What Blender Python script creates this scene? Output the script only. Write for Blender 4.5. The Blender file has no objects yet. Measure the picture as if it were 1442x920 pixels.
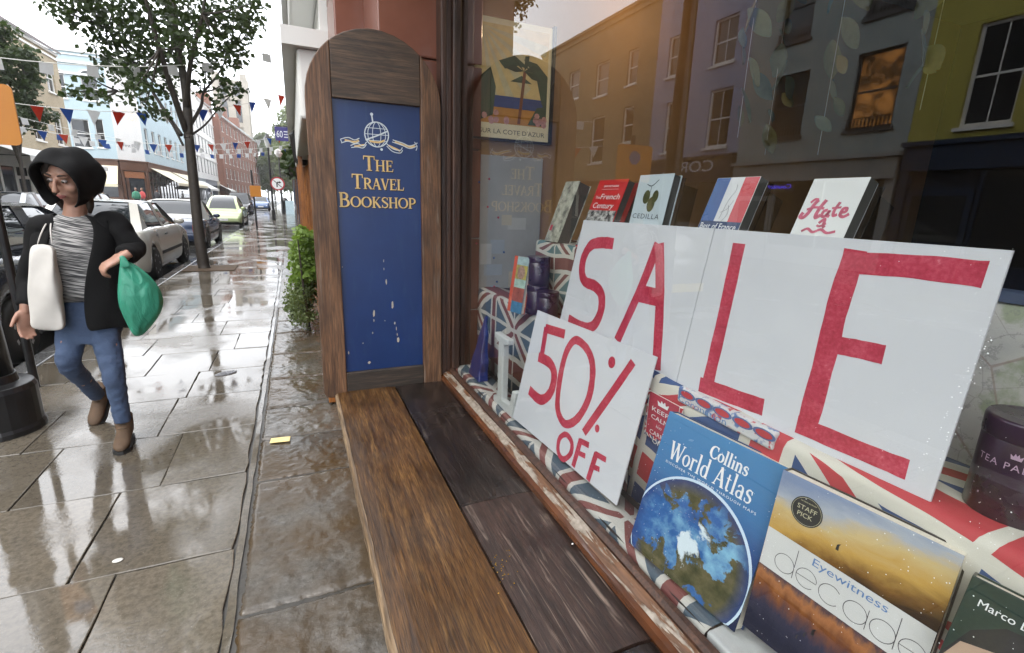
import bpy, bmesh, math, random
import numpy as np
from mathutils import Matrix, Vector
random.seed(11)
SC = bpy.context.scene
C = SC.collection
PI = math.pi
# ---------------------------------------------------------------- camera
PW, PH, FPX, CX, CY = 1442., 920., 685., 721., 460.
CAM_H = 1.45
def _cd(x, y):
    v = np.array([x - CX, -(y - CY), -FPX]); return v / np.linalg.norm(v)
_Y = _cd(412, 277)                       # vanishing point of the street
_X = _cd(2286, 340); _X = _X - _Y * (_X @ _Y); _X /= np.linalg.norm(_X)
_Z = np.cross(_X, _Y)
ROT = np.array([_X, _Y, _Z])
cam = bpy.data.objects.new('camera', bpy.data.cameras.new('camera'))
C.objects.link(cam)
cam.data.sensor_width = 36.0
cam.data.lens = FPX / PW * 36.0
cam.data.clip_start = 0.02
cam.data.clip_end = 3000
cam.matrix_world = Matrix([[*ROT[0], 0], [*ROT[1], 0], [*ROT[2], CAM_H], [0, 0, 0, 1]])
SC.camera = cam
# ---------------------------------------------------------------- sky, sun, exposure
SUN_EL, SUN_AZ = math.radians(52), math.radians(235)     # overcast; the brighter part of the sky lies behind the opposite roofs
w = bpy.data.worlds.new('World'); SC.world = w; w.use_nodes = True
nt = w.node_tree; nt.nodes.clear()
sky = nt.nodes.new('ShaderNodeTexSky'); sky.sky_type = 'NISHITA'; sky.sun_disc = False
sky.sun_elevation = SUN_EL; sky.sun_rotation = SUN_AZ; sky.dust_density = 4
bg1 = nt.nodes.new('ShaderNodeBackground'); bg1.inputs[1].default_value = 0.08
nt.links.new(sky.outputs[0], bg1.inputs[0])
tc = nt.nodes.new('ShaderNodeTexCoord')
cl = nt.nodes.new('ShaderNodeTexNoise'); cl.inputs['Scale'].default_value = 2.2; cl.inputs['Detail'].default_value = 5
nt.links.new(tc.outputs['Generated'], cl.inputs['Vector'])
cr = nt.nodes.new('ShaderNodeValToRGB')
cr.color_ramp.elements[0].position = .3; cr.color_ramp.elements[0].color = (.70, .74, .80, 1)
cr.color_ramp.elements[1].position = .7; cr.color_ramp.elements[1].color = (.95, .96, .98, 1)
nt.links.new(cl.outputs['Fac'], cr.inputs[0])
bg2 = nt.nodes.new('ShaderNodeBackground'); bg2.inputs[1].default_value = 1.3
nt.links.new(cr.outputs[0], bg2.inputs[0])
mx = nt.nodes.new('ShaderNodeMixShader'); mx.inputs[0].default_value = .88
nt.links.new(bg1.outputs[0], mx.inputs[1]); nt.links.new(bg2.outputs[0], mx.inputs[2])
wo = nt.nodes.new('ShaderNodeOutputWorld'); nt.links.new(mx.outputs[0], wo.inputs[0])
sd = bpy.data.lights.new('sun', 'SUN'); sd.energy = 0.6; sd.angle = math.radians(40); sd.color = (1, .97, .92)
so = bpy.data.objects.new('sun', sd); C.objects.link(so)
_sv = Vector((math.sin(SUN_AZ) * math.cos(SUN_EL), math.cos(SUN_AZ) * math.cos(SUN_EL), math.sin(SUN_EL)))
so.rotation_euler = _sv.to_track_quat('Z', 'Y').to_euler()
so.location = (0, 0, 30)
SC.view_settings.view_transform = 'Standard'; SC.view_settings.look = 'None'
SC.view_settings.gamma = 1; SC.view_settings.use_curve_mapping = False
SC.view_settings.exposure = 1.82
SC.render.engine = 'CYCLES'
SC.cycles.max_bounces = 7; SC.cycles.transparent_max_bounces = 24
SC.cycles.sample_clamp_indirect = 6
SC.cycles.caustics_reflective = False; SC.cycles.caustics_refractive = False
SC.cycles.use_denoising = True
# ---------------------------------------------------------------- pixel -> direction -> point on a known plane
EYE = np.array([0, 0, CAM_H])
def ray(x, y): return ROT @ _cd(x, y)
def gz(x, y, z=0.):                       # where the sight line meets the level z
    r = ray(x, y); return Vector(EYE + r * ((z - CAM_H) / r[2]))
def gx(x, y, X):                          # ... the wall plane X
    r = ray(x, y); return Vector(EYE + r * (X / r[0]))
def gy(x, y, Y):
    r = ray(x, y); return Vector(EYE + r * (Y / r[1]))
XG = 0.755                                # outer face of the shop glass
XF = -12.0                                # facades on the other side of the street
def gm(x, y, X=XF):                       # seen mirrored in the shop glass, standing on the plane X
    p = gx(x, y, 2 * XG - X); return Vector((2 * XG - p.x, p.y, p.z))
# ---------------------------------------------------------------- objects
def tag(o, label=None, cat=None, group=None, kind=None):
    if label: o['label'] = label
    if cat: o['category'] = cat
    if group: o['group'] = group
    if kind: o['kind'] = kind
    return o
def thing(name, label, cat, loc=(0, 0, 0), rz=0, group=None):
    o = bpy.data.objects.new(name, None); C.objects.link(o)
    o.location = loc; o.rotation_euler = (0, 0, rz); o.empty_display_size = .1
    return tag(o, label, cat, group)
def obj_from(name, me, parent=None):
    o = bpy.data.objects.new(name, me); C.objects.link(o)
    if parent: o.parent = parent
    return o
def copy_tree(o, parent=None):
    c = o.copy(); C.objects.link(c); c.parent = parent
    for ch in list(o.children): copy_tree(ch, c)
    return c
class MB:
    def __init__(s): s.v = []; s.f = []
    def add(s, vs, fs):
        b = len(s.v); s.v += [tuple(p) for p in vs]; s.f += [tuple(i + b for i in f) for f in fs]; return s
    def box(s, a, b):
        x0, y0, z0 = a; x1, y1, z1 = b
        return s.add([(x0,y0,z0),(x1,y0,z0),(x1,y1,z0),(x0,y1,z0),(x0,y0,z1),(x1,y0,z1),(x1,y1,z1),(x0,y1,z1)],
                     [(0,3,2,1),(4,5,6,7),(0,1,5,4),(1,2,6,5),(2,3,7,6),(3,0,4,7)])
    def prism(s, pts, off):                # planar outline (3D points) swept along off
        off = Vector(off); n = len(pts); P = [Vector(p) for p in pts]
        return s.add(P + [p + off for p in P], [tuple(range(n))[::-1], tuple(range(n, 2*n))] +
                     [(i, (i+1) % n, n + (i+1) % n, n + i) for i in range(n)])
    def poly(s, pts): return s.add(pts, [tuple(range(len(pts)))])
    def loft(s, rings, cap=True, closed=False):
        n = len(rings[0]); b = len(s.v)
        for r in rings: s.v += [tuple(p) for p in r]
        m = len(rings)
        for i in range(m if closed else m - 1):
            for j in range(n):
                s.f.append((b + i*n + j, b + i*n + (j+1) % n, b + ((i+1) % m)*n + (j+1) % n, b + ((i+1) % m)*n + j))
        if cap and not closed:
            s.f.append(tuple(b + j for j in range(n))[::-1]); s.f.append(tuple(b + (m-1)*n + j for j in range(n)))
        return s
    def tube(s, path, rad, n=8, flat=None, cap=True):   # flat = (direction, factor) squeezes the section
        P = [Vector(p) for p in path]; R = rad if isinstance(rad, (list, tuple)) else [rad] * len(P)
        rings = []; up = None
        for i, p in enumerate(P):
            t = (P[min(i+1, len(P)-1)] - P[max(i-1, 0)]).normalized()
            if up is None:
                up = Vector((0, 0, 1)) if abs(t.z) < .9 else Vector((0, 1, 0))
            a = t.cross(up).normalized(); b = a.cross(t).normalized(); up = b
            rr = R[i] if isinstance(R[i], (list, tuple)) else (R[i], R[i])
            rings.append([p + a * math.cos(2*PI*k/n) * rr[0] + b * math.sin(2*PI*k/n) * rr[1] for k in range(n)])
        return s.loft(rings, cap)
    def ellrings(s, secs, n=16, cap=True):     # secs: (centre, rx, ry) in level planes
        return s.loft([[(c[0] + rx*math.cos(2*PI*k/n), c[1] + ry*math.sin(2*PI*k/n), c[2]) for k in range(n)] for c, rx, ry in secs], cap)
    def lathe(s, prof, n=20, o=(0, 0, 0), cap=True):
        return s.ellrings([((o[0], o[1], o[2] + z), r, r) for r, z in prof], n, cap)
    def ball(s, c, r, n=12, m=8):
        rx, ry, rz = r if isinstance(r, (list, tuple)) else (r, r, r)
        secs = []
        for i in range(m + 1):
            a = -PI/2 + PI * i / m; k = max(math.cos(a), .02)
            secs.append(((c[0], c[1], c[2] + rz * math.sin(a)), rx * k, ry * k))
        return s.ellrings(secs, n)
    def ribbon(s, pts, wd, z=0., closed=False, thick=0.):     # flat brush stroke in local xy
        P = [Vector((p[0], p[1])) for p in pts]; n = len(P)
        W = wd if isinstance(wd, (list, tuple)) else [wd] * n
        L = []; Rr = []
        for i in range(n):
            if closed: a, b = P[i-1], P[(i+1) % n]
            else: a, b = P[max(i-1, 0)], P[min(i+1, n-1)]
            t = (b - a); t = t.normalized() if t.length > 1e-9 else Vector((1, 0))
            nn = Vector((-t.y, t.x)); sc = 1.
            if (closed or 0 < i < n-1):
                t1 = (P[i] - P[i-1]).normalized(); c = abs(t1.dot(t)); sc = 1 / max(c, .6)
            L.append(P[i] + nn * W[i] * .5 * sc); Rr.append(P[i] - nn * W[i] * .5 * sc)
        b = len(s.v); s.v += [(p.x, p.y, z) for p in L] + [(p.x, p.y, z) for p in Rr]
        for i in range(n if closed else n - 1):
            j = (i + 1) % n; s.f.append((b + i, b + n + i, b + n + j, b + j))
        return s
    def disc(s, c, r, z=0., n=20, r2=None):
        r2 = r if r2 is None else r2
        return s.poly([(c[0] + r*math.cos(2*PI*k/n), c[1] + r2*math.sin(2*PI*k/n), z) for k in range(n)])
    def mesh(s, name, mat, smooth=False):
        me = bpy.data.meshes.new(name); me.from_pydata(s.v, [], s.f)
        if mat: me.materials.append(mat)
        if smooth: me.polygons.foreach_set('use_smooth', [True] * len(me.polygons))
        me.update(); return me
    def build(s, name, mat, parent=None, smooth=False, bevel=0., seg=2, norm=False):
        me = s.mesh(name, mat, smooth)
        if norm:
            bm = bmesh.new(); bm.from_mesh(me); bmesh.ops.remove_doubles(bm, verts=bm.verts, dist=1e-5)
            bmesh.ops.recalc_face_normals(bm, faces=bm.faces); bm.to_mesh(me); bm.free()
        o = obj_from(name, me, parent)
        if bevel:
            m = o.modifiers.new('bevel', 'BEVEL'); m.width = bevel; m.segments = seg; m.limit_method = 'ANGLE'; m.angle_limit = .6
        return o
class Sheet:
    """A flat thing standing in the scene: local x along it, y up it, z out of its face towards the street."""
    def __init__(s, o, xdir, ydir):
        s.o = Vector(o); s.x = Vector(xdir).normalized(); yd = Vector(ydir)
        s.y = (yd - s.x * yd.dot(s.x)).normalized(); s.z = s.x.cross(s.y)
        s.M = Matrix(((s.x.x, s.y.x, s.z.x, s.o.x), (s.x.y, s.y.y, s.z.y, s.o.y), (s.x.z, s.y.z, s.z.z, s.o.z), (0, 0, 0, 1)))
    def px(s, x, y, mirror=False):
        r = Vector(ray(x, y)); e = Vector(EYE)
        if mirror: r.x = -r.x; e = Vector((2*XG, 0, CAM_H))
        t = (s.o - e).dot(s.z) / r.dot(s.z); d = e + r * t - s.o
        return (d.dot(s.x), d.dot(s.y))
    def pts(s, l, mirror=False): return [s.px(*p, mirror) for p in l]
    def root(s, name, label, cat, group=None):
        o = thing(name, label, cat, group=group); o.matrix_world = s.M; return o
def arc(cx, cy, rx, ry, a0, a1, n=12):
    return [(cx + rx*math.cos(math.radians(a0 + (a1-a0)*i/n)), cy + ry*math.sin(math.radians(a0 + (a1-a0)*i/n))) for i in range(n+1)]
def smooth_path(pts, k=4, closed=False):           # Catmull-Rom
    P = [Vector(p) for p in pts]; n = len(P); out = []
    for i in range(n if closed else n - 1):
        p0 = P[i-1] if (closed or i) else P[0]; p1 = P[i]; p2 = P[(i+1) % n]; p3 = P[(i+2) % n] if (closed or i + 2 < n) else P[-1]
        for j in range(k):
            t = j / k
            out.append(.5 * (2*p1 + (p2-p0)*t + (2*p0-5*p1+4*p2-p3)*t*t + (3*p1-p0-3*p2+p3)*t**3))
    if not closed: out.append(P[-1])
    return [tuple(p) for p in out]
# ---------------------------------------------------------------- lettering
_tc = {}
def text_shape(body, spacing=1.0):
    k = (body, spacing)
    if k not in _tc:
        cu = bpy.data.curves.new('t', 'FONT'); cu.body = body; cu.size = 1; cu.space_character = spacing; cu.resolution_u = 3
        o = bpy.data.objects.new('t', cu); C.objects.link(o)
        dg = bpy.context.evaluated_depsgraph_get(); me = o.evaluated_get(dg).to_mesh()
        vs = [tuple(v.co) for v in me.vertices]; fs = [tuple(p.vertices) for p in me.polygons]
        bpy.data.objects.remove(o); bpy.data.curves.remove(cu); _tc[k] = (vs, fs)
    return _tc[k]
def sans(mb, body, x, y, h, wd=None, z=0., ang=0., shear=0., align='l', spacing=1.0, flip=False):
    """h = capital height, wd = total width if given; placed with its baseline start (or centre) at x, y"""
    vs, fs = text_shape(body, spacing); xs = [v[0] for v in vs]
    x0, x1 = min(xs), max(xs); sy = h / .73; sx = (wd / (x1 - x0)) if wd else sy
    off = 0 if align == 'l' else -(x1 - x0) * sx / 2
    ca, sa = math.cos(ang), math.sin(ang); out = []
    for v in vs:
        a = (v[0] - x0) * sx + off; b = v[1] * sy; a += b * shear
        out.append((x + a*ca - b*sa, y + a*sa + b*ca, z))
    mb.add(out, [f[::-1] for f in fs] if flip else fs); return mb
def _sf(x, y, w=.15): return ([(x - w, y), (x + w, y)], .05)       # a serif
TH, TN = .15, .065
GL = {
 'T': (.74, [([(.37,0),(.37,1)],TH), ([(.03,.965),(.71,.965)],.07), ([(.05,1),(.04,.74)],.05), ([(.69,1),(.70,.74)],.05), _sf(.37,.025,.17)]),
 'H': (.84, [([(.17,0),(.17,1)],TH), ([(.67,0),(.67,1)],TH), ([(.17,.5),(.67,.5)],TN)] + [_sf(a,b) for a in (.17,.67) for b in (.025,.975)]),
 'E': (.66, [([(.17,0),(.17,1)],TH), ([(.05,.97),(.58,.97)],TN), ([(.17,.52),(.46,.52)],TN), ([(.05,.03),(.61,.03)],TN), ([(.56,1),(.58,.76)],.05), ([(.59,0),(.63,.26)],.05), ([(.46,.64),(.46,.4)],.05)]),
 'R': (.76, [([(.17,0),(.17,1)],TH), ([(.05,.97),(.34,.97)]+arc(.34,.74,.24,.23,90,-90,10)+[(.17,.51)],[.07]*2+[.07,.08,.1,.13,.15,.15,.15,.13,.1,.08,.07]+[.07]), ([(.36,.5),(.66,.03)],TH), _sf(.17,.025), ([(.6,.025),(.76,.025)],.05)]),
 'A': (.78, [([(.1,0),(.38,1)],TN), ([(.37,1),(.66,0)],TH), ([(.19,.34),(.56,.34)],TN), _sf(.1,.025,.11), _sf(.66,.025,.13)]),
 'V': (.74, [([(.1,1),(.37,0)],TH), ([(.36,0),(.64,1)],TN), _sf(.1,.975,.13), _sf(.64,.975,.1)]),
 'L': (.64, [([(.17,0),(.17,1)],TH), ([(.05,.03),(.6,.03)],TN), ([(.58,0),(.62,.28)],.05), _sf(.17,.975)]),
 'B': (.72, [([(.17,0),(.17,1)],TH), ([(.05,.97),(.34,.97)]+arc(.34,.75,.2,.22,90,-90,10)+[(.17,.53)],[.07]*3+[.08,.1,.13,.14,.14,.14,.12,.09,.07,.07]+[.07]), ([(.17,.53),(.36,.53)]+arc(.36,.28,.25,.25,90,-90,10)+[(.05,.03)],[.07]*3+[.08,.1,.13,.15,.15,.15,.13,.1,.08,.07]+[.07])]),
 'O': (.9, [(arc(.45,.5,.36,.46,0,345,24),[.06+.1*abs(math.cos(math.radians(345*i/24)))**1.5 for i in range(25)],True)]),
 'K': (.8, [([(.17,0),(.17,1)],TH), ([(.2,.42),(.62,.97)],TN), ([(.3,.56),(.68,.02)],TH), _sf(.17,.025), _sf(.17,.975), _sf(.62,.975,.11), _sf(.68,.025,.11)]),
 'S': (.62, [(smooth_path([(.52,.76),(.5,.9),(.32,.97),(.14,.88),(.11,.73),(.22,.59),(.4,.46),(.53,.33),(.5,.13),(.31,.03),(.13,.1),(.09,.27)],3),[.05]*6+[.09]*6+[.15]*10+[.1]*6+[.06]*6), ([(.53,.98),(.53,.72)],.045), ([(.085,.28),(.085,.02)],.045)]),
 'P': (.68, [([(.17,0),(.17,1)],TH), ([(.05,.97),(.34,.97)]+arc(.34,.71,.26,.26,90,-90,10)+[(.17,.45)],[.07]*3+[.08,.1,.13,.15,.15,.15,.13,.1,.08,.07]+[.07]), _sf(.17,.025)]),
 'C': (.76, [(arc(.44,.5,.36,.47,48,312,20),[.06+.1*abs(math.cos(math.radians(48+264*i/20)))**1.5 for i in range(21)]), ([(.68,.98),(.68,.68)],.05), ([(.69,.24),(.66,.1)],.05)]),
 'W': (1.1, [([(.1,1),(.33,0)],TH), ([(.33,0),(.55,1)],TN), ([(.53,1),(.78,0)],TH), ([(.78,0),(1.02,1)],TN), _sf(.1,.975,.12), _sf(.54,.975,.12), _sf(1.02,.975,.1)]),
 'o': (.6, [(arc(.3,.33,.22,.3,0,345,20),[.05+.08*abs(math.cos(math.radians(345*i/20)))**1.5 for i in range(21)],True)]),
 'l': (.34, [([(.17,0),(.17,1.05)],.12), _sf(.17,.02,.13), ([(.05,1.03),(.17,1.03)],.05)]),
 'i': (.34, [([(.17,0),(.17,.65)],.12), _sf(.17,.02,.13), ([(.05,.63),(.17,.63)],.05), ([(.11,.9),(.23,.9)],.12)]),
 'n': (.68, [([(.16,0),(.16,.65)],.12), ([(.16,.5)]+arc(.33,.45,.17,.19,150,0,8)+[(.5,0)],[.05,.05,.06,.07,.08,.09,.1,.11,.12,.12,.12]), _sf(.16,.02,.12), _sf(.5,.02,.12), ([(.04,.63),(.16,.63)],.05)]),
 's': (.48, [(smooth_path([(.4,.5),(.36,.61),(.23,.64),(.11,.56),(.13,.42),(.26,.35),(.38,.25),(.38,.1),(.25,.02),(.11,.06),(.07,.18)],3),[.05]*5+[.08]*5+[.12]*10+[.08]*5+[.05]*6), ([(.4,.64),(.41,.46)],.04), ([(.07,.02),(.06,.2)],.04)]),
 'r': (.48, [([(.16,0),(.16,.65)],.12), (smooth_path([(.17,.42),(.24,.57),(.36,.63),(.44,.55)],3),[.05]*4+[.07]*3+[.12]*3), _sf(.16,.02,.13), ([(.04,.63),(.16,.63)],.05)]),
 'd': (.64, [(arc(.28,.32,.2,.3,0,345,18),[.05+.08*abs(math.cos(math.radians(345*i/18)))**1.5 for i in range(19)],True), ([(.48,0),(.48,1.05)],.12), ([(.38,1.03),(.48,1.03)],.05), ([(.48,.02),(.6,.02)],.05)]),
 't': (.42, [([(.18,.85),(.18,.12),(.24,.03),(.36,.06)],[.08,.12,.1,.05]), ([(.04,.62),(.36,.62)],.05)]),
 'a': (.58, [([(.1,.5),(.14,.6),(.26,.64),(.38,.58),(.41,.45),(.41,0)],[.09,.07,.06,.09,.12,.12]), (arc(.25,.19,.16,.17,0,345,14),[.05+.06*abs(math.cos(math.radians(345*i/14))) for i in range(15)],True), ([(.41,.02),(.53,.02)],.05)]),
 ' ': (.36, []),
}
def serif(mb, body, x, y, h, z=0., small=None, ang=0., align='l', wscale=1., bold=1.):
    """capitals of height h; with small, letters after the first of a word are small capitals of that ratio"""
    adv = []; first = True
    for ch in body:
        s = h if (not small or first) else h * small
        g = GL[ch.upper()] if small else GL[ch]
        adv.append((g, s)); first = ch == ' '
    tot = sum(g[0]*s*wscale for g, s in adv)
    cx = -tot/2 if align == 'c' else 0.; ca, sa = math.cos(ang), math.sin(ang); dz = 0
    for g, s in adv:
        for st in g[1]:
            pts = [((cx + p[0]*s*wscale), p[1]*s) for p in st[0]]
            pts = [(x + a*ca - b*sa, y + a*sa + b*ca) for a, b in pts]
            wd = st[1]; wd = [q*s*bold for q in wd] if isinstance(wd, list) else wd*s*bold
            if isinstance(wd, list) and len(wd) != len(pts):
                wd = [wd[min(int(i*len(wd)/len(pts)), len(wd)-1)] for i in range(len(pts))]
            mb.ribbon(pts, wd, z + dz, closed=len(st) > 2); dz += 6e-6
        cx += g[0]*s*wscale
    return mb
# ---------------------------------------------------------------- materials
class NT:
    def __init__(s, name):
        s.m = bpy.data.materials.new(name); s.m.use_nodes = True; s.t = s.m.node_tree
        s.b = s.t.nodes['Principled BSDF']; s.out = s.t.nodes['Material Output']
    def n(s, typ, **kw):
        nd = s.t.nodes.new(typ)
        for k, v in kw.items(): setattr(nd, k, v)
        return nd
    def ln(s, a, b): s.t.links.new(a, b)
    def put(s, sock, v):
        if hasattr(v, 'is_output'): s.ln(v, sock)
        elif isinstance(v, (tuple, list)) and len(v) == 3 and sock.type == 'RGBA': sock.default_value = (*v, 1)
        else: sock.default_value = v
    def math(s, op, a, b=None, c=None, clamp=False):
        nd = s.n('ShaderNodeMath', operation=op, use_clamp=clamp); s.put(nd.inputs[0], a)
        if b is not None: s.put(nd.inputs[1], b)
        if c is not None: s.put(nd.inputs[2], c)
        return nd.outputs[0]
    def mix(s, f, a, b, mode='MIX'):
        nd = s.n('ShaderNodeMix', data_type='RGBA', blend_type=mode); s.put(nd.inputs[0], f); s.put(nd.inputs[6], a); s.put(nd.inputs[7], b)
        return nd.outputs[2]
    def fmix(s, f, a, b):
        nd = s.n('ShaderNodeMix', data_type='FLOAT'); s.put(nd.inputs[0], f); s.put(nd.inputs[2], a); s.put(nd.inputs[3], b); return nd.outputs[0]
    def pos(s, world=False):
        if world: return s.n('ShaderNodeNewGeometry').outputs['Position']
        return s.n('ShaderNodeTexCoord').outputs['Object']
    def mapv(s, v, sc=(1, 1, 1), loc=(0, 0, 0), rot=(0, 0, 0)):
        nd = s.n('ShaderNodeMapping'); s.ln(v, nd.inputs[0]); nd.inputs['Scale'].default_value = sc; nd.inputs['Location'].default_value = loc
        nd.inputs['Rotation'].default_value = rot; return nd.outputs[0]
    def noise(s, v, scale, det=4, rough=.55, dist=0., col=False):
        nd = s.n('ShaderNodeTexNoise'); s.ln(v, nd.inputs['Vector']); nd.inputs['Scale'].default_value = scale
        nd.inputs['Detail'].default_value = det; nd.inputs['Roughness'].default_value = rough; nd.inputs['Distortion'].default_value = dist
        return nd.outputs['Color' if col else 'Fac']
    def ramp(s, f, stops, mode='LINEAR'):
        nd = s.n('ShaderNodeValToRGB'); s.put(nd.inputs[0], f); e = nd.color_ramp.elements; nd.color_ramp.interpolation = mode
        while len(e) < len(stops): e.new(.5)
        for i, (p, c) in enumerate(stops):
            e[i].position = p; e[i].color = (*c, 1) if isinstance(c, (tuple, list)) else (c, c, c, 1)
        return nd.outputs[0]
    def bump(s, h, strength=.3, dist=.01, nrm=None):
        nd = s.n('ShaderNodeBump'); s.put(nd.inputs['Strength'], strength); nd.inputs['Distance'].default_value = dist; s.ln(h, nd.inputs['Height'])
        if nrm is not None: s.ln(nrm, nd.inputs['Normal'])
        s.ln(nd.outputs[0], s.b.inputs['Normal']); return nd.outputs[0]
    def set(s, **kw):
        names = dict(col='Base Color', rough='Roughness', metal='Metallic', spec='Specular IOR Level', ior='IOR', coat='Coat Weight', coatr='Coat Roughness', emit='Emission Color', es='Emission Strength', alpha='Alpha', trans='Transmission Weight', sss='Subsurface Weight')
        for k, v in kw.items(): s.put(s.b.inputs[names[k]], v)
        return s
    def xyz(s, v):
        nd = s.n('ShaderNodeSeparateXYZ'); s.ln(v, nd.inputs[0]); return nd.outputs
    def comb(s, x, y, z=0.):
        nd = s.n('ShaderNodeCombineXYZ'); s.put(nd.inputs[0], x); s.put(nd.inputs[1], y); s.put(nd.inputs[2], z); return nd.outputs[0]
_mc = {}
def plain(name, col, rough=.6, var=.12, scale=8., bump=0., bscale=40., metal=0., coat=0., spec=.5, world=False):
    """colour with fine uneven wear"""
    if name in _mc: return _mc[name]
    t = NT(name); v = t.pos(world); nz = t.noise(v, scale, 5)
    a = tuple(c * (1 - var) for c in col); b = tuple(min(c * (1 + var), 1) for c in col)
    t.set(col=t.ramp(nz, [(.3, a), (.7, b)]), rough=t.fmix(nz, max(rough - .08, .02), min(rough + .1, 1)), metal=metal, coat=coat, spec=spec)
    if bump: t.bump(t.noise(v, bscale, 4), bump, .004)
    _mc[name] = t.m; return t.m
def emis(name, col, st):
    t = NT(name); t.set(col=col, emit=col, es=st, rough=.5); return t.m
def wood_mat(name, dark, mid, light, axis='y', scale=1., wet=.25, bump=.3, patch=None, offs=0.):
    """weathered board, grain along axis; patch = colour of streaky places: wear, stains, painted wet highlights"""
    t = NT(name); v = t.pos()
    sc = {'x': (1.2, 26, 26), 'y': (26, 1.2, 26), 'z': (26, 26, 1.2)}[axis]
    info = t.n('ShaderNodeObjectInfo'); off = t.math('MULTIPLY', info.outputs['Random'], 37.)
    va = t.n('ShaderNodeVectorMath', operation='ADD'); t.ln(v, va.inputs[0]); t.ln(t.comb(off, off, off), va.inputs[1]); v = va.outputs[0]
    wv = t.mapv(v, tuple(c * scale for c in sc), (offs, offs, offs))
    g1 = t.noise(wv, 1.6, 6, .6, .8); g2 = t.noise(wv, 7., 5, .65, .2); big = t.noise(v, 2.1 * scale, 3)
    med = t.noise(t.mapv(v, tuple(1 if c < 5 else 4 for c in sc)), 2.2, 4, .6, 1.5)
    c1 = t.ramp(g1, [(.25, dark), (.48, mid), (.75, light)])
    c2 = t.mix(t.ramp(g2, [(.36, .85), (.58, 0.)]), c1, dark)
    c3 = t.mix(t.ramp(med, [(.36, .6), (.56, 0.)]), c2, tuple(c * .6 for c in dark))
    if patch:
        pm = t.math('MULTIPLY', t.ramp(t.noise(wv, .9, 5, .7, 1.), [(.55, 0.), (.66, 1.)]), t.ramp(big, [(.42, 0.), (.6, 1.)]))
        c3 = t.mix(pm, c3, patch)
    t.set(col=c3, rough=t.ramp(big, [(.3, wet), (.7, min(wet + .3, 1))]), spec=.5)
    t.bump(t.math('ADD', t.math('MULTIPLY', g2, .6), g1), bump, .004)
    return t.m
def jack_mat(name, fu, fv, u0=0., v0=0., cols=((.03,.07,.2),(.75,.74,.7),(.5,.03,.05)), mode='step', rough=.7, rot=0.):
    """union flags repeated over cloth; step: u along Y, v over tread and riser; xy: local sheet"""
    t = NT(name); v = t.pos(world=(mode == 'step')); x, y, z = t.xyz(v)
    wob = t.math('MULTIPLY', t.math('SUBTRACT', t.noise(v, 5., 2), .5), .03)
    if mode == 'step': u = y; vv = t.math('ADD', x, z)
    else: u = x; vv = y
    if rot:
        ca, sa = math.cos(rot), math.sin(rot)
        u, vv = t.math('ADD', t.math('MULTIPLY', u, ca), t.math('MULTIPLY', vv, sa)), t.math('SUBTRACT', t.math('MULTIPLY', vv, ca), t.math('MULTIPLY', u, sa))
    def cell(a, f, o):
        q = t.math('FRACT', t.math('ADD', t.math('MULTIPLY', t.math('ADD', a, wob), f), o))
        return t.math('ABSOLUTE', t.math('SUBTRACT', t.math('MULTIPLY', q, 2.), 1.))
    cu, cv = cell(u, fu, u0), cell(vv, fv, v0)
    lt = lambda a, b: t.math('LESS_THAN', a, b)
    dg = t.math('ABSOLUTE', t.math('SUBTRACT', cu, cv))
    B, Wh, R = cols
    c = t.mix(lt(dg, .26), B, Wh); c = t.mix(lt(dg, .09), c, R)
    c = t.mix(t.math('MAXIMUM', lt(cu, .19), lt(cv, .34)), c, Wh)
    c = t.mix(t.math('MAXIMUM', lt(cu, .11), lt(cv, .2)), c, R)
    c = t.mix(t.math('MAXIMUM', t.math('GREATER_THAN', cu, .97), t.math('GREATER_THAN', cv, .95)), c, Wh)
    wv = t.noise(v, 900., 2)
    t.set(col=t.mix(t.math('MULTIPLY', wv, .25), c, (.1, .1, .1)), rough=rough); t.bump(wv, .15, .001)
    return t.m
def stone_mat(name, cols, riven=False, seedz=0.):
    """wet paving: tan-grey stone under a water film with puddles"""
    t = NT(name); v = t.pos(world=True)
    info = t.n('ShaderNodeObjectInfo').outputs['Random']
    n1 = t.noise(v, 3.2, 5, .6); n2 = t.noise(v, 42., 4, .7); pud = t.noise(t.mapv(v, (1, 1.0, 1), (seedz, 0, 0)), 1.25, 4, .55, .4)
    base = t.ramp(t.math('ADD', t.math('MULTIPLY', n1, .6), t.math('MULTIPLY', info, .45)), [(.2, cols[0]), (.5, cols[1]), (.85, cols[2])])
    base = t.mix(t.ramp(n2, [(.35, .55), (.6, 0.)]), base, tuple(c * .5 for c in cols[0]))
    spots = t.noise(v, 160., 2, .5); base = t.mix(t.ramp(spots, [(.68, 0.), (.76, .5)]), base, (.3, .28, .24))
    if riven:
        ch = t.noise(t.mapv(v, (1, 1, 1), (4, 2, 0), (0, 0, .6)), 4.2, 7, .66, .45); ch2 = t.noise(v, 30., 5, .65, .3)
        base = t.mix(t.ramp(t.noise(v, 2.1, 4), [(.4, .85), (.6, .1)]), base, cols[3])
        film = t.ramp(ch, [(.35, .12), (.55, .2), (.75, .32)])
        t.set(col=base, rough=film, ior=1.5)
        t.bump(t.math('ADD', t.math('MULTIPLY', ch, .5), t.math('MULTIPLY', ch2, .5)), .38, .012)
    else:
        film = t.ramp(pud, [(.36, .3), (.46, .13), (.54, .035)])
        wetb = t.ramp(pud, [(.36, 1.), (.56, .07)])
        t.set(col=base, rough=film, ior=1.75)
        h = t.math('ADD', t.math('MULTIPLY', n2, .6), t.math('MULTIPLY', t.noise(v, 9., 4), .6))
        t.bump(h, t.math('MULTIPLY', wetb, .22), .01)
    return t.m
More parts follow.
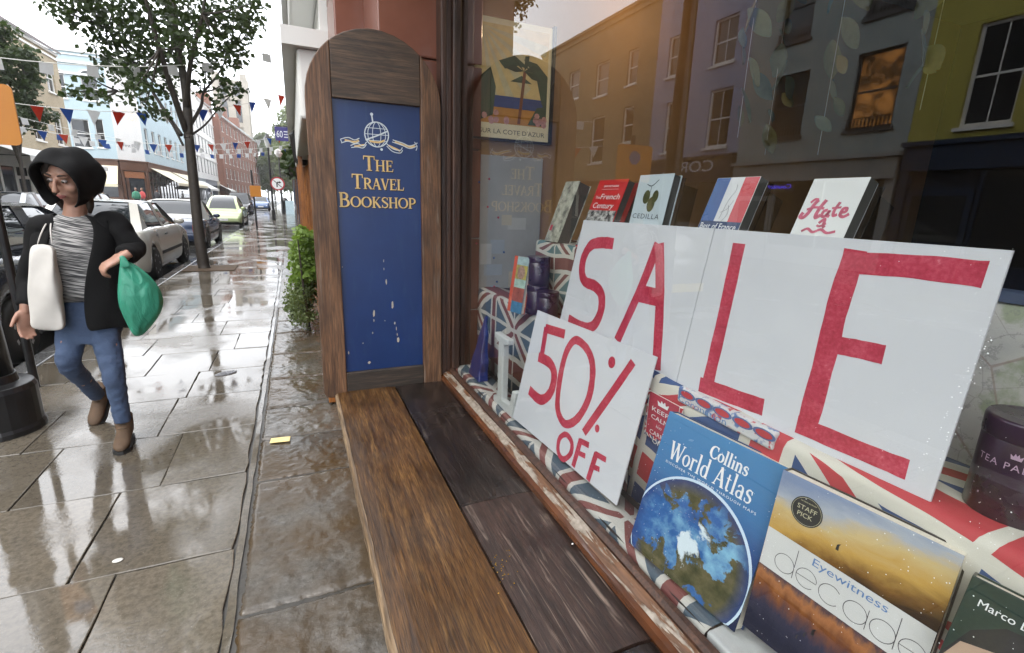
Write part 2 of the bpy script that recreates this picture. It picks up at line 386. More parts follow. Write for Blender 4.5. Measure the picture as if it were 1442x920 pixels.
def glass_mat(name, tint=(.96, .97, .97), k=1.8, ior=1.5, base=0.):
    t = NT(name); t.t.nodes.remove(t.b)
    tr = t.n('ShaderNodeBsdfTransparent'); tr.inputs[0].default_value = (*tint, 1)
    gl = t.n('ShaderNodeBsdfGlossy'); gl.inputs['Roughness'].default_value = 0.
    fr = t.n('ShaderNodeFresnel'); fr.inputs[0].default_value = ior
    bf = t.n('ShaderNodeNewGeometry').outputs['Backfacing']
    f = t.math('MULTIPLY', t.math('MULTIPLY_ADD', fr.outputs[0], k, base, clamp=True), t.math('SUBTRACT', 1., bf))
    m = t.n('ShaderNodeMixShader'); t.ln(f, m.inputs[0]); t.ln(tr.outputs[0], m.inputs[1]); t.ln(gl.outputs[0], m.inputs[2]); t.ln(m.outputs[0], t.out.inputs[0])
    return t.m
def brick_mat(name, a, b, mortar=(.3, .28, .25), axis='yz', scale=1., rough=.85):
    t = NT(name); x, y, z = t.xyz(t.pos(world=True))
    v = t.comb(y if axis == 'yz' else x, z)
    bk = t.n('ShaderNodeTexBrick'); t.ln(v, bk.inputs['Vector']); bk.inputs['Scale'].default_value = scale
    bk.inputs['Brick Width'].default_value = .225; bk.inputs['Row Height'].default_value = .075; bk.inputs['Mortar Size'].default_value = .006
    bk.inputs['Color1'].default_value = (*a, 1); bk.inputs['Color2'].default_value = (*b, 1); bk.inputs['Mortar'].default_value = (*mortar, 1)
    big = t.noise(t.pos(world=True), .5, 4)
    t.set(col=t.mix(t.ramp(big, [(.3, .35), (.7, 0.)]), bk.outputs['Color'], tuple(c * .6 for c in a)), rough=rough)
    t.bump(bk.outputs['Fac'], -.3, .01); return t.m
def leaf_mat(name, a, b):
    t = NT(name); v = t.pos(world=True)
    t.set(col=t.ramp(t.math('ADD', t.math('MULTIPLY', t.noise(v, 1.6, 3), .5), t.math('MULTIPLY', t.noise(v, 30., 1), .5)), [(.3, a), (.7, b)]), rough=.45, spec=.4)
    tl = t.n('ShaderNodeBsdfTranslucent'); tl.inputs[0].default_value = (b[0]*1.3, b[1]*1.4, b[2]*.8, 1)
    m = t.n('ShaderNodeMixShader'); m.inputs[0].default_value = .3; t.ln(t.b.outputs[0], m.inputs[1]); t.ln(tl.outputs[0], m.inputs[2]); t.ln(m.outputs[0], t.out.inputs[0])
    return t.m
def render_mat(name, col, streak=.18, rough=.8):
    """painted stucco with rain streaks"""
    t = NT(name); v = t.pos(world=True)
    s = t.noise(t.mapv(v, (2.5, 2.5, .25)), 1.2, 5, .6); n = t.noise(v, 1.1, 4)
    c = t.mix(t.ramp(s, [(.35, streak), (.6, 0.)]), col, tuple(k * .55 for k in col)); c = t.mix(t.ramp(n, [(.3, .25), (.7, 0.)]), c, tuple(k * .8 for k in col))
    t.set(col=c, rough=rough); t.bump(t.noise(v, 60., 3), .1, .004); return t.m
M = {}
M['white_paint'] = plain('white_paint', (.72, .71, .68), .5, .06, 3, world=True)
M['cream_paint'] = plain('cream_paint', (.66, .6, .48), .5, .06, 3, world=True)
M['black_iron'] = plain('black_iron', (.012, .012, .013), .3, .3, 12, .1)
M['dark_glass'] = None
t = NT('dark_glass'); t.set(col=(.015, .018, .022), rough=.04, spec=.7); M['dark_glass'] = t.m
M['steel'] = plain('steel', (.4, .4, .42), .3, .1, 20, metal=.9)
M['rubber'] = plain('rubber', (.015, .015, .015), .6, .2, 20)
M['glass'] = glass_mat('shop_glass', k=1.0, base=.078)
M['acrylic'] = glass_mat('acrylic', (.8, .82, .83), 1.2)
M['paper'] = plain('paper', (.72, .71, .67), .7, .04, 30)
M['pages'] = plain('pages', (.7, .66, .56), .8, .12, 300)
# ================================================================ the street floor
YEND = 320.
M['asphalt'] = None
t = NT('asphalt'); v = t.pos(world=True); n = t.noise(v, 60, 4); p = t.noise(v, .5, 4)
t.set(col=t.ramp(n, [(.3, (.035, .035, .037)), (.7, (.07, .07, .07))]), rough=t.ramp(p, [(.4, .3), (.6, .1)]), ior=1.6); t.bump(n, .25, .008); M['asphalt'] = t.m
M['mortar'] = plain('mortar', (.05, .045, .038), .35, .3, 30, .4, 60, world=True)
STONE = ((.088, .075, .058), (.122, .104, .08), (.165, .14, .108), (.05, .034, .017))
M['slab'] = stone_mat('slab_stone', STONE)
M['riven'] = stone_mat('riven_stone', ((.05, .046, .04), (.08, .073, .064), (.12, .108, .092), (.06, .036, .014)), riven=True)
M['kerb'] = stone_mat('kerb_stone', ((.1, .1, .1), (.15, .15, .15), (.2, .2, .19), (.1, .1, .1)), seedz=7)
t = NT('far_paving'); v = t.pos(world=True); x, y, z = t.xyz(v)
bk = t.n('ShaderNodeTexBrick'); t.ln(t.comb(x, y), bk.inputs['Vector']); bk.inputs['Scale'].default_value = 1; bk.inputs['Brick Width'].default_value = .75; bk.inputs['Row Height'].default_value = .62
bk.inputs['Mortar Size'].default_value = .012; bk.inputs['Color1'].default_value = (*STONE[1], 1); bk.inputs['Color2'].default_value = (*STONE[0], 1); bk.inputs['Mortar'].default_value = (.03, .03, .028, 1)
t.set(col=bk.outputs[0], rough=t.ramp(t.noise(v, 1.25, 4), [(.38, .25), (.55, .05)]), ior=1.6); M['far_paving'] = t.m
tag(MB().box((-1500, -1500, -.4), (1500, 1500, -.2)).build('ground', M['asphalt']), kind='structure')
tag(MB().box((-9.4, -30, -.2), (-2.22, YEND, -.12)).build('road', M['asphalt']), kind='structure')
pav = tag(MB().box((-2.06, -6, -.2), (.9, 14.6, -.014)).box((-2.06, 14.62, -.2), (.9, YEND, 0)).build('pavement', M['mortar']), kind='structure')
pav.data.materials.append(M['far_paving'])
for pl in pav.data.polygons:
    if pl.index >= 6: pl.material_index = 1
tag(MB().box((XF - .5, -30, -.2), (-9.4, 39.5, 0)).box((XF - .5, 53, -.2), (-9.4, YEND, 0)).build('opposite_pavement', M['far_paving']), kind='structure')
kerb = tag(MB().box((-2.2, -6, -.2), (-2.065, YEND, -.012)).build('kerb', M['mortar']), kind='structure')
y = -3.
while y < 40:
    L = random.uniform(.8, 1.1)
    MB().box((-2.215, y + .006, -.16), (-2.062, y + L - .006, random.uniform(-.002, .003))).build('kerb_stone', M['kerb'], kerb, bevel=.012)
    y += L
MB().box((-2.213, 40, -.16), (-2.063, YEND, 0)).build('kerb_stone', M['kerb'], kerb)
def slab(x0, x1, y0, y1, mat, jl=0., jr=0., je=.004, top=0., name='paving_slab', tilt=.0035):
    """a flagstone with chipped edges; jl / jr = raggedness of its long edges"""
    n = 6 if (jl or jr) and y0 < 6 else 3
    def side(a, b, amp, k): return [(a[0] + (b[0]-a[0])*i/k, a[1] + (b[1]-a[1])*i/k, random.uniform(-amp, amp)) for i in range(k)]
    g = .003; pts = []
    for q in side((x0+g, y0+g), (x1-g, y0+g), je, 4): pts.append((q[0], q[1] + q[2]))
    for q in side((x1-g, y0+g), (x1-g, y1-g), jr or je, n): pts.append((q[0] + q[2], q[1]))
    for q in side((x1-g, y1-g), (x0+g, y1-g), je, 4): pts.append((q[0], q[1] + q[2]))
    for q in side((x0+g, y1-g), (x0+g, y0+g), jl or je, n): pts.append((q[0] + q[2], q[1]))
    cx, cy = (x0+x1)/2, (y0+y1)/2; tx, ty = random.uniform(-tilt, tilt), random.uniform(-tilt, tilt)
    P = [(a - cx, b - cy, (a-cx)*tx + (b-cy)*ty) for a, b in pts]
    o = MB().prism([(a, b, c - .06) for a, b, c in P], (0, 0, .06)).build(name, mat, pav, bevel=.0035 if y0 < 7 else 0, norm=True)
    o.location = (cx, cy, top + random.uniform(-.002, .002)); return o
from mathutils import noise as _nz
def riven(x0, x1, y0, y1):
    """split-faced flagstone: low terraces with broken edges"""
    nx = 56; ny = max(24, int(56*(y1-y0)/(x1-x0))); g = .006; m = MB(); k = nx + 1; off = random.uniform(0, 50)
    for j in range(ny + 1):
        for i in range(nx + 1):
            x = x0 + g + (x1 - x0 - 2*g)*i/nx; y = y0 + g + (y1 - y0 - 2*g)*j/ny
            if i == 0: x += random.uniform(-.006, .006)
            if j in (0, ny): y += random.uniform(-.004, .004)
            v = _nz.fractal(Vector((x*3.6 + off, y*2.6 + x*1.2, off)), .8, 2.2, 8)*1.5 + 2; t_ = v*2.2; s = math.floor(t_); fr = t_ - s; st = (s + min(1, max(0, (fr - .84)/.16)))*.0024
            z = st - .012 + .0012*_nz.noise(Vector((x*38, y*38, off))) + .0008*_nz.noise(Vector((x*90, y*90, 1)))
            e = min(i, nx - i, j, ny - j); z = min(z, .008) - (.012 if e == 0 else .003 if e == 1 else 0)
            m.v.append((x, y, z))
    b = len(m.v); ring = [i for i in range(k)] + [j*k + nx for j in range(1, ny + 1)] + [ny*k + i for i in range(nx - 1, -1, -1)] + [j*k for j in range(ny - 1, 0, -1)]
    for i in ring: m.v.append((m.v[i][0], m.v[i][1], -.05))
    for j in range(ny):
        for i in range(nx): m.f.append((j*k + i, j*k + i + 1, (j+1)*k + i + 1, (j+1)*k + i))
    n = len(ring)
    for q in range(n): m.f.append((ring[q], b + q, b + (q+1) % n, ring[(q+1) % n]))
    return m.build('paving_slab', M['riven'], pav, smooth=True)
def gX(px, py): return gz(px, py).x
COURSES = [(-1.2, -.55, [-.95, -1.6]), (-.55, .1, [-1.2]), (.1, .75, [-.9, -1.5]), (.75, 1.4, [-1.15]),
           (1.4, 2.07, [gX(140, 860), -1.35]), (2.07, 2.72, [gX(137, 750), -1.62]), (2.72, 3.35, [gX(243, 644), gX(54, 672)]), (3.35, 3.98, [-.86, -1.5]),
           (3.98, 4.58, [gX(283, 520), -1.35]), (4.58, 5.2, [-.75, -1.2, -1.7]), (5.2, 5.8, [-.62, -1.35])]
y = 5.8
while y < 14.4:
    L = random.uniform(.52, .68); k = random.choice([1, 2, 2]); 
    COURSES.append((y, min(y + L, 14.6), sorted([-.34 - (i + 1) * 1.7 / (k + 1) + random.uniform(-.15, .15) for i in range(k)], reverse=True))); y += L
for y0, y1, js in COURSES:
    xs = [-.326] + list(js) + [-2.058]
    for i in range(len(xs) - 1):
        slab(xs[i+1], xs[i], y0, y1, M['slab'], jr=.009 if i == 0 else 0)
RB = [-.9, -.2, .55, 1.12, gz(430, 842).y, gz(420, 667).y, gz(417, 612).y, gz(410, 571).y, 4.2, 4.9, 5.7, 6.3, 7.1, 7.8, 8.6, 9.3, 10.2, 11, 11.9, 12.6, 13.5, 14.6]
for i in range(len(RB) - 1):
    if 1 < i < 12: riven(-.284, .4, RB[i], RB[i+1])
    else: slab(-.284, .4, RB[i], RB[i+1], M['riven'], jl=.01, je=.008)
m = MB(); rings = []
for i in range(120):
    yy = -1. + 15.6*(i/119)**1.6; a, b = random.uniform(-.004, .004), random.uniform(-.004, .004)
    rings.append([(-.319 + a, yy, -.013), (-.319 + a, yy, -.004), (-.292 + b, yy, -.005), (-.292 + b, yy, -.013)])
m.loft(rings).build('mortar_strip', M['slab'], pav, norm=True)
# things lying on the pavement
bp = gz(395, 622)
o = tag(MB().box((-.055, -.03, 0), (.055, .03, .006)).build('brass_plate', plain('brass', (.75, .6, .25), .3, .25, 40, .3, 90, metal=.3), bevel=.002), 'small pale yellow metal plate set in the paving by the rough flagstones', 'floor plate')
o.location = (bp.x, bp.y, .009); o.rotation_euler.z = -.1
o.parent = None
p = gz(166, 790); m = MB(); m.ellrings([((0, 0, 0), .019, .013), ((0, 0, .002), .018, .012), ((0, 0, .003), .012, .008)], 14)
o = tag(m.build('chewing_gum', plain('gum', (.55, .54, .5), .5, .05), smooth=True), 'flattened pale grey blob of gum on a wet flagstone', 'chewing gum'); o.location = (p.x, p.y, .002)
p = gz(318, 526); m = MB(); m.ellrings([((0, 0, 0), .085, .05), ((.01, 0, .006), .075, .04), ((.02, .01, .009), .03, .015)], 9)
o = tag(m.build('slate_fragment', plain('slate', (.09, .09, .1), .25, .3, 20, .4)), 'thin dark grey broken piece of stone lying on the wet pavement', 'stone'); o.location = (p.x, p.y, .001); o.rotation_euler.z = .4

# ================================================================ the bookshop
t = NT('terracotta'); v = t.pos(world=True)
t.set(col=t.ramp(t.math('ADD', t.math('MULTIPLY', t.noise(v, 4, 5), .6), t.math('MULTIPLY', t.n('ShaderNodeObjectInfo').outputs['Random'], .4)), [(.2, (.1, .033, .02)), (.55, (.17, .058, .034)), (.9, (.26, .105, .068))]), rough=.28, coat=.3)
t.bump(t.noise(v, 30, 4), .12, .004); M['terracotta'] = t.m
OAK = ((.03, .017, .01), (.115, .06, .03), (.2, .115, .06))
M['oak_z'] = wood_mat('oak_upright', (.04, .018, .009), (.14, .066, .03), (.225, .12, .06), axis='y', scale=1.2, wet=.42, patch=(.17, .13, .1), bump=.25)
M['oak_x'] = wood_mat('oak_rail', (.02, .014, .01), (.08, .045, .026), (.16, .1, .06), axis='x', scale=1.2, wet=.4, patch=(.012, .01, .008))
M['oak_dark'] = wood_mat('oak_bottom_rail', (.012, .01, .008), (.04, .026, .018), (.075, .05, .035), axis='x', scale=1.2, wet=.4)
M['frame_wood'] = wood_mat('frame_wood', (.02, .009, .006), (.06, .026, .015), (.11, .05, .028), axis='z', scale=1., wet=.35)
M['plank_front'] = wood_mat('plank_front', (.02, .0085, .0032), (.1, .045, .0135), (.22, .118, .04), axis='y', scale=2.1, wet=.28, patch=(.05, .026, .013), bump=.3)
M['plank_dark'] = wood_mat('plank_dark', (.008, .006, .005), (.026, .018, .015), (.055, .037, .03), axis='y', scale=1.7, wet=.12, patch=(.1, .082, .07), bump=.6)  # pale patch paints wet highlights into the wood, along with light scratches
M['plank_mid'] = wood_mat('plank_mid', (.014, .008, .006), (.04, .022, .017), (.072, .041, .031), axis='y', scale=1.7, wet=.3, patch=(.2, .15, .12), bump=.45)
shop = thing('bookshop', 'bookshop front with red glazed terracotta pier and large wooden framed display window', 'building', (.7, 2.6, 0))
def sp(mb, name, mat, **k):
    parent = k.pop('parent', shop); o = mb.build(name, mat, None, **k)
    o.parent = parent
    if parent is shop: o.matrix_parent_inverse = Matrix.Translation((-.7, -2.6, 0))
    return o
YW0, YW1 = -1.6, 2.5
ZG = .556
# stepped terracotta pier of separate blocks behind the board
xb = gx(484, 30, 0.262).x
z = 0.
hs = [.42, .44, .4, .46, .4]
k = 0
while z < 4.6:
    h = hs[k % 5]; k += 1
    sp(MB().box((.412, 2.56, z + .002), (.93, 3.0, z + h - .003)), 'terracotta_block', M['terracotta'], bevel=.008)
    sp(MB().box((.262, 3.004, z + .002), (.93, 3.45, z + h - .003)), 'terracotta_block', M['terracotta'], bevel=.008)
    z += h
sp(MB().box((.43, 2.58, 0), (.92, 3.44, 4.6)), 'pier_core', M['mortar'])
M['riser'] = plain('riser', (.05, .03, .022), .5, .2, 5, world=True)
sp(MB().box((.24, YW0, 0), (.72, YW1 + .05, .452)), 'stall_riser', M['riser'])
sp(MB().box((.12, YW0 - .5, 3.0), (1.1, 3.45, 3.6)), 'fascia', plain('fascia_blue', (.02, .045, .12), .35, .1, world=True), bevel=.01)
sp(MB().box((.5, YW0 - .4, 2.7), (.78, 2.56, 2.99)), 'window_head', M['frame_wood'], bevel=.01)
sp(MB().box((.3, YW0 - .5, 3.6), (1.1, 3.45, 9.)), 'upper_wall', brick_mat('shop_brick', (.22, .09, .05), (.3, .13, .08)))
# window post: outer mouldings, with the glass rebated into it
for a, b, c, d in ((.688, 2.47, .716, 2.56), (.716, 2.482, .745, 2.56), (.745, 2.466, .79, 2.56), (.79, 2.49, .86, 2.56)):
    sp(MB().box((a, b, .5 if a > .7 else .505), (c, d, 2.7)), 'window_post', M['frame_wood'], bevel=.007)
sp(MB().box((.66, YW0 - .4, .5), (.86, YW0, 2.7)), 'window_post', M['frame_wood'], bevel=.01)
# peeling sill
t = NT('peeling_paint'); v = t.pos(world=True); g = t.mapv(v, (14, 1.6, 14))
pm = t.math('ADD', t.math('MULTIPLY', t.noise(g, 3.2, 6, .7, .6), .6), t.math('MULTIPLY', t.noise(v, 6, 4, .6), .4))
woodc = t.ramp(t.noise(g, 8, 4), [(.3, (.05, .022, .01)), (.7, (.16, .075, .035))])
t.set(col=t.mix(t.ramp(pm, [(.48, 0.), (.5, 1.)]), woodc, t.ramp(t.noise(v, 50, 3), [(.3, (.16, .13, .1)), (.7, (.32, .28, .235))])), rough=.55)
t.bump(t.math('ADD', t.ramp(pm, [(.46, 0.), (.52, 1.)]), t.math('MULTIPLY', t.noise(g, 8, 4), .3)), .5, .004); M['peel'] = t.m
t = NT('orange_varnish'); v = t.pos(world=True); g = t.mapv(v, (14, 1.6, 14))
t.set(col=t.mix(t.ramp(t.noise(g, 2.5, 6, .7), [(.52, 0.), (.62, .8)]), t.ramp(t.noise(v, 9, 4), [(.3, (.045, .016, .008)), (.7, (.115, .04, .014))]), (.06, .03, .02)), rough=.25, coat=.4); t.bump(t.noise(g, 6, 4), .3, .004); M['varnish'] = t.m
XS = .682
def strip(prof, y0, y1, name, mat, n=26, jit=.0012):
    m = MB(); rings = []
    for i in range(n + 1):
        yy = y0 + (y1 - y0) * i / n
        rings.append([(x + random.uniform(-jit, jit), yy, z + random.uniform(-jit, jit)) for x, z in prof])
    m.loft(rings); return sp(m, name, mat, norm=True)
strip([(XS + .003, .48), (XS + .003, .5), (XS - .004, .505), (XS - .002, .523), (XS + .012, .529), (XS + .03, .53), (XS + .03, .48)], YW0, 2.466, 'sill_nosing', M['varnish'])
strip([(XS + .011, .5295), (XS + .03, .541), (XS + .042, .544), (XS + .045, .5), (XS + .02, .5)], YW0, 2.466, 'sill', M['peel'])
strip([(XS + .043, .51), (XS + .044, .549), (XS + .055, .556), (XS + .07, .556), (XS + .07, .51)], YW0, 2.466, 'glazing_bead', M['frame_wood'])
pane = sp(MB().box((XG, YW0, ZG - .012), (XG + .006, 2.52, 2.72)), 'pane', M['glass'])
# rain beads on the outside of the pane
t = NT('rain_bead'); t.set(col=(.75, .78, .8), rough=.05, trans=.0, spec=.8); M['bead'] = t.m
m = MB()
def bead(px, py, r):
    p = gx(px, py, XG)
    if p.z < ZG: return
    for q in range(1):
        n = 6; ring = [(XG - .0002, p.y + r*math.cos(2*PI*k/n), p.z + r*1.15*math.sin(2*PI*k/n)) for k in range(n)]
        ring2 = [(XG - r*.6, p.y + .6*r*math.cos(2*PI*k/n), p.z + .6*r*math.sin(2*PI*k/n)) for k in range(n)]
        m.loft([ring, ring2])
for k in range(420):
    if k % 2: bead(random.gauss(900, 55), random.gauss(690, 70), random.uniform(.0004, .0009))
    elif k % 4: bead(random.uniform(1060, 1430), random.uniform(700, 915), random.uniform(.0003, .0009))
    else: bead(random.uniform(720, 1430), random.uniform(330, 900), random.uniform(.0003, .0006))
for a, b in (((1410, 420), (1280, 690)), ((1395, 470), (1325, 650))):
    for k in range(26):
        f = random.random(); bead(a[0] + (b[0]-a[0])*f + random.gauss(0, 4), a[1] + (b[1]-a[1])*f, random.uniform(.0004, .0011))
rb = sp(m, 'rain_beads', M['bead'], smooth=True); rb['kind'] = 'stuff'
# ---- the inside of the shop
M['int_wall'] = plain('interior_wall', (.05, .033, .022), .8, .2, 2, world=True)
M['int_dark'] = plain('interior_dark', (.022, .017, .014), .8, .2, 2, world=True)
sp(MB().box((.9, YW0 - .4, -.02), (5.2, 2.7, .02)), 'floor', M['int_dark'])
sp(MB().box((.8, YW0 - .4, 2.95), (5.2, 2.7, 3.0)), 'ceiling', M['int_wall'])
sp(MB().box((5.0, YW0 - .4, 0), (5.2, 2.7, 3.0)), 'back_wall', M['int_dark'])
sp(MB().box((.86, 2.585, 0), (5.0, 2.72, 2.95)), 'side_wall', plain('amber_wall', (.3, .17, .07), .8, .2, 2, world=True))
sp(MB().box((.8, YW0 - .5, 0), (5.0, YW0 - .38, 2.95)), 'side_wall', M['int_wall'])
# ================================================================ the plank bench under the window
bench = thing('plank_bench', 'wet wooden plank bench running under the shop window', 'bench', (.4, 1., .5))
def bpart(x0, x1, y0, y1, mat, dz=0., nm='plank', bev=.008):
    m = MB(); ny = 24; nx = 6; top = []
    for i in range(ny + 1):
        for j in range(nx + 1):
            yy = y0 + (y1-y0)*i/ny; xx = x0 + (x1-x0)*j/nx
            zz = dz + .004*math.sin(yy*2.1 + x0*9) + random.uniform(-.0007, .0007) - (.004 if j in (0, nx) else 0)
            top.append((xx - .4, yy - 1., zz))
    b = len(top); m.v = top + [(p[0], p[1], -.045) for p in top]
    idx = lambda i, j: i*(nx+1) + j
    for i in range(ny):
        for j in range(nx):
            m.f.append((idx(i,j), idx(i,j+1), idx(i+1,j+1), idx(i+1,j)))
            m.f.append((b+idx(i,j), b+idx(i+1,j), b+idx(i+1,j+1), b+idx(i,j+1)))
        m.f.append((idx(i,0), idx(i+1,0), b+idx(i+1,0), b+idx(i,0))); m.f.append((idx(i,nx), b+idx(i,nx), b+idx(i+1,nx), idx(i+1,nx)))
    for j in range(nx):
        m.f.append((idx(0,j), b+idx(0,j), b+idx(0,j+1), idx(0,j+1))); m.f.append((idx(ny,j), idx(ny,j+1), b+idx(ny,j+1), b+idx(ny,j)))
    return m.build(nm, mat, bench, norm=True)
bpart(.14, .424, -1.2, 2.50, M['plank_front'])
yj = gz(700, 702, .5).y; yj2 = gz(930, 893, .5).y
bpart(.43, .683, yj + .003, 2.50, M['plank_dark'], -.001)
bpart(.43, .683, yj2 + .003, yj - .003, M['plank_mid'], .002)
bpart(.43, .683, -1.2, yj2 - .003, M['plank_dark'], -.001)
m = MB(); rings = []
for i in range(60):
    yy = -1.2 + 3.7*i/59; r = random.uniform(-.0015, .0015)
    rings.append([(.141 - .4 + r, yy - 1, -.003), (.1345 - .4 + r, yy - 1, -.006), (.128 - .4 + r, yy - 1, -.014), (.127 - .4 + r, yy - 1, -.035), (.141 - .4, yy - 1, -.045)])
m.loft(rings).build('worn_edge', wood_mat('edge_wood', (.06, .035, .018), (.2, .13, .07), (.38, .28, .18), axis='y', wet=.4), bench, norm=True)
for yy in (-.8, .5, 1.8): MB().box((-.15, yy - 1.03, -.5), (-.1, yy - .97, -.05)).box((-.15, yy - 1.03, -.1), (.25, yy - .97, -.05)).build('bracket', M['black_iron'], bench)
m = MB()
for k in range(26):
    c = gz(random.gauss(708, 12), random.gauss(800, 14), .506); r = random.uniform(.0012, .0022); a = random.random() * 6
    m.prism([(c.x + r*math.cos(a + i*PI/3), c.y + r*math.sin(a + i*PI/3), .5055) for i in range(6)], (0, 0, .0008))
tag(m.build('gold_glitter', plain('gold', (.85, .55, .1), .25, .1, metal=.9)), 'scatter of tiny gold sequins on the bench planks', 'glitter', kind='stuff')
m = MB()
for px, py in ((806, 768), (892, 863), (903, 874), (916, 893), (985, 914), (700, 565)):
    c = gz(px, py, .5); r = random.uniform(.003, .005)
    m.ellrings([((c.x, c.y, .504), r, r*.7), ((c.x, c.y, .506), r*.8, r*.5)], 7)
tag(m.build('paint_flakes', M['white_paint']), 'few white paint flakes fallen on the plank by the sill', 'paint flakes', kind='stuff')
# ================================================================ the hanging board with the shop's name
SB = Sheet((.38, 2.44, .47), (1, 0, 0), (0, 0, 1))
board = SB.root('shop_board', 'arched oak board with blue panel reading THE TRAVEL BOOKSHOP', 'sign board')
XL, XR, ZS = -.302, .298, 1.405
def arch_y(x, r=.3): return ZS + math.sqrt(max(r*r - (x + .002)**2, 0))
def bprism(pts, name, mat, z0=-.055, z1=0., bev=.004): return MB().prism([(x, y, z0) for x, y in pts], (0, 0, z1 - z0)).build(name, mat, board, bevel=bev, norm=True)
pl, pr, pb_, pt_ = -.192, .2, .128, ZS + .004
bl = [(XL + .035 - .035*math.sin(a), .04 - .035*math.cos(a)) for a in [0, .4, .8, 1.2, PI/2]]
bprism(bl[::-1][0:0] + [(pl - .001, .005)] + bl + [(XL, .6), (XL, ZS)] + [(x, arch_y(x)) for x in (-.299, -.29, -.275, -.255, -.23, -.21)] + [(pl - .001, arch_y(pl))], 'stile', M['oak_z'])
bprism([(pr + .001, .005), (XR - .02, .005), (XR, .03), (XR, ZS)] + [(x, arch_y(x)) for x in (.294, .285, .27, .25, .225)] + [(pr + .001, arch_y(pr))], 'stile', M['oak_z'])
bprism([(pl, pt_), (pr, pt_), (pr, arch_y(pr))] + [(x, arch_y(x)) for x in (.17, .13, .08, .03, -.002, -.03, -.08, -.13, -.17)] + [(pl, arch_y(pl))], 'top_rail', M['oak_x'], z1=-.003)
bprism([(pl, .005), (pr, .005), (pr, pb_), (pl, pb_)], 'bottom_rail', M['oak_dark'], z1=-.002)
t = NT('blue_panel'); v = t.pos(); n = t.noise(v, 3, 4); n2 = t.noise(t.mapv(v, (8, 1.5, 1)), 4, 5)
t.set(col=t.mix(t.ramp(n2, [(.55, 0.), (.75, .25)]), t.ramp(n, [(.3, (.004, .02, .085)), (.7, (.006, .028, .115))]), (.03, .06, .12)), rough=.32); M['blue_panel'] = t.m
MB().box((pl, pb_, -.045), (pr, pt_, -.022)).build('panel', M['blue_panel'], board)
M['gold_letter'] = plain('gold_letter', (.55, .38, .15), .4, .15, 60)
M['silver_letter'] = plain('silver_letter', (.5, .55, .58), .4, .1, 60)
M['black_print'] = plain('black_print', (.008, .008, .01), .5, .1)
def bp2(px, py): return SB.px(px, py)
ZL = -.0212
for body, base, wpx, cap in (('The', 241, 42, .066), ('Travel', 267, 73, .066), ('Bookshop', 293, 109, .066)):
    c = bp2(534, base); wm = wpx / 302.
    tot = sum((GL[ch.upper()][0]) * (cap if i == 0 else cap * .76) for i, ch in enumerate(body))
    ws = wm / tot
    m = MB(); serif(m, body, c[0] + .004, c[1] - .004, cap, ZL - .0004, .76, align='c', wscale=ws, bold=1.15); m.build('letter_shadow', M['black_print'], board)
    m = MB(); serif(m, body, c[0], c[1], cap, ZL, .76, align='c', wscale=ws, bold=1.1); m.build('lettering', M['gold_letter'], board)
m = MB(); gc = bp2(531.5, 189); R = .054
m.ribbon(arc(gc[0], gc[1], R, R, 0, 350, 28), .005, ZL, True)
for k in (.35, .75): m.ribbon(arc(gc[0], gc[1], R*k, R, 80, 280, 12), .0028, ZL + 5e-5); m.ribbon(arc(gc[0], gc[1], R*k, R, -100, 100, 12), .0028, ZL + 6e-5)
for k in (-.5, 0, .5): m.ribbon([(gc[0] - R*math.sqrt(1-k*k) + .004*i, gc[1] + k*R) for i in (0, 1)] + [(gc[0] + R*math.sqrt(1-k*k), gc[1] + k*R)], .0026, ZL + 8e-5)
m.ribbon([(gc[0] - R*.95, gc[1] - R*.5), (gc[0], gc[1] - R*.1), (gc[0] + R*.95, gc[1] + R*.35)], .006, ZL + 1e-4)
m.ribbon([(gc[0] - .016, gc[1] + R), (gc[0] - .02, gc[1] + R + .03)], .006, ZL); m.disc((gc[0] - .02, gc[1] + R + .032), .007, ZL + 1e-4, 10); m.disc((gc[0] + .02, gc[1] - R - .01), .006, ZL, 10)
rib = lambda l: [bp2(410 + a/2.788, b/2.788) for a, b in l]
for e in ([(195,545),(225,538),(250,548),(270,541)], [(198,560),(225,553),(250,562),(270,555)], [(235,570),(262,562),(285,572),(298,556)], [(238,578),(262,576),(285,580),(298,566)], [(375,560),(400,582),(430,590),(440,578)], [(378,572),(402,594),(432,600),(441,588)], [(400,556),(440,570),(470,582),(500,572)], [(402,548),(440,560),(470,572),(500,560)], [(488,556),(498,575),(494,590)], [(195,545),(202,560)]):
    m.ribbon(smooth_path(rib(e), 4), .0035, ZL + 2e-4)
m.build('globe_emblem', M['silver_letter'], board)
m = MB()
for e in ([(212,548),(250,556),(268,550)], [(250,574),(290,568)], [(310,552),(345,558),(370,550)], [(385,570),(432,592)], [(410,556),(470,576),(490,570)]):
    m.ribbon(smooth_path(rib(e), 3), .008, ZL + 1.2e-4)
m.build('emblem_gilding', M['gold_letter'], board)
m = MB()
ch = lambda X, Y: bp2(410 + X/3.068, 300 + Y/3.068)
for X, Y, a, b in ((403,210,3,9), (404,245,3,7), (414,300,5,16), (441,400,8,26), (361,440,7,22), (360,468,3,9), (451,480,5,9), (458,505,3,12), (466,552,9,17), (355,523,4,6), (340,652,10,8), (313,568,4,5), (223,236,3,3), (408,470,3,4), (250,610,4,10), (462,530,3,8)):
    c = ch(X, Y); q = 1/3.068/302
    MB().poly([(c[0] + a*.75*q*math.cos(i*PI/4)*random.uniform(.6, 1.1), c[1] + b*.9*q*math.sin(i*PI/4)*random.uniform(.6, 1.1), ZL + 1e-4) for i in range(8)]).build('paint_chip', plain('undercoat', (.34, .3, .25), .7, .2, 60), board)
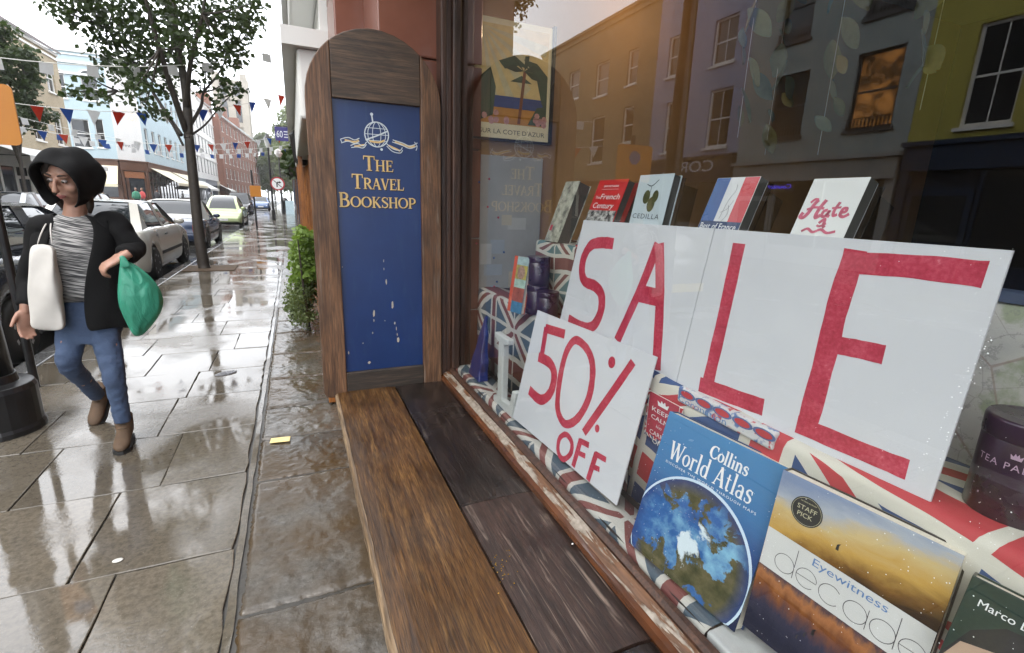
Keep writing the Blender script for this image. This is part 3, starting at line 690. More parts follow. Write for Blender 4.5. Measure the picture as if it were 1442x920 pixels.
# ================================================================ the window display
Z0, Z1, Z2 = .556, .985, 1.29              # lower platform, middle step, upper step
X1, X2 = .925, 1.03
JC = ((.05, .085, .12), (.5, .49, .45), (.17, .045, .04))  # flag colours dulled to paint the glare on the glass into the cloth
M['jack_glare'] = jack_mat('union_cloth_glare', 1.9, 2.6, .1, .35, JC)
M['jack_bold'] = jack_mat('union_cloth_bold', 1.35, 2.3, .23, .2, ((.02, .065, .2), (.62, .6, .53), (.46, .03, .045)), rot=.15)
M['jack_teal'] = jack_mat('union_cloth_teal', 2.6, 4.2, .1, .1, ((.08, .16, .17), (.5, .5, .44), (.15, .05, .045)))
def cloth(prof, y0, y1, name, mat, label, cat='cloth', ny=70, amp=.004):
    """cloth laid over a shelf: rounded edges, slack between the hold points"""
    m = MB(); rings = []
    for i in range(ny + 1):
        yy = y0 + (y1 - y0) * i / ny
        rings.append([(x + amp*math.sin(yy*23 + z*30) * (1 if 0 < k < len(prof)-1 else 0), yy, z + amp*.5*math.sin(yy*17 + x*40 + 1)) for k, (x, z) in enumerate(prof)])
    n = len(prof)
    for r in rings: m.v += r
    for i in range(ny):
        for j in range(n - 1): m.f.append((i*n + j, (i+1)*n + j, (i+1)*n + j + 1, i*n + j + 1))
    o = m.build(name, mat, smooth=True, norm=False)
    s = o.modifiers.new('thick', 'SOLIDIFY'); s.thickness = .0015
    return tag(o, label, cat)
lowp = [(.766, .50), (.766, .535), (.77, .55), (.782, Z0 + .001), (.83, Z0 + .001), (.9, Z0 + .001)]
cloth(lowp, .62, 2.56, 'display_cloth', M['jack_glare'], 'union flag cloth with glare painted into its colours along the bottom of the window display')
M['grey_card'] = plain('grey_card', (.4, .41, .42), .6, .1, 20)
o = tag(MB().box((.767, -.7, .50), (.9, .617, Z0 + .001)).build('display_ledge', plain('map_ledge', (.45, .46, .46), .6, .15, 12), bevel=.006), 'pale grey paper covered ledge under the atlas and landscape book', 'ledge')
midp = [(X1, Z0 + .002), (X1, .75), (X1 + .001, Z1 - .02), (X1 + .006, Z1 - .005), (X1 + .02, Z1), (X1 + .06, Z1), (X2 + .03, Z1)]
cloth(midp, 1.12, 2.56, 'display_cloth', M['jack_glare'], 'union flag cloth with glare painted into its colours over the step under the purple tins')
cloth([(x, z) for x, z in midp] + [(1.2, Z1), (1.4, Z1)], -.7, 1.115, 'display_cloth', M['jack_bold'], 'bright union flag cloth draped over the step behind the atlas')
upp = [(X2, Z1 + .002), (X2, 1.1), (X2 + .001, Z2 - .015), (X2 + .006, Z2 - .004), (X2 + .02, Z2), (1.3, Z2)]
cloth(upp, .62, 2.06, 'display_cloth', M['jack_teal'], 'teal toned union flag cloth on the upper step below the books')
disp = thing('display_stand', 'stepped wooden stand carrying the window display', 'display stand', (1.2, 1, 0))
def dpart(a, b, nm): 
    o = MB().box(a, b).build(nm, M['int_dark'], disp); o.matrix_parent_inverse = Matrix.Translation((-1.2, -1, 0)); return o
dpart((.772, -.7, .1), (1.5, 2.56, Z0 - .004), 'lower_step'); dpart((X1 + .012, -.7, Z0), (1.5, 2.56, Z1 - .008), 'middle_step'); dpart((X2 + .012, .63, Z1), (1.35, 2.05, Z2 - .008), 'upper_step')
# ---- painted cards
t = NT('sign_card'); v = t.pos(); t.set(col=t.ramp(t.noise(v, 6, 3), [(.3, (.585, .6, .64)), (.7, (.625, .64, .675))]), rough=.45); M['card'] = t.m
t = NT('red_brush'); v = t.pos(); st = t.noise(v, 130, 3, .6); st2 = t.noise(v, 14, 3)
t.set(col=t.ramp(t.math('ADD', t.math('MULTIPLY', st, .5), t.math('MULTIPLY', st2, .5)), [(.34, (.33, .018, .04)), (.5, (.45, .035, .07)), (.62, (.54, .075, .115)), (.7, (.62, .2, .24))]), rough=.5); M['red'] = t.m
def px_w(S, pts, wpx):                       # a brush width given in picture pixels, as metres on that card
    c = S.px(*pts[0]); d = S.o + S.x*c[0] + S.y*c[1] - Vector(EYE); return wpx * d.length / FPX * .99
def brush(S, root, strokes, name):
    m = MB(); 
    for i, (pts, wpx, *cl) in enumerate(strokes):
        pl = pts if len(pts) < 3 else smooth_path(pts, 5, bool(cl))
        q = S.pts(pl); wd = px_w(S, pts, wpx)
        m.ribbon(q, [wd * random.uniform(.95, 1.05) for _ in q], .0004 + i * 3e-5, bool(cl))
    return m.build(name, M['red'], root)
TLs, TRs, BRs = gx(822, 310, .985), gx(1427, 353, .985), gx(1310, 707, .945)
def card(S, cs, name, label, off=-.004):
    root = S.root(name, label, 'sign'); q = S.pts(cs)
    MB().prism([(a, b, off) for a, b in q], (0, 0, -off)).build('card', M['card'], root, norm=True); return root
yd = Vector((TRs - BRs)); yd.y = 0
SS = Sheet((.948, .8, 1.2), (0, -1, 0), (yd.x, 0, yd.z))
SS.o = TLs.copy(); SS = Sheet(TLs, TRs - TLs, TRs - BRs)
rt = card(SS, [(822, 310), (1006, 322), (951, 542), (784, 470)], 'sale_card', 'white card painted with the red letters S and A')
S_ = lambda l: [(620 + a/2.706, 220 + b/2.706) for a, b in l]
brush(SS, rt, [(S_([(660,334),(615,330),(575,340),(548,385),(540,440),(552,478),(590,496),(614,530),(612,590),(585,645),(545,652),(488,622)]), 16)], 'letter_s')
brush(SS, rt, [([(927,343),(905,400),(869,480)], 15.5), ([(929,343),(929,430),(924,521)], 17), ([(899,413),(934,421)], 23)], 'letter_a')
rt2 = card(SS, [(1007, 322), (1427, 353), (1310, 707), (952, 542)], 'sale_card', 'wide white card painted with the red letters L and E')
brush(SS, rt2, [([(1041,343),(1020,440),(995,548)], 19), ([(985,541),(1030,558),(1075,574)], 20)], 'letter_l')
brush(SS, rt2, [([(1205,352),(1180,430),(1163,500),(1133,612)], 26), ([(1192,370),(1290,376),(1388,387)], 25), ([(1172,485),(1210,492),(1245,500)], 21), ([(1122,597),(1200,630),(1278,662)], 21)], 'letter_e')
# the half price card
b0 = gz(722, 588, .575); b1 = gz(868, 712, .575); a0 = gx(757, 437, b0.x + .075); a1 = gx(925, 503, b1.x + .075)
SH = Sheet(b0, b1 - b0, (a0 - b0) + (a1 - b1))
rt = card(SH, [(757, 437), (925, 503), (868, 712), (722, 588)], 'discount_card', 'smaller white card painted 50% OFF in red')
H_ = lambda l: [(640 + a/2.875, 420 + b/2.875) for a, b in l]
brush(SH, rt, [(H_([(447,146),(368,122)]), 13), (H_([(372,118),(352,244)]), 11), (H_([(340,238),(385,262),(404,310),(390,380),(350,412),(303,372)]), 14)], 'figure_five')
brush(SH, rt, [(H_([(495,170),(542,215),(560,290),(545,400),(500,485),(450,510),(420,460),(420,380),(438,270),(462,200)]), 12, 1)], 'figure_nought')
m = MB(); brushes = [(H_([(724,258),(640,380),(524,545)]), 13)]
o = brush(SH, rt, brushes, 'percent_sign'); m = MB()
for (a, b), r in (((637, 260), 21), ((578, 528), 14)):
    c = SH.px(*H_([(a, b)])[0]); w_ = px_w(SH, [H_([(a, b)])[0]], r/2.875); MB().disc(c, w_, .0005, 16, w_*1.15).build('percent_dot', M['red'], rt)
brush(SH, rt, [(H_([(452,552),(475,585),(470,630),(440,652),(420,620),(425,570)]), 8, 1), (H_([(512,572),(480,682)]), 9), (H_([(508,577),(545,596)]), 8), (H_([(498,624),(530,640)]), 7), (H_([(575,628),(540,738)]), 9), (H_([(570,630),(614,655)]), 8), (H_([(557,680),(588,694)]), 7)], 'word_off')
# ---- books
def book(S, w_, h_, th, name, label, cover, spine=None, cat='book', hard=True, pages=None):
    """standing book: front cover, page block, spine on the left, back cover"""
    r = S.root(name, label, cat); c = .003 if hard else .001; e = .003 if hard else 0
    MB().box((0, 0, -c), (w_, h_, 0)).build('front_cover', cover, r, bevel=.001)
    MB().box((0, 0, -th), (w_, h_, -th + c)).build('back_cover', spine or cover, r)
    MB().box((0, 0, -th + c + .0002), (c, h_, -c - .0002)).build('spine', spine or cover, r)
    MB().box((c + .0003, e, -th + c + .0004), (w_ - e, h_ - e, -c - .0004)).build('pages', pages or M['pages'], r)
    return r
# atlas
bl_, br_ = gz(885, 764, .572), gz(1029, 887, .572); tl_ = gx(957, 582, bl_.x + .105)
SA = Sheet(bl_, br_ - bl_, tl_ - bl_)
aw, ah = SA.px(1112, 665)[0], (SA.px(957, 582)[1] + SA.px(1112, 665)[1]) / 2
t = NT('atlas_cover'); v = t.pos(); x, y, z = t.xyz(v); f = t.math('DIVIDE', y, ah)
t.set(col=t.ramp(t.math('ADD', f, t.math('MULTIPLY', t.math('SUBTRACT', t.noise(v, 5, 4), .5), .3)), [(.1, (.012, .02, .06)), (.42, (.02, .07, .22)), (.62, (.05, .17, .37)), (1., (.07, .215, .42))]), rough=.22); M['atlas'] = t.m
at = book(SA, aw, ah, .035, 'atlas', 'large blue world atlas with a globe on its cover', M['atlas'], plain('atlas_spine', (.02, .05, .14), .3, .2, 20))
gc = SA.px(985, 806); gr = .43 * aw
(ax_, ay_), (bx2, by2), (cx2, cy2) = SA.px(907.5, 697.6), SA.px(1020, 709), SA.px(1056, 810)
_d = 2*(ax_*(by2-cy2) + bx2*(cy2-ay_) + cx2*(ay_-by2)); gc = (((ax_**2+ay_**2)*(by2-cy2) + (bx2**2+by2**2)*(cy2-ay_) + (cx2**2+cy2**2)*(ay_-by2))/_d, ((ax_**2+ay_**2)*(cx2-bx2) + (bx2**2+by2**2)*(ax_-cx2) + (cx2**2+cy2**2)*(bx2-ax_))/_d); gr = math.hypot(ax_-gc[0], ay_-gc[1]); print('globe', gc, gr, aw, ah)
t = NT('atlas_globe'); v = t.mapv(t.pos(), (1, 1, 1), (3.1, 1.7, 0)); n = t.noise(v, 9, 8, .62, .4); n2 = t.noise(v, 26, 6, .6); n3 = t.noise(v, 5, 3)
ocean = t.ramp(t.math('ADD', t.math('MULTIPLY', n2, .35), t.math('MULTIPLY', n3, .65)), [(.3, (.01, .03, .12)), (.47, (.03, .12, .34)), (.6, (.22, .45, .62))])
land = t.ramp(n2, [(.3, (.035, .045, .016)), (.55, (.1, .09, .04)), (.75, (.16, .14, .08))])
x, y, z = t.xyz(t.pos()); south = t.math('ADD', t.math('MULTIPLY', t.math('SUBTRACT', ah * .25, y), 1.3), t.math('MULTIPLY', t.math('SUBTRACT', x, aw * .55), .6)); south = t.math('MAXIMUM', south, t.math('MULTIPLY', t.math('SUBTRACT', y, ah * .47), 1.6))
c = t.mix(t.ramp(t.math('ADD', n, south), [(.525, 0.), (.545, 1.)]), ocean, land)
dc = t.n('ShaderNodeVectorMath', operation='DISTANCE'); t.ln(t.pos(), dc.inputs[0]); dc.inputs[1].default_value = (gc[0], gc[1] + .03, 0)
ice = t.math('ADD', t.ramp(dc.outputs['Value'], [(.0, .24), (.12, .0)]), n)
c = t.mix(t.ramp(ice, [(.7, 0.), (.74, 1.)]), c, (.62, .72, .78))
rim = t.n('ShaderNodeVectorMath', operation='DISTANCE'); t.ln(t.pos(), rim.inputs[0]); rim.inputs[1].default_value = (gc[0], gc[1], 0)
c = t.mix(t.ramp(t.math('DIVIDE', rim.outputs['Value'], gr), [(.8, 0.), (.99, .85)]), c, (.02, .05, .18))
t.set(col=c, rough=.22); M['globe'] = t.m
def clip_disc(cx, cy, r, n=64): return [(min(max(cx + r*math.cos(2*PI*k/n), .0), aw), min(max(cy + r*math.sin(2*PI*k/n), .0), ah)) for k in range(n)]
m = MB(); m.poly([(a, b, .0003) for a, b in clip_disc(gc[0], gc[1], gr*1.03)]); m.build('globe_rim', plain('rim_light', (.55, .68, .8), .3, .05), at)
m = MB(); m.poly([(a, b, .0006) for a, b in clip_disc(gc[0] - .001, gc[1] - .002, gr)]); m.build('globe', M['globe'], at)
M['white_print'] = plain('white_print', (.75, .77, .78), .4, .03)
m = MB(); serif(m, 'Collins', aw*.6, ah*.845, .031, .0008, align='c', wscale=.92, bold=1.3); m.build('title', M['white_print'], at)
m = MB(); serif(m, 'World Atlas', aw*.475, ah*.705, .046, .0008, align='c', wscale=.83, bold=.95); m.build('title', M['white_print'], at)
m = MB(); sans(m, 'DISCOVER THE WORLD THROUGH MAPS', aw*.5, ah*.668, .0062, aw*.78, .0008, align='c', spacing=1.3); m.build('subtitle', M['white_print'], at)
# photo history book
bl_ = gz(1045, 880, .6); tl_ = gx(1117, 668, bl_.x + .05); tr_ = gx(1361, 785, .897)
SD = Sheet(bl_, tr_ - tl_, tl_ - bl_)
dw, dh = SD.px(1358, 785)[0], SD.px(1117, 668)[1]
t = NT('dusk_photo'); v = t.pos(); x, y, z = t.xyz(v); n = t.noise(t.mapv(v, (1, 2.2, 1)), 9, 6, .6, .6)
f = t.math('ADD', t.math('DIVIDE', y, dh), t.math('MULTIPLY', t.math('SUBTRACT', n, .5), .22)); f = t.math('ADD', f, t.math('MULTIPLY', x, -.55))
sk = t.ramp(f, [(.42, (.018, .01, .006)), (.52, (.03, .016, .008)), (.58, (.16, .075, .015)), (.67, (.5, .3, .07)), (.76, (.55, .42, .2)), (.84, (.36, .4, .46)), (.95, (.2, .26, .4))])
t.set(col=sk, rough=.18); M['dusk'] = t.m
dec = book(SD, dw, dh, .032, 'photo_book', 'hardback titled decade with golden dusk photograph and round black sticker', M['dusk'], plain('dark_cover', (.03, .025, .025), .3, .2, 20))
t = NT('sunset_sea'); v = t.pos(); x, y, z = t.xyz(v); n = t.noise(t.mapv(v, (3, 1, 1)), 14, 5, .6)
f = t.math('ADD', t.math('DIVIDE', y, dh*.42), t.math('ADD', t.math('MULTIPLY', t.math('SUBTRACT', n, .5), .5), t.math('MULTIPLY', x, .3)))
t.set(col=t.ramp(f, [(.2, (.01, .012, .03)), (.5, (.03, .03, .06)), (.75, (.2, .07, .025)), (.9, (.35, .14, .05)), (1.05, (.08, .05, .06))]), rough=.2); M['sea'] = t.m
b0y, b1y = dh*.425, dh*.655
MB().poly([(.001, .001, .0004), (dw - .001, .001, .0004), (dw - .001, b0y, .0004), (.001, b0y, .0004)]).build('lower_photo', M['sea'], dec)
MB().poly([(.001, b0y, .0005), (dw - .001, b0y - .012, .0005), (dw - .001, b1y - .012, .0005), (.001, b1y, .0005)]).build('title_band', plain('band_white', (.6, .61, .6), .3, .04), dec)
M['blue_print'] = plain('blue_print', (.09, .2, .42), .4, .05); M['grey_print'] = plain('grey_print', (.06, .06, .07), .4, .05)
m = MB(); sans(m, 'Eyewitness', dw*.33, dh*.585, .016, dw*.44, .0008, ang=-.03); m.build('title', M['blue_print'], dec)
m = MB(); xx = dw*.1; yy = dh*.45; s_ = .036; lw = .0012
def ring(cx, cy, r): m.ribbon(arc(cx, cy, r, r, 0, 348, 26), lw, .0009, True)
r = s_*.52; stp = dw*.152
for i, chh in enumerate('decade'):
    cx = xx + r + stp*i; cy = yy + r - .002*i
    if chh in 'dac': 
        if chh == 'c': m.ribbon(arc(cx, cy, r, r, 40, 320, 20), lw, .0009)
        else: ring(cx, cy, r)
    if chh == 'e': m.ribbon([(cx - r, cy), (cx + r, cy)] + arc(cx, cy, r, r, 0, 315, 24)[1:], lw, .0009)
    if chh == 'd': m.ribbon([(cx + r, cy - r), (cx + r, cy + r*2.2)], lw, .00092)
    if chh == 'a': m.ribbon([(cx + r, cy - r), (cx + r, cy + r)], lw, .00092)
m.build('title', M['grey_print'], dec)
sc_ = SD.px(1136, 721); m = MB(); m.disc(sc_, .029, .0007, 32); m.build('sticker', plain('sticker', (.018, .02, .022), .35, .1), dec)
m = MB(); sans(m, 'STAFF', sc_[0], sc_[1] + .001, .0095, .036, .001, align='c'); sans(m, 'PICK', sc_[0] - .001, sc_[1] - .013, .0095, .028, .001, align='c')
m.ribbon(arc(sc_[0], sc_[1], .0265, .0265, 0, 350, 30), .0006, .001, True); sans(m, 'THE TRAVEL BOOKSHOP', sc_[0], sc_[1] + .0165, .0026, .03, .001, align='c'); m.build('sticker_text', plain('sticker_cream', (.55, .52, .36), .5, .05), dec)
m = MB()
for px, py, hh in ((1180, 770, .014), (1133, 893, .012), (1145, 890, .016), (1122, 896, .01)):
    c = SD.px(px, py); m.poly([(c[0] - hh*.18, c[1] - hh*.5, .0007), (c[0] + hh*.18, c[1] - hh*.5, .0007), (c[0] + hh*.14, c[1] + hh*.2, .0007), (c[0] + hh*.3, c[1] + hh*.5, .0007), (c[0], c[1] + hh*.36, .0007), (c[0] - hh*.14, c[1] + hh*.2, .0007)])
m.build('photo_figures', M['black_print'], dec)
# green art book at the corner
bl_ = gx(1315, 935, .83); tl_ = gx(1362, 806, .872); xd = gx(1442, 846, .885) - tl_
SG = Sheet(bl_, xd, tl_ - bl_); gh = SG.px(1362, 806)[1]
gb = book(SG, .26, gh, .03, 'art_book', 'dark green art book in the corner with an author name in white', plain('green_cover', (.012, .03, .024), .3, .12, 12))
c = SG.px(1376, 853); c2 = SG.px(1440, 888); m = MB(); sans(m, 'Marco Livingstone', c[0], c[1], .0115, None, .0006, ang=math.atan2(c2[1]-c[1], c2[0]-c[0])); m.build('author_name', M['white_print'], gb)
m = MB(); m.poly([(a, b, .0004) for a, b in [(.0, .02), (.02, gh*.5), (.05, gh*.68), (.09, gh*.72), (.13, gh*.66), (.17, gh*.5), (.19, .02)]]); m.build('cover_picture', M['black_print'], gb)
m = MB(); m.poly([(a, b, .0006) for a, b in [(.0, .01), (.015, gh*.35), (.05, gh*.42), (.1, gh*.3), (.12, .01)]]); m.build('cover_picture', plain('skin_print', (.4, .28, .2), .5, .1), gb)
# books on the upper step, leaning on clear stands
def lean_book(tl, tr, xt, th, name, label, cover, yaw=0., stand=False, lean=.095):
    T0 = gx(*tl, xt); T1 = gx(*tr, xt + yaw); zb = Z2 + .004
    hgt = (T0.z - zb); xd = T1 - T0; xd.z = 0; hz = Vector((-xd.y, xd.x, 0)).normalized()
    if hz.x < 0: hz = -hz
    B0 = T0 - hz * lean; B0.z = zb
    S = Sheet(B0, xd, T0 - B0); w_, h_ = xd.length, (T0 - B0).length
    r = book(S, w_, h_, th + .012, name, label, cover, hard=th > .02, pages=plain('grey_page_edges', (.07, .068, .06), .7, .15, 200)); th += .012
    if stand:
        sr = S.root('book_stand', f'clear acrylic stand holding up the {stand}', 'book stand', 'clear book stands')
        MB().box((-.004, -.002, -th - .007), (w_ + .012, h_ * .98, -th - .004)).build('back_plate', M['acrylic'], sr)
        MB().box((w_ + .009, -.002, -th - .0638), (w_ + .012, h_*.9, -th - .0073)).build('side_plate', M['acrylic'], sr)
        MB().box((-.004, -.006, -th - .004), (w_ + .012, -.003, .004)).build('foot', M['acrylic'], sr)
    return r, S, w_, h_
t = NT('magazine'); v = t.pos(); t.set(col=t.ramp(t.noise(v, 26, 5, .6), [(.35, (.1, .11, .1)), (.5, (.35, .36, .3)), (.65, (.5, .5, .42))]), rough=.3); M['mag'] = t.m
r, S, w_, h_ = lean_book((797, 256), (817, 253), 1.13, .05, 'travel_book', 'book with grey pictured cover leftmost on the upper step', M['mag'], yaw=.0)
MB().poly([(.01, .05, .0004), (.03, .05, .0004), (.03, .075, .0004), (.01, .075, .0004)]).build('red_label', M['red'], r)
r, S, w_, h_ = lean_book((845, 254), (886, 252), 1.12, .035, 'history_book', 'red hardback titled The French Century', plain('red_cover', (.5, .02, .02), .3, .08, 10))
MB().poly([(.001, .005, .0004), (w_ - .001, .005, .0004), (w_ - .001, S.px(860, 297)[1], .0004), (.001, S.px(860, 297)[1], .0004)]).build('cover_photo', (lambda t: (t.set(col=t.ramp(t.noise(t.pos(), 45, 5, .6, .5), [(.4, (.01, .01, .01)), (.6, (.5, .5, .48))]), rough=.3), t.m)[1])(NT('crowd_photo')), r)
m = MB(); serif(m, 'TaE', 0, -5, .01); m = MB()
f0, f1 = S.px(865, 281)[1], S.px(862, 294)[1]; sans(m, 'French', w_*.27, f0, .023, w_*.65, .0006, shear=.12); sans(m, 'Century', w_*.1, f1, .023, w_*.72, .0006, shear=.12); sans(m, 'The', w_*.08, f0 + .002, .012, w_*.17, .0006); sans(m, 'BRIAN MOYNAHAN', w_*.5, h_*.89, .008, w_*.5, .0006, align='c')
m.ribbon([(w_*.2, h_*.86), (w_*.8, h_*.86)], .0008, .0006); m.build('title', M['white_print'], r)
r, S, w_, h_ = lean_book((889, 258), (901, 256), 1.15, .03, 'paperback', 'red edged paperback half hidden behind the red hardback', plain('dark_red_cover', (.2, .02, .015), .4, .1, 10))
r, S, w_, h_ = lean_book((902, 247), (950, 245), 1.1, .022, 'olive_book', 'pale blue book titled CEDILLA with olives on it', plain('pale_cover', (.5, .58, .62), .3, .04, 10), stand='pale blue olive book', lean=.05)
m = MB(); cc = S.px(922, 309); sans(m, 'CEDILLA', w_*.47, cc[1], .017, w_*.8, .0005, align='c', spacing=1.15); m.build('title', M['grey_print'], r)
m = MB()
oy = S.px(922, 282)[1]
for a, b, q in ((.36, .01, .023), (.54, -.014, .025), (.62, .012, .02)): m.disc((w_*a, oy + b), q*.75, .0005 + q*.01, 18, q)
m.build('olives', plain('olive', (.07, .075, .02), .4, .25, 60), r)
m = MB(); m.ribbon(smooth_path([(w_*.3, oy + .052), (w_*.45, oy + .046), (w_*.62, oy + .066)], 4), .0025, .0008); m.ribbon([(w_*.45, oy + .046), (w_*.44, oy + .02)], .002, .00085); m.build('stalk', M['black_print'], r)
M['fr_blue'] = plain('tricolour_blue', (.02, .08, .26), .25, .1, 10); M['fr_red'] = plain('tricolour_red', (.5, .04, .05), .25, .1, 10)
r, S, w_, h_ = lean_book((1011, 251), (1072, 248), 1.1, .02, 'tricolour_book', 'book with blue white and red tricolour cover', plain('tri_white', (.62, .63, .64), .25, .05, 10), stand='tricolour book')
MB().poly([(.001, .001, .0004), (w_*.34, .001, .0004), (w_*.34, h_ - .001, .0004), (.001, h_ - .001, .0004)]).build('blue_band', M['fr_blue'], r)
MB().poly([(w_*.67, .001, .0004), (w_ - .001, .001, .0004), (w_ - .001, h_ - .001, .0004), (w_*.67, h_ - .001, .0004)]).build('red_band', M['fr_red'], r)
MB().poly([(.001, .001, .0006), (w_ - .001, .001, .0006), (w_ - .001, S.px(1030, 313)[1], .0006), (.001, S.px(1030, 313)[1], .0006)]).build('navy_band', plain('navy_band', (.01, .03, .1), .25, .1), r)
m = MB(); sans(m, 'Best of France', w_*.06, S.px(1020, 324)[1], .018, w_*.86, .0009); m.build('title', M['white_print'], r)
m = MB()
for l in ([(.45,.55),(.5,.75),(.58,.85),(.56,.92)], [(.42,.62),(.55,.66),(.62,.75)], [(.5,.5),(.6,.6),(.55,.7)]): m.ribbon(smooth_path([(w_*a, h_*b) for a, b in l], 4), .0012, .0009)
m.build('line_drawing', M['grey_print'], r)
r, S, w_, h_ = lean_book((1147, 252), (1227, 248), 1.1, .02, 'white_book', 'white book with the word Hate in pink ornamental script', plain('white_cover', (.66, .67, .66), .3, .03), stand='white book with pink script')
m = MB(); hy0, hy1 = S.px(1180, 325)[1], S.px(1180, 282)[1]; u = lambda l: [(w_*a, hy0 + (hy1 - hy0)*(b - .12)/.58) for a, b in l]
for l, wd in (([(.08,.44),(.05,.36),(.12,.34),(.18,.44),(.22,.6),(.27,.7)], .009), ([(.14,.64),(.2,.71),(.27,.7)], .006), ([(.42,.7),(.37,.58),(.34,.42),(.36,.35),(.43,.4)], .009), ([(.12,.5),(.26,.55),(.44,.53)], .006), ([(.52,.5),(.46,.48),(.45,.4),(.5,.37),(.55,.44),(.56,.5),(.55,.4),(.6,.38)], .007), ([(.68,.66),(.64,.5),(.66,.4),(.72,.42)], .007), ([(.58,.54),(.74,.56)], .005), ([(.76,.46),(.84,.48),(.84,.54),(.78,.53),(.77,.42),(.84,.38),(.92,.44)], .007), ([(.46,.24),(.54,.32),(.56,.2),(.6,.16)], .007), ([(.44,.2),(.5,.18),(.6,.24)], .005), ([(.2,.06),(.3,.12),(.42,.06),(.55,.12),(.68,.06),(.82,.1)], .006)):
    m.ribbon(smooth_path(u(l), 5), wd, .0005 + len(m.f)*1e-6)
m.build('title', plain('pink_script', (.5, .1, .16), .4, .35, 60), r)
# ---- tins, letters, cushion, map
TIN = plain('purple_tin', (.02, .0025, .02), .28, .12, 10, coat=.3)
def tin(c, r, h, name, label, text=False):
    o = thing(name, label, 'tin', c, group='purple tea tins')
    MB().lathe([(r*.97, 0), (r, .003), (r, h*.8), (r*.985, h*.805)], 32).build('body', TIN, o, smooth=False, bevel=0)
    MB().lathe([(r*1.015, h*.8), (r*1.025, h*.81), (r*1.025, h*.97), (r*.99, h), (r*.9, h*.995), (r*.3, h*.99)], 32).build('lid', TIN, o)
    for ch in o.children:
        for pl in ch.data.polygons: pl.use_smooth = len(pl.vertices) == 4
    if text:
        vs = MB(); sans(vs, 'TEA PALACE', 0, h*.55, h*.07, 2*r*.84, 0, align='c', spacing=1.2); vs.ribbon([(-r*.6, h*.215), (r*.6, h*.215)], h*.02, 0)
        vs.ribbon([(-r*.8, h*.15), (r*.8, h*.15), (r*.8, h*.28), (-r*.8, h*.28)], .0008, 0, True)
        vs.poly([(a*.006, h*.66 + b*.008, 0) for a, b in [(-1,0),(1,0),(1.25,1),(.6,.6),(.35,1.3),(0,.8),(-.35,1.3),(-.6,.6),(-1.25,1)]])
        va = math.atan2(-c[1], -c[0]) - .15
        vs.v = [((r + .0008) * math.cos(va + a / r), (r + .0008) * math.sin(va + a / r), b) for a, b, _ in vs.v]
        vs.build('printed_label', plain('tin_print', (.42, .3, .4), .4, .05), o)
    return o
c = gz(1420, 745, Z1); tin((c.x + .055, c.y + .022, Z1 + .002), .058, .165, 'tea_tin', 'large purple tea tin at right in front of the map', True)
q = gx(768, 404, .955)
zt = Z1 + .003
p1_ = gx(752, 440, .952); tin((.952, p1_.y - .02, zt), .052, .125, 'tea_tin', 'lower purple tea tin with another standing on it')
tin((.955, p1_.y - .018, zt + .127), .05, .12, 'tea_tin', 'purple tea tin standing on top of another')
tin((.945, p1_.y - .135, zt), .046, .115, 'tea_tin', 'short purple tea tin right of the stacked pair')
# postcard book beside the tins
bl_ = gz(714, 437, Z1 + .002); tl_ = gx(738, 362, bl_.x + .05); S = Sheet(bl_, (.25, -1, 0), tl_ - bl_); h_ = S.px(738, 362)[1]
r = book(S, .1, h_, .02, 'photo_guide', 'upright photo book with an orange spine left of the tins', plain('photo_cover', (.25, .3, .3), .3, .3, 20), plain('orange_spine', (.5, .08, .03), .4, .1))
MB().poly([(0, 0, .0003), (.022, 0, .0003), (.022, h_, .0003), (0, h_, .0003)]).build('orange_strip', plain('orange_spine', (.5, .08, .03)), r)
for a, b, cc in ((0, .2, (.05, .16, .28)), (.2, .45, (.28, .07, .04)), (.45, .6, (.3, .42, .36)), (.6, .85, (.35, .3, .06)), (.85, 1, (.3, .4, .4))):
    MB().poly([(.023, h_*a, .0004), (.099, h_*a, .0004), (.099, h_*b, .0004), (.023, h_*b, .0004)]).build('cover_strip', plain(f'strip{a}', cc, .3, .3, 40), r)
m = MB(); m.disc((.06, h_*.72), .026, .0007, 14, .03); m.build('cover_portrait', plain('portrait', (.3, .18, .13), .4, .4, 80), r)
# big white letters
M['letter_white'] = plain('letter_white', (.55, .57, .56), .4, .04, 10)
lb = gz(688, 568, Z0 + .004); SL = Sheet((lb.x + .035, lb.y + .0, Z0 + .003), (0, -1, 0), (0, 0, 1)); lh = SL.px(695, 466)[1]
u_ = lh
Lp = [(-.1,0),(.56,0),(.64,.38),(.54,.38),(.46,.15),(.21,.12),(.21,.89),(.36,.93),(.36,1),(-.1,1),(-.1,.93),(.04,.89),(.04,.12),(-.1,.08)]
o = SL.root('letter_l', 'tall white letter L standing behind the glass', 'letter'); MB().prism([(a*u_, b*u_, -.03) for a, b in Lp], (0, 0, .03)).build('letter_body', M['letter_white'], o, bevel=.005, norm=True)
def ringletter(S, cx, cy, ro, ri, ratio, name, label):
    o = S.root(name, label, 'letter'); rings = []
    for k in range(28):
        a = 2*PI*k/28; ca, sa = math.cos(a), math.sin(a)
        rings.append([(cx + ro*ca, cy + ro*ratio*sa, -.03), (cx + ro*ca, cy + ro*ratio*sa, .015), (cx + ri*ca, cy + (ro*ratio - .016)*sa, .015), (cx + ri*ca, cy + (ro*ratio - .016)*sa, -.03)])
    MB().loft(rings, closed=True).build('letter_body', M['letter_white'], o, bevel=.004, norm=True)
SL2 = Sheet((.835, gx(746, 540, .835).y, Z0 + .003), (0, -1, 0), (0, 0, 1)); ringletter(SL2, 0, .085, .08, .052, 1.06, 'letter_o', 'round white letter o half hidden by the discount card')
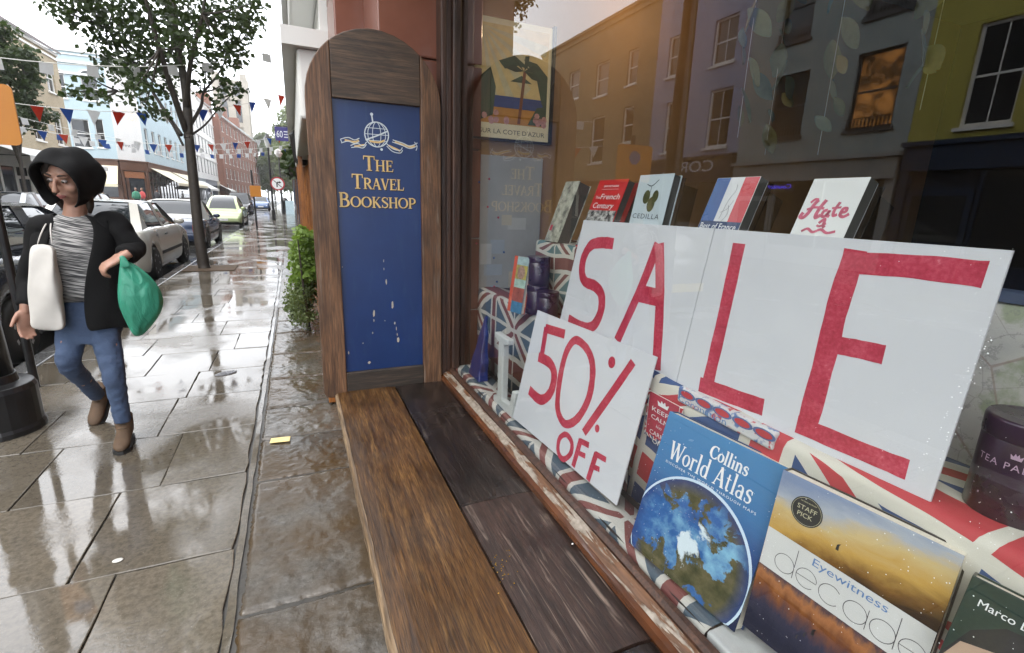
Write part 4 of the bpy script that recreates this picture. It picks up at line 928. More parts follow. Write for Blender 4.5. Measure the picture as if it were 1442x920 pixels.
# folded blue cloth bag
a_, b_, c_ = gx(690, 441, .93), gx(672, 533, .80), gx(713, 531, .82)
m = MB(); rings = []
bz = Z0 + .004; tb = Vector((.86, b_.y*1.02, bz))
for k in range(8):
    f = k/7; wv = .012*math.sin(k*2.3)
    rings.append([(.80 + .07*f + wv*.3, 2.36 - .05*f + wv*.3, bz + f*.32), (.80 + .07*f + .004, 2.2 + .1*f + wv, bz + f*.32), (.86 + .03*f, 2.2 + .1*f + wv, bz + f*.32), (.86 + .03*f, 2.36 - .05*f, bz + f*.32)])
o = m.loft(rings).build('folded_bag', plain('blue_nylon', (.006, .018, .12), .35, .25, 12), norm=True, bevel=.01); tag(o, 'folded royal blue cloth bag beside the letter L', 'bag')
# tea towel hung on the step front
SK = Sheet((X1 - .012, gx(916, 551, X1 - .012).y, gx(916, 551, X1 - .012).z), (0, -1, 0), (0, 0, 1))
q = SK.pts([(916, 551), (957, 568), (934, 627), (908, 612)]); kw = q[1][0]; kh = -min(q[2][1], q[3][1])
ky = q[0][1]
o = SK.root('tea_towel', 'red tea towel reading KEEP CALM AND CARRY ON hung over the step', 'tea towel')
MB().box((-.012, -kh, -.006), (kw + .012, .0, -.001)).build('hem', jack_mat('towel_edge', 12, 9, mode='xy'), o, bevel=.003)
MB().box((0, -kh + .012, -.001), (kw, -.0, .0012)).build('red_panel', plain('towel_red', (.38, .03, .06), .8, .1, 30), o)
m = MB(); lh_ = kh / 7.2
for i, (s, k) in enumerate((('KEEP', 1), ('CALM', 1), ('AND', .5), ('CARRY', 1), ('ON', 1))):
    yy = -kh*.3 - i*lh_*1.22
    sans(m, s, kw*.44, yy - lh_*(.35 if k < 1 else .5), lh_*.7*k, kw*(.6 if len(s) > 3 else .33)*(.6 if k < 1 else 1), .0016, align='c')
m.poly([(kw/2 + a*kw*.16, -kh*.2 + b*kh*.1, .0016) for a, b in [(-1,0),(1,0),(1.25,1),(.6,.6),(.35,1.3),(0,.8),(-.35,1.3),(-.6,.6),(-1.25,1)]]); m.build('slogan', M['white_print'], o)
# folded commemorative cloth lying on the step
S = Sheet((X1 + .004, 0, Z1 + .0015), (0, -1, 0), (.35, 0, 1))
y0, y1 = gx(955, 570, X1).y, gx(1092, 622, X1).y
o = thing('souvenir_cloth', 'folded souvenir cloth with red ovals lettered Coronation behind the atlas', 'cloth', (X1 - .004, (y0 + y1)/2, Z1 + .003)); hw = abs(y1 - y0)/2
MB().box((-.004, -hw, -.042), (.018, hw, .002)).build('folded_layers', (lambda t: (t.set(col=t.ramp(t.noise(t.pos(), 38, 3, .5, .6), [(.38, (.1, .17, .36)), (.46, (.55, .56, .57)), (.58, (.55, .55, .55)), (.64, (.42, .06, .08))]), rough=.8), t.m)[1])(NT('souvenir_print')), o, bevel=.006)
m = MB(); m2 = MB()
for k in range(5):
    yy = hw - (k + .6) * hw * .4
    for mm, rr, dz in ((m2, 1.35, 0), (m, 1., .0004)): mm.poly([(-.0044 - dz, yy + .022*rr*math.sin(i*PI/8), -.012 + .0085*rr*math.cos(i*PI/8)) for i in range(16)])
m.build('red_ovals', plain('oval_red', (.45, .04, .05), .8, .1), o); m2.build('blue_borders', plain('oval_blue', (.08, .13, .3), .8, .1), o)
m = MB(); sans(m, 'Coronation', 0, 0, .017, hw*1.1); m.v = [(-.0046, hw*.95 - a, -.038 + b) for a, b, _ in m.v]; m.build('lettering', M['blue_print'], o)
# map boards
t = NT('map_sheet'); v = t.pos(world=True)
vo = t.n('ShaderNodeTexVoronoi', feature='DISTANCE_TO_EDGE'); t.ln(t.mapv(v, (1, 1, 1)), vo.inputs['Vector']); vo.inputs['Scale'].default_value = 14
vo2 = t.n('ShaderNodeTexVoronoi', feature='DISTANCE_TO_EDGE'); t.ln(v, vo2.inputs['Vector']); vo2.inputs['Scale'].default_value = 5
n = t.noise(v, 9, 5, .6); n2 = t.noise(v, 40, 5, .7)
c = t.ramp(n, [(.4, (.42, .42, .4)), (.55, (.47, .46, .43)), (.62, (.3, .34, .24))])
c = t.mix(t.ramp(n2, [(.56, 0.), (.6, .6), (.64, 0.)]), c, (.2, .2, .2)); c = t.mix(t.ramp(vo.outputs[0], [(.0, .4), (.008, .4), (.012, 0.)]), c, (.22, .2, .2)); c = t.mix(t.ramp(vo2.outputs[0], [(.0, .5), (.004, .5), (.006, 0.)]), c, (.25, .15, .13))
t.set(col=c, rough=.6); M['map'] = t.m
mb_ = gx(1420, 428, 1.16)
o = tag(MB().box((1.16, -.75, Z1 + .004), (1.175, .6, mb_.z)).build('map_board', M['map'], bevel=.002), 'upright board covered with a pale road map behind the tea tin', 'map')
o = tag(MB().box((1.155, -.75, mb_.z + .002), (1.2, .6, mb_.z + .022)).build('shelf_rail', plain('rail_blue', (.05, .07, .12), .5)), 'thin blue rail along the top of the map board', 'rail')
# ---- framed travel poster on the side wall of the window, and pinned notes below
SP = Sheet((.9, 2.58, 1.8), (1, 0, 0), (0, 0, 1)); q = SP.pts([(666, 30), (772, 44), (770, 196), (664, 192)]); x0, x1 = q[3][0] + .005, q[2][0] - .0; yb, yt = q[3][1] - .0, q[1][1] + .01
po = SP.root('travel_poster', 'framed travel poster lettered SUR LA COTE DAZUR', 'poster')
pw_, ph_ = x1 - x0, yt - yb
MB().box((x0, yb, .0), (x1, yt, .018)).build('mount', plain('poster_cream', (.75, .66, .42), .5, .06), po, bevel=.003)
bx_ = lambda a, b: (x0 + pw_*a, yb + ph_*b)
def pp(l, name, col, dz): return MB().poly([(*bx_(*p), .0184 + dz) for p in l]).build(name, plain(name + str(dz), col, .5, .12, 20), po)
pp([(.05,.13),(.95,.13),(.95,.95),(.05,.95)], 'poster_sky', (.7, .52, .22), 0)
for k in range(6):
    a0 = .15 + k*.28; a1 = a0 + .13; f = lambda a: (min(.05 + .9*math.cos(a), .95), min(.95, max(.3, .95 - .75*math.sin(a))))
    pp([(.08, .93), f(a0), f(a1)], 'sun_ray', (.6, .52, .3), .0003)
pp([(.05,.13),(.95,.13),(.95,.3),(.05,.3)], 'poster_sand', (.5, .22, .04), .0004); pp([(.05,.27),(.95,.27),(.95,.37),(.05,.37)], 'poster_sea', (.03, .06, .2), .0005)
for l in ([(.05,.14),(.05,.5),(.2,.6),(.27,.44),(.24,.2)], [(.3,.66),(.5,.72),(.72,.62),(.55,.64),(.38,.6)], [(.62,.7),(.8,.68),(.95,.58),(.95,.26),(.88,.34),(.8,.55)], [(.45,.5),(.6,.56),(.74,.5),(.6,.5)], [(.7,.14),(.82,.3),(.95,.32),(.95,.14)]): pp(l, 'poster_foliage', (.045, .075, .04), .0008)
pp([(.56,.14),(.6,.14),(.66,.6),(.62,.6)], 'poster_palm_trunk', (.2, .07, .03), .0012)
for a in (20, 75, 130, 170, -20):
    ca, sa = math.cos(math.radians(a)), math.sin(math.radians(a)); pp([(.63, .6), (.63 + .14*ca - .03*sa, .6 + .1*sa + .03), (.63 + .25*ca, .6 + .16*sa - .02), (.63 + .12*ca + .02*sa, .6 + .08*sa - .03)], 'poster_palm_leaf', (.04, .06, .03), .0014 + a*1e-7)
m = MB()
for k in range(14):
    c = bx_(random.choice([random.uniform(.08, .42), random.uniform(.8, .93)]), random.uniform(.14, .24)); m.disc(c, .016, .0198 + k*2e-5, 8)
m.build('poster_flowers', plain('poster_pink', (.5, .25, .22), .5, .3, 60), po)
m = MB(); sans(m, "SUR LA COTE D'AZUR", x0 + pw_*.07, yb + ph_*.04, .024, pw_*.87, .0188); m.build('poster_title', M['grey_print'], po)
MB().box((x1 + .001, yb - .01, 0), (x1 + .018, yt + .01, .026)).box((x0 - .005, yb - .012, 0), (x1 + .018, yb - .001, .026)).build('frame', M['black_iron'], po)
m = thing('notice_panel', 'panel of pinned notes under the travel poster', 'notice board', (.88, 2.58, .6))
MB().box((0, -.012, 0), (.42, 0, 1.1)).build('panel', plain('notice_grey', (.3, .3, .29), .7, .15, 3), m)
for k in range(9):
    a, b, c, d = random.uniform(.02, .3), random.uniform(.05, .95), random.uniform(.05, .13), random.uniform(.04, .12)
    MB().box((a, -.0142 - k*.0006, b), (a + c, -.0138 - k*.0006, b + d)).build('note', plain(f'note{k%3}', ((.4, .4, .38), (.3, .33, .36), (.42, .38, .3))[k % 3], .7), m)
for k in range(14): 
    a, b = random.uniform(.03, .38), random.uniform(.05, 1.05); MB().ball((a, -.022, b), .006, 6, 4).build('pin', M['red'] if k % 2 else M['fr_blue'], m)
# ---- deeper inside: bookcase, lamp, hanging leaves
t = NT('lamp_shade'); t.set(col=(.8, .5, .2), emit=(1, .45, .12), es=.1, rough=.8); M['shade'] = t.m
def pendant(px, py, X, w_, h_, label, watts):
    c = gx(px, py, X); o = thing('pendant_lamp', label, 'lamp', c, group='lit lamps inside the shop')
    MB().lathe([(w_, 0), (w_*.97, h_*.5), (w_*.6, h_)], 16, cap=False).build('lamp_shade', M['shade'], o, smooth=True)
    MB().tube([(0, 0, h_), (0, 0, 2.95 - c.z)], .006, 6).build('cord', M['black_iron'], o)
    l = bpy.data.lights.new('bulb', 'POINT'); l.energy = watts; l.color = (1, .6, .28); l.shadow_soft_size = .08
    lo = bpy.data.objects.new('bulb', l); C.objects.link(lo); lo.parent = o; lo.location = (0, 0, -.05)
pendant(1042, 118, 4.2, .22, .1, 'wide warm lit pendant lamp deeper inside the shop', .8)
lc_ = proj_lamp = Vector((1.75, 2.15, 2.62)); lo_ = thing('added_lamp', 'unseen lamp added above the view to brighten the side wall with the travel poster', 'lamp', lc_, group='lit lamps inside the shop')  # added lamp, out of view, warms and brightens the poster wall
MB().lathe([(.035, 0), (.045, .06), (.03, .12), (.012, .14), (.012, .33)], 12).build('lamp_body', M['black_iron'], lo_)
l = bpy.data.lights.new('bulb', 'POINT'); l.energy = 2.5; l.color = (1, .7, .4); l.shadow_soft_size = .04; b_ = bpy.data.objects.new('bulb', l); C.objects.link(b_); b_.parent = lo_; b_.location = (0, 0, -.06)
LEAFP = [plain('paper_leaf_a', (.13, .17, .13), .7, .2, 20), plain('paper_leaf_b', (.1, .14, .11), .7, .2, 20), plain('paper_leaf_c', (.2, .18, .06), .7, .2, 20)]
def leaf_mesh(mat, L):
    m = MB(); n = 7; L_ = []; R_ = []; Mi = []
    for i in range(n):
        f = i/(n-1); wd = L*.26*math.sin(PI*min(f*.95 + .03, 1))**.8; Mi.append((0, L*.03*math.sin(f*3), -L*f)); L_.append((-wd, .01 + L*.03*math.sin(f*3), -L*f)); R_.append((wd, .01 + L*.03*math.sin(f*3), -L*f))
    m.v = L_ + Mi + R_
    for i in range(n-1): m.f += [(i, i+1, n+i+1, n+i), (n+i, n+i+1, 2*n+i+1, 2*n+i)]
    return m.mesh('leaf', mat, True)
LM = [leaf_mesh(mm, L) for mm in LEAFP for L in (.12, .2)]
for g, (px, X, n) in enumerate(((1065, 2.4, 9), (1110, 3.0, 10), (1190, 2.7, 8), (1330, 2.6, 6))):
    top = gx(px, 0, X); o = thing('leaf_garland', ['hanging garland of pale paper leaves nearest the pier side', 'second hanging garland of paper leaves, the longest', 'third hanging garland of paper leaves before the lamp', 'hanging garland of paper leaves at the right of the window'][g], 'garland', (X, top.y, 2.94), group='paper leaf garlands')
    L = 2.94 - gx(px, (190, 215, 215, 150)[g], X).z; z1_ = 2.94 - top.z - .12
    MB().tube([(0, 0, 0), (.005, .004, -L)], .0015, 4).build('string', M['paper'], o)
    for k in range(n):
        ob = obj_from('leaf', random.choice(LM), o); ob.location = (random.uniform(-.05, .05), random.uniform(-.06, .06), -z1_ - (L - z1_ - .1) * k / n)
        ob.rotation_euler = (random.uniform(-.5, .5), random.uniform(-.9, .9), random.uniform(0, 6.28))
# ================================================================ buildings
def holes_wall(mb, a, ux, zl, zh, L, holes, depth=.22):
    """wall front from point a along unit ux, length L, with rectangular openings (s0, s1, z0, z1) and reveals going in"""
    ux = Vector(ux); nrm = ux.cross(Vector((0, 0, 1))); inn = -nrm
    ss = sorted({0., L, *[min(max(h[0], 0), L) for h in holes], *[min(max(h[1], 0), L) for h in holes]}); zs = sorted({zl, zh, *[h[2] for h in holes], *[h[3] for h in holes]})
    P = lambda s, z, d=0.: Vector(a) + ux*s + Vector((0, 0, z)) + inn*d
    for i in range(len(ss)-1):
        for j in range(len(zs)-1):
            cs, cz = (ss[i]+ss[i+1])/2, (zs[j]+zs[j+1])/2
            if any(h[0] < cs < h[1] and h[2] < cz < h[3] for h in holes): continue
            mb.poly([P(ss[i], zs[j]), P(ss[i+1], zs[j]), P(ss[i+1], zs[j+1]), P(ss[i], zs[j+1])])
    for s0, s1, z0, z1 in [h[:4] for h in holes]:
        for q in ([(s0, z0), (s0, z1)], [(s1, z1), (s1, z0)], [(s0, z1), (s1, z1)], [(s1, z0), (s0, z0)]):
            mb.poly([P(*q[0]), P(*q[1]), P(*q[1], depth), P(*q[0], depth)])
    return P
def window_unit(root, P, s0, s1, z0, z1, frame=None, bars=1, sill=True, depth=.13, lit=None, arch=False, inv=None, rail=False):
    frame = frame or M['white_paint']; fw = min(.06, (s1-s0)*.08)
    def bx(mb, sa, sb, za, zb, d0, d1):
        c = [P(sa, za, d0), P(sb, za, d0), P(sb, zb, d0), P(sa, zb, d0)]; mb.prism(c, P(0, 0, d1) - P(0, 0, d0)); return mb
    m = MB(); bx(m, s0, s0+fw, z0, z1, depth-.05, depth+.03); bx(m, s1-fw, s1, z0, z1, depth-.05, depth+.03); bx(m, s0+fw, s1-fw, z1-fw, z1, depth-.05, depth+.03); bx(m, s0+fw, s1-fw, z0, z0+fw*1.3, depth-.05, depth+.03)
    zm = (z0+z1)/2; bx(m, s0+fw, s1-fw, zm-fw*.4, zm+fw*.4, depth-.03, depth+.03)
    for k in range(bars):
        sc = s0 + (s1-s0)*(k+1)/(bars+1); bx(m, sc-fw*.2, sc+fw*.2, z0+fw*1.3, zm-fw*.4, depth-.015, depth+.03); bx(m, sc-fw*.2, sc+fw*.2, zm+fw*.4, z1-fw, depth-.025, depth+.03)
    w_ = m.build('window', frame, root, norm=True); 
    if inv is not None: w_.matrix_parent_inverse = inv
    g = MB(); bx(g, s0+fw*.5, s1-fw*.5, z0+fw*.5, z1-fw*.5, depth, depth+.01); g.build('pane', lit or M['dark_glass'], w_, norm=True)
    if not lit:
        cur = MB(); bx(cur, s0+fw, s0+(s1-s0)*.22, z0, z1-fw, depth+.012, depth+.02); bx(cur, s1-(s1-s0)*.2, s1-fw, z0, z1-fw, depth+.012, depth+.02); 
    if sill: bx(MB(), s0-.06, s1+.06, z0-.08, z0-.002, -.07, depth+.02).build('sill', frame, w_, norm=True)
    if rail:
        m = MB(); hgt = .28; bx(m, s0-.03, s1+.03, z0+hgt-.02, z0+hgt, -.06, -.045); bx(m, s0-.03, s1+.03, z0+.03, z0+.05, -.06, -.045); n = 12
        for k in range(n): sc = s0 + (s1-s0)*(k+.5)/n; bx(m, sc-.02, sc+.02, z0+.05, z0+hgt-.02, -.058, -.047)
        m.build('railing', M['black_iron'], w_, norm=True)
    return w_
def make_building(name, label, a, ux, L, H, mat, holes, base=0., frame=None, depth=8., cat='building', bars=1, sill=True, roofmat=None, parapet=.35, corn=None, rails=(), lits={}):
    """holes: windows (s0,s1,z0,z1)"""
    root = thing(name, label, cat, (a[0], a[1], 0)); inv = Matrix.Translation((-a[0], -a[1], 0))
    m = MB(); P = holes_wall(m, a, ux, base, H, L, holes)
    def B(mb, nm, mt, **k): o = mb.build(nm, mt, root, norm=True, **k); o.matrix_parent_inverse = inv; return o
    o = m.build('wall', mat, root); o.matrix_parent_inverse = inv
    m = MB()                                             # body behind the front: sides, back and roof
    c = [P(0, base), P(L, base), P(L, base, depth), P(0, base, depth)]; t_ = [p + Vector((0, 0, H - base)) for p in c]
    m.poly([c[1], c[2], t_[2], t_[1]]); m.poly([c[2], c[3], t_[3], t_[2]]); m.poly([c[3], c[0], t_[0], t_[3]]); m.poly([t_[0], t_[1], t_[2], t_[3]])
    o = m.build('side_walls', mat, root); o.matrix_parent_inverse = inv
    m = MB(); q = [P(.0, base, .22), P(L, base, .22)]; m.prism([q[0], q[1], q[1] + Vector((0, 0, H-base-.05)), q[0] + Vector((0, 0, H-base-.05))], P(0, 0, .05) - P(0, 0, 0)); B(m, 'rooms', M['int_dark'])
    if parapet:
        m = MB(); q = [P(-.0, H, -.1), P(L, H, -.1), P(L, H + parapet*.35, -.1), P(0, H + parapet*.35, -.1)]; m.prism(q, P(0, 0, .5) - P(0, 0, 0)); B(m, 'parapet', corn or mat)
        m = MB(); q = [P(0, H - .25, -.06), P(L, H - .25, -.06), P(L, H - .15, -.06), P(0, H - .15, -.06)]; m.prism(q, P(0, 0, .06) - P(0, 0, 0)); B(m, 'string_course', corn or mat)
    for k, h in enumerate(holes): window_unit(root, P, *h[:4], frame=frame, bars=bars, sill=sill, inv=inv, rail=k in rails, lit=lits.get(k))
    return root, P, inv, B
def bxP(P, s0, s1, z0, z1, d0, d1): 
    return MB().prism([P(s0, z0, d0), P(s1, z0, d0), P(s1, z1, d0), P(s0, z1, d0)], P(0, 0, d1) - P(0, 0, d0))
def shopfront(root, P, B, s0, s1, zf, zt, col, dark=True, fascia=None, door=None, pil=.18, lit=None, corn=None):
    """stall riser, shop window, door, fascia between pilasters"""
    mt = col
    B(bxP(P, s0, s0+pil, 0.02, zf, -.08, .1), 'pilaster', mt); B(bxP(P, s1-pil, s1, 0.02, zf, -.08, .1), 'pilaster', mt)
    B(bxP(P, s0, s1, zf, zt, -.14, .1), 'fascia', fascia or mt, bevel=.02); B(bxP(P, s0-.05, s1+.05, zt, zt+.1, -.22, .1), 'cornice', corn or mt)
    dw_ = door or (s1 - 1.5)
    B(bxP(P, s0+pil, dw_-.08, .02, .5, -.02, .1), 'stall_riser', mt); g = B(bxP(P, s0+pil+.05, dw_-.12, .54, zf-.05, .03, .04), 'shop_pane', lit or M['dark_glass'])
    n = max(1, int((dw_ - s0) / 1.3))
    for k in range(n+1): sc = s0+pil+.02 + (dw_-.12-s0-pil)*k/n; B(bxP(P, sc, sc+.05, .5, zf, -.03, .06), 'mullion', mt)
    B(bxP(P, dw_, s1-pil-.02, .02, zf-.4, .0, .05), 'door', mt); B(bxP(P, dw_+.12, s1-pil-.14, .9, zf-.55, -.004, .0), 'door_pane', lit or M['dark_glass'])
UX = (0, 1, 0)
def mspan(x0, x1, ymid): a, b = gm(x0, ymid).y, gm(x1, ymid).y; return min(a, b), max(a, b)
def mwin(x0, y0, x1, y1, yo):
    a, b = mspan(x0, x1, (y0+y1)/2); xm = (x0+x1)/2; return (a - yo, b - yo, gm(xm, y1).z, gm(xm, y0).z)
Z7 = lambda X, Y: (900 + X/2.66, Y/2.66)
Z6 = lambda X, Y: (620 + X/2.787, Y/2.787)
def wl(f, l, yo): return [mwin(*f(a, b), *f(c, d), yo) for a, b, c, d in l]
yYG = gm(1298, 105).y; yGL = gm(1050, 130).y; yLB = gm(921, 130).y; yBE = gm(762, 120).y
M['lilac'] = render_mat('lilac_stucco', (.29, .325, .46)); M['sage'] = render_mat('grey_green_stucco', (.31, .35, .345)); M['mustard'] = render_mat('mustard_stucco', (.42, .37, .07))
M['stock'] = brick_mat('stock_brick', (.2, .145, .075), (.27, .2, .11), (.3, .27, .22)); M['beige_brick'] = brick_mat('beige_brick', (.33, .27, .17), (.4, .32, .21), (.4, .37, .32))
t = NT('warm_room'); t.set(col=(.1, .05, .02), emit=(1, .42, .1), es=t.ramp(t.noise(t.pos(world=True), 2.6, 4, .6, .5), [(.4, .03), (.55, .25), (.7, .5)]), rough=.1); M['warm_room'] = t.m
Y0_ = -6.
h = wl(Z7, [(1240, 75, 1442, 465)], Y0_); h.append((h[0][0] - 3.2, h[0][1] - 3.2, h[0][2], h[0][3])); hh = h[0][3]-h[0][2]; h += [(a, b, c + hh + 1.1, d + hh + .6) for a, b, c, d in h[:2]]
r, P, inv, B = make_building('mustard_house', 'mustard yellow stucco house over a dark blue shopfront', (XF, Y0_, 0), UX, yYG - Y0_ - .01, 9.2, M['mustard'], h, base=3.1, bars=1)
navy = plain('navy_paint', (.012, .025, .06), .35, .15, 3, world=True); B(bxP(P, 0, yYG-Y0_-.02, .0, 3.1, .25, .3), 'shop_back', navy)
shopfront(r, P, B, 6.2, yYG - Y0_ - .05, 2.5, 3.05, navy); shopfront(r, P, B, .3, 6.0, 2.5, 3.05, navy)
h = wl(Z7, [(500, 280, 620, 515), (800, 190, 970, 480), (545, -110, 660, 150)], yYG); g2 = h[1]; h.append((g2[0], g2[1], h[2][2], h[2][3]))
r, P, inv, B = make_building('sage_house', 'grey green stucco house with black window railings', (XF, yYG, 0), UX, yGL - yYG - .01, 9.6, M['sage'], h, base=2.95, frame=plain('dark_sash', (.05, .05, .055), .4), rails=(0, 1, 2, 3), lits={1: M['warm_room']}, bars=0)
B(bxP(P, 0, yGL-yYG-.02, 0, 2.95, .25, .3), 'shop_back', M['int_dark']); grey = render_mat('pale_shop', (.3, .3, .29)); shopfront(r, P, B, .05, yGL-yYG-.06, 2.35, 2.88, grey)
m = MB(); c = gm(1090, 262); S = Sheet((XF + .02, c.y - .7, c.z), UX, (0, 0, 1)); o = bpy.data.objects.new('x', None)
sg = S.root('neon_sign', 'small blue glowing window sign in the pale shop opposite', 'sign'); m = MB(); sans(m, 'Fish', .1, .15, .13, .5, .01); sans(m, 'Counter', .1, -.08, .13, .8, .01); m.build('neon_letters', emis('neon_blue', (.08, .06, 1), 1.6), sg); MB().box((0, -.2, -.01), (1.1, .4, 0)).build('backing', M['black_iron'], sg)
h = wl(Z7, [(110, 130, 185, 280), (280, 65, 365, 235), (95, 380, 160, 570), (255, 335, 340, 550)], yGL)
r, P, inv, B = make_building('lilac_house', 'lilac blue stucco house above a dark shop lettered CORAL', (XF, yGL, 0), UX, yLB - yGL - .01, 9.7, M['lilac'], h, base=3.3, bars=1)
B(bxP(P, 0, yLB-yGL-.02, 0, 3.3, .25, .3), 'shop_back', M['int_dark']); dnavy = plain('dark_navy', (.008, .012, .035), .3, .15, 3, world=True); shopfront(r, P, B, .05, yLB-yGL-.06, 2.45, 3.22, dnavy)
a, b = mspan(938, 1012, 232); zc = gm(975, 244).z
S = Sheet((XF + .145, a, zc), UX, (0, 0, 1)); m = MB(); sans(m, 'CORAL', .1, .02, .4, b - a - .1, .003)
m.v = [(XF + .146, a + p[0], zc + p[1]) for p in m.v]; B(m, 'sign_lettering', plain('sign_silver', (.75, .77, .8), .3))
h = wl(Z6, [(505, 280, 545, 390), (610, 245, 660, 375), (735, 195, 775, 330), (490, 490, 530, 630), (590, 460, 640, 640), (715, 420, 755, 560)], yLB)
r, P, inv, B = make_building('stock_brick_house', 'yellow stock brick terrace with white sash windows', (XF, yLB, 0), UX, yBE - yLB - .01, gm(830, 45).z, M['stock'], h, base=2.6, bars=0)
B(bxP(P, 0, yBE-yLB-.02, 0, 2.6, .25, .3), 'shop_back', M['int_dark']); shopfront(r, P, B, .05, (yBE-yLB)/2, 2.0, 2.55, plain('maroon_paint', (.1, .015, .015), .4)); shopfront(r, P, B, (yBE-yLB)/2 + .1, yBE-yLB-.06, 2.0, 2.55, M['cream_paint'])
# beige brick house seen directly at the left edge
yb0, yb1 = yBE, 39.2; L = yb1 - yb0
zt = gx(75, 78, XF).z
h = []
for k in range(4):
    s = L - 1.9 - k*2.75; h += [(s, s + 1.1, 3.9, 5.7), (s, s + 1.1, 6.7, 8.2)]
r, P, inv, B = make_building('beige_brick_house', 'beige brick house with white windows at the left edge', (XF, yb0, 0), UX, L, zt, M['beige_brick'], h, base=3.1, bars=1, corn=M['white_paint'])
B(bxP(P, 0, L - .02, 0, 3.1, .25, .3), 'shop_back', M['int_dark']); shopfront(r, P, B, .05, L/2, 2.4, 3.05, M['white_paint']); shopfront(r, P, B, L/2 + .1, L - .05, 2.4, 3.05, M['cream_paint'])
B(MB().prism([P(-.2, zt + .12, -.25), P(L, zt + .12, -.25), P(L, zt + 1.5, 2.2), P(-.2, zt + 1.5, 2.2)], (0, 0, .12)), 'roof', plain('roof_slate', (.07, .05, .045), .5, .2, world=True))
def awning(P, s0, s1, z0, drop, out, label, mat, name='shop_awning', stripes=0):
    p = P((s0+s1)/2, z0); root = thing(name, label, 'awning', p)
    iv = Matrix.Translation(-Vector(p)); m = MB(); n = 6
    top = [P(s0, z0, -.05), P(s1, z0, -.05)]; bot = [P(s0, z0-drop, -out), P(s1, z0-drop, -out)]
    m.prism([top[0], top[1], bot[1], bot[0]], (0, 0, .02)); o = m.build('canopy', mat, root, norm=True); o.matrix_parent_inverse = iv
    m = MB(); m.prism([bot[0], bot[1], bot[1] - Vector((0, 0, .22)), bot[0] - Vector((0, 0, .22))], P(0, 0, .01) - P(0, 0, 0)); o = m.build('valance', mat, root, norm=True); o.matrix_parent_inverse = iv
    for s in (s0 + .05, s1 - .05):
        o = MB().tube([P(s, z0-drop*1.05, -.05), P(s, z0-drop, -out)], .025, 6).build('arm', M['black_iron'], root); o.matrix_parent_inverse = iv
    return root
awning(P, L*.12, L - .4, 3.35, .55, 1.7, 'white shop awning on the beige brick house', plain('awning_white', (.62, .62, .6), .7, .06))
# pale blue corner house
CH, YS = 1.6, 54.3
xs0 = gy(72, 150, YS).x; zt = gy(110, 74, YS).z
M['pale_blue'] = render_mat('pale_blue_stucco', (.37, .47, .51), .1); white = render_mat('white_stucco', (.66, .66, .64), .1)
Ls = XF - CH - xs0
def swin(x0, y0, x1, y1): return (gy(x0, (y0+y1)/2, YS).x - xs0, gy(x1, (y0+y1)/2, YS).x - xs0, gy((x0+x1)/2, y1, YS).z, gy((x0+x1)/2, y0, YS).z)
h = [swin(101, 168, 127, 208), swin(135, 168, 147, 208), swin(76, 104, 92, 138), swin(115, 108, 138, 142)]
zf = gy(120, 222, YS).z
r, P, inv, B = make_building('corner_house', 'pale blue corner house with white lettered corner above brown shopfront', (xs0, YS, 0), (1, 0, 0), Ls, zt, M['pale_blue'], h, base=zf, bars=0, corn=white)
for q in h[2:]:
    m = MB(); n = 10; c_ = (q[0]+q[1])/2; rr = (q[1]-q[0])/2 + .12
    for k in range(n):
        a0, a1 = PI*k/n, PI*(k+1)/n; f = lambda a, R: P(c_ + R*math.cos(a), q[3] - .02 + R*.8*math.sin(a), -.05)
        m.prism([f(a0, rr), f(a1, rr), f(a1, rr*.8), f(a0, rr*.8)], P(0, 0, .06) - P(0, 0, 0))
    B(m, 'window_arch', white); m = MB(); m.prism([P(c_ + rr*.8*math.cos(PI*k/n), q[3] - .02 + rr*.64*math.sin(PI*k/n), -.012) for k in range(n+1)], P(0, 0, .01) - P(0, 0, 0)); B(m, 'arch_pane', M['dark_glass'])
brown = plain('brown_shop', (.1, .045, .025), .4, .2, 2, world=True)
for zz in (.86, .93): B(bxP(P, 0, Ls, zt*zz, zt*zz + .16, -.1, .0), 'band', white)
B(bxP(P, 0, Ls, 0, zf, .1, .3), 'shop_back', M['int_dark']); shopfront(r, P, B, .02, Ls - .02, zf - .9, zf - .12, brown)
def sub_face(a, ux, L_, mat, holes, base, H):
    m = MB(); P2 = holes_wall(m, a, ux, base, H, L_, holes); o = m.build('wall', mat, r); o.matrix_parent_inverse = inv
    for hq in holes: window_unit(r, P2, *hq[:4], bars=0, inv=inv)
    return P2
cu = Vector((CH, CH, 0)).normalized(); CL = CH*math.sqrt(2)
P2 = sub_face((XF - CH, YS, 0), cu, CL, white, [], zf, zt)
B(bxP(P2, 0, CL, 0, zf, .1, .3), 'shop_back', M['int_dark']); shopfront(r, P2, B, .02, CL - .02, zf - .9, zf - .12, brown, door=.5); B(bxP(P2, .3, CL-.3, zf - 1.5, zf - .95, -.06, 0), 'sign_panel', plain('timber_sign', (.26, .1, .04), .5))
def chtext(body, pxc, hgt, wd, mat):
    c = Sheet(P2(0, 0, -.01), cu, (0, 0, 1)); q = c.px(*pxc); m = MB(); sans(m, body, 0, 0, hgt, wd, 0, align='c'); m.v = [tuple(P2(q[0] + v[0], q[1] + v[1], -.012)) for v in m.v]; B(m, 'wall_lettering', mat)
chtext('FIRST', (181, 160), .5, 1.6, M['cream_paint']); chtext('FLOOR', (181, 170), .5, 1.6, M['cream_paint']); chtext('First Floor', (186, 208), .28, 1.4, M['grey_print'])
yc0, yc1 = YS + CH, gx(266, 240, XF).y; LL = yc1 - yc0
hz = [(1. + k*2.6, 2.2 + k*2.6, zf + 1.0, zf + 3.0) for k in range(int((LL - 1)/2.6))]; hz += [(a, b, c + 4, d + 3.8) for a, b, c, d in hz]
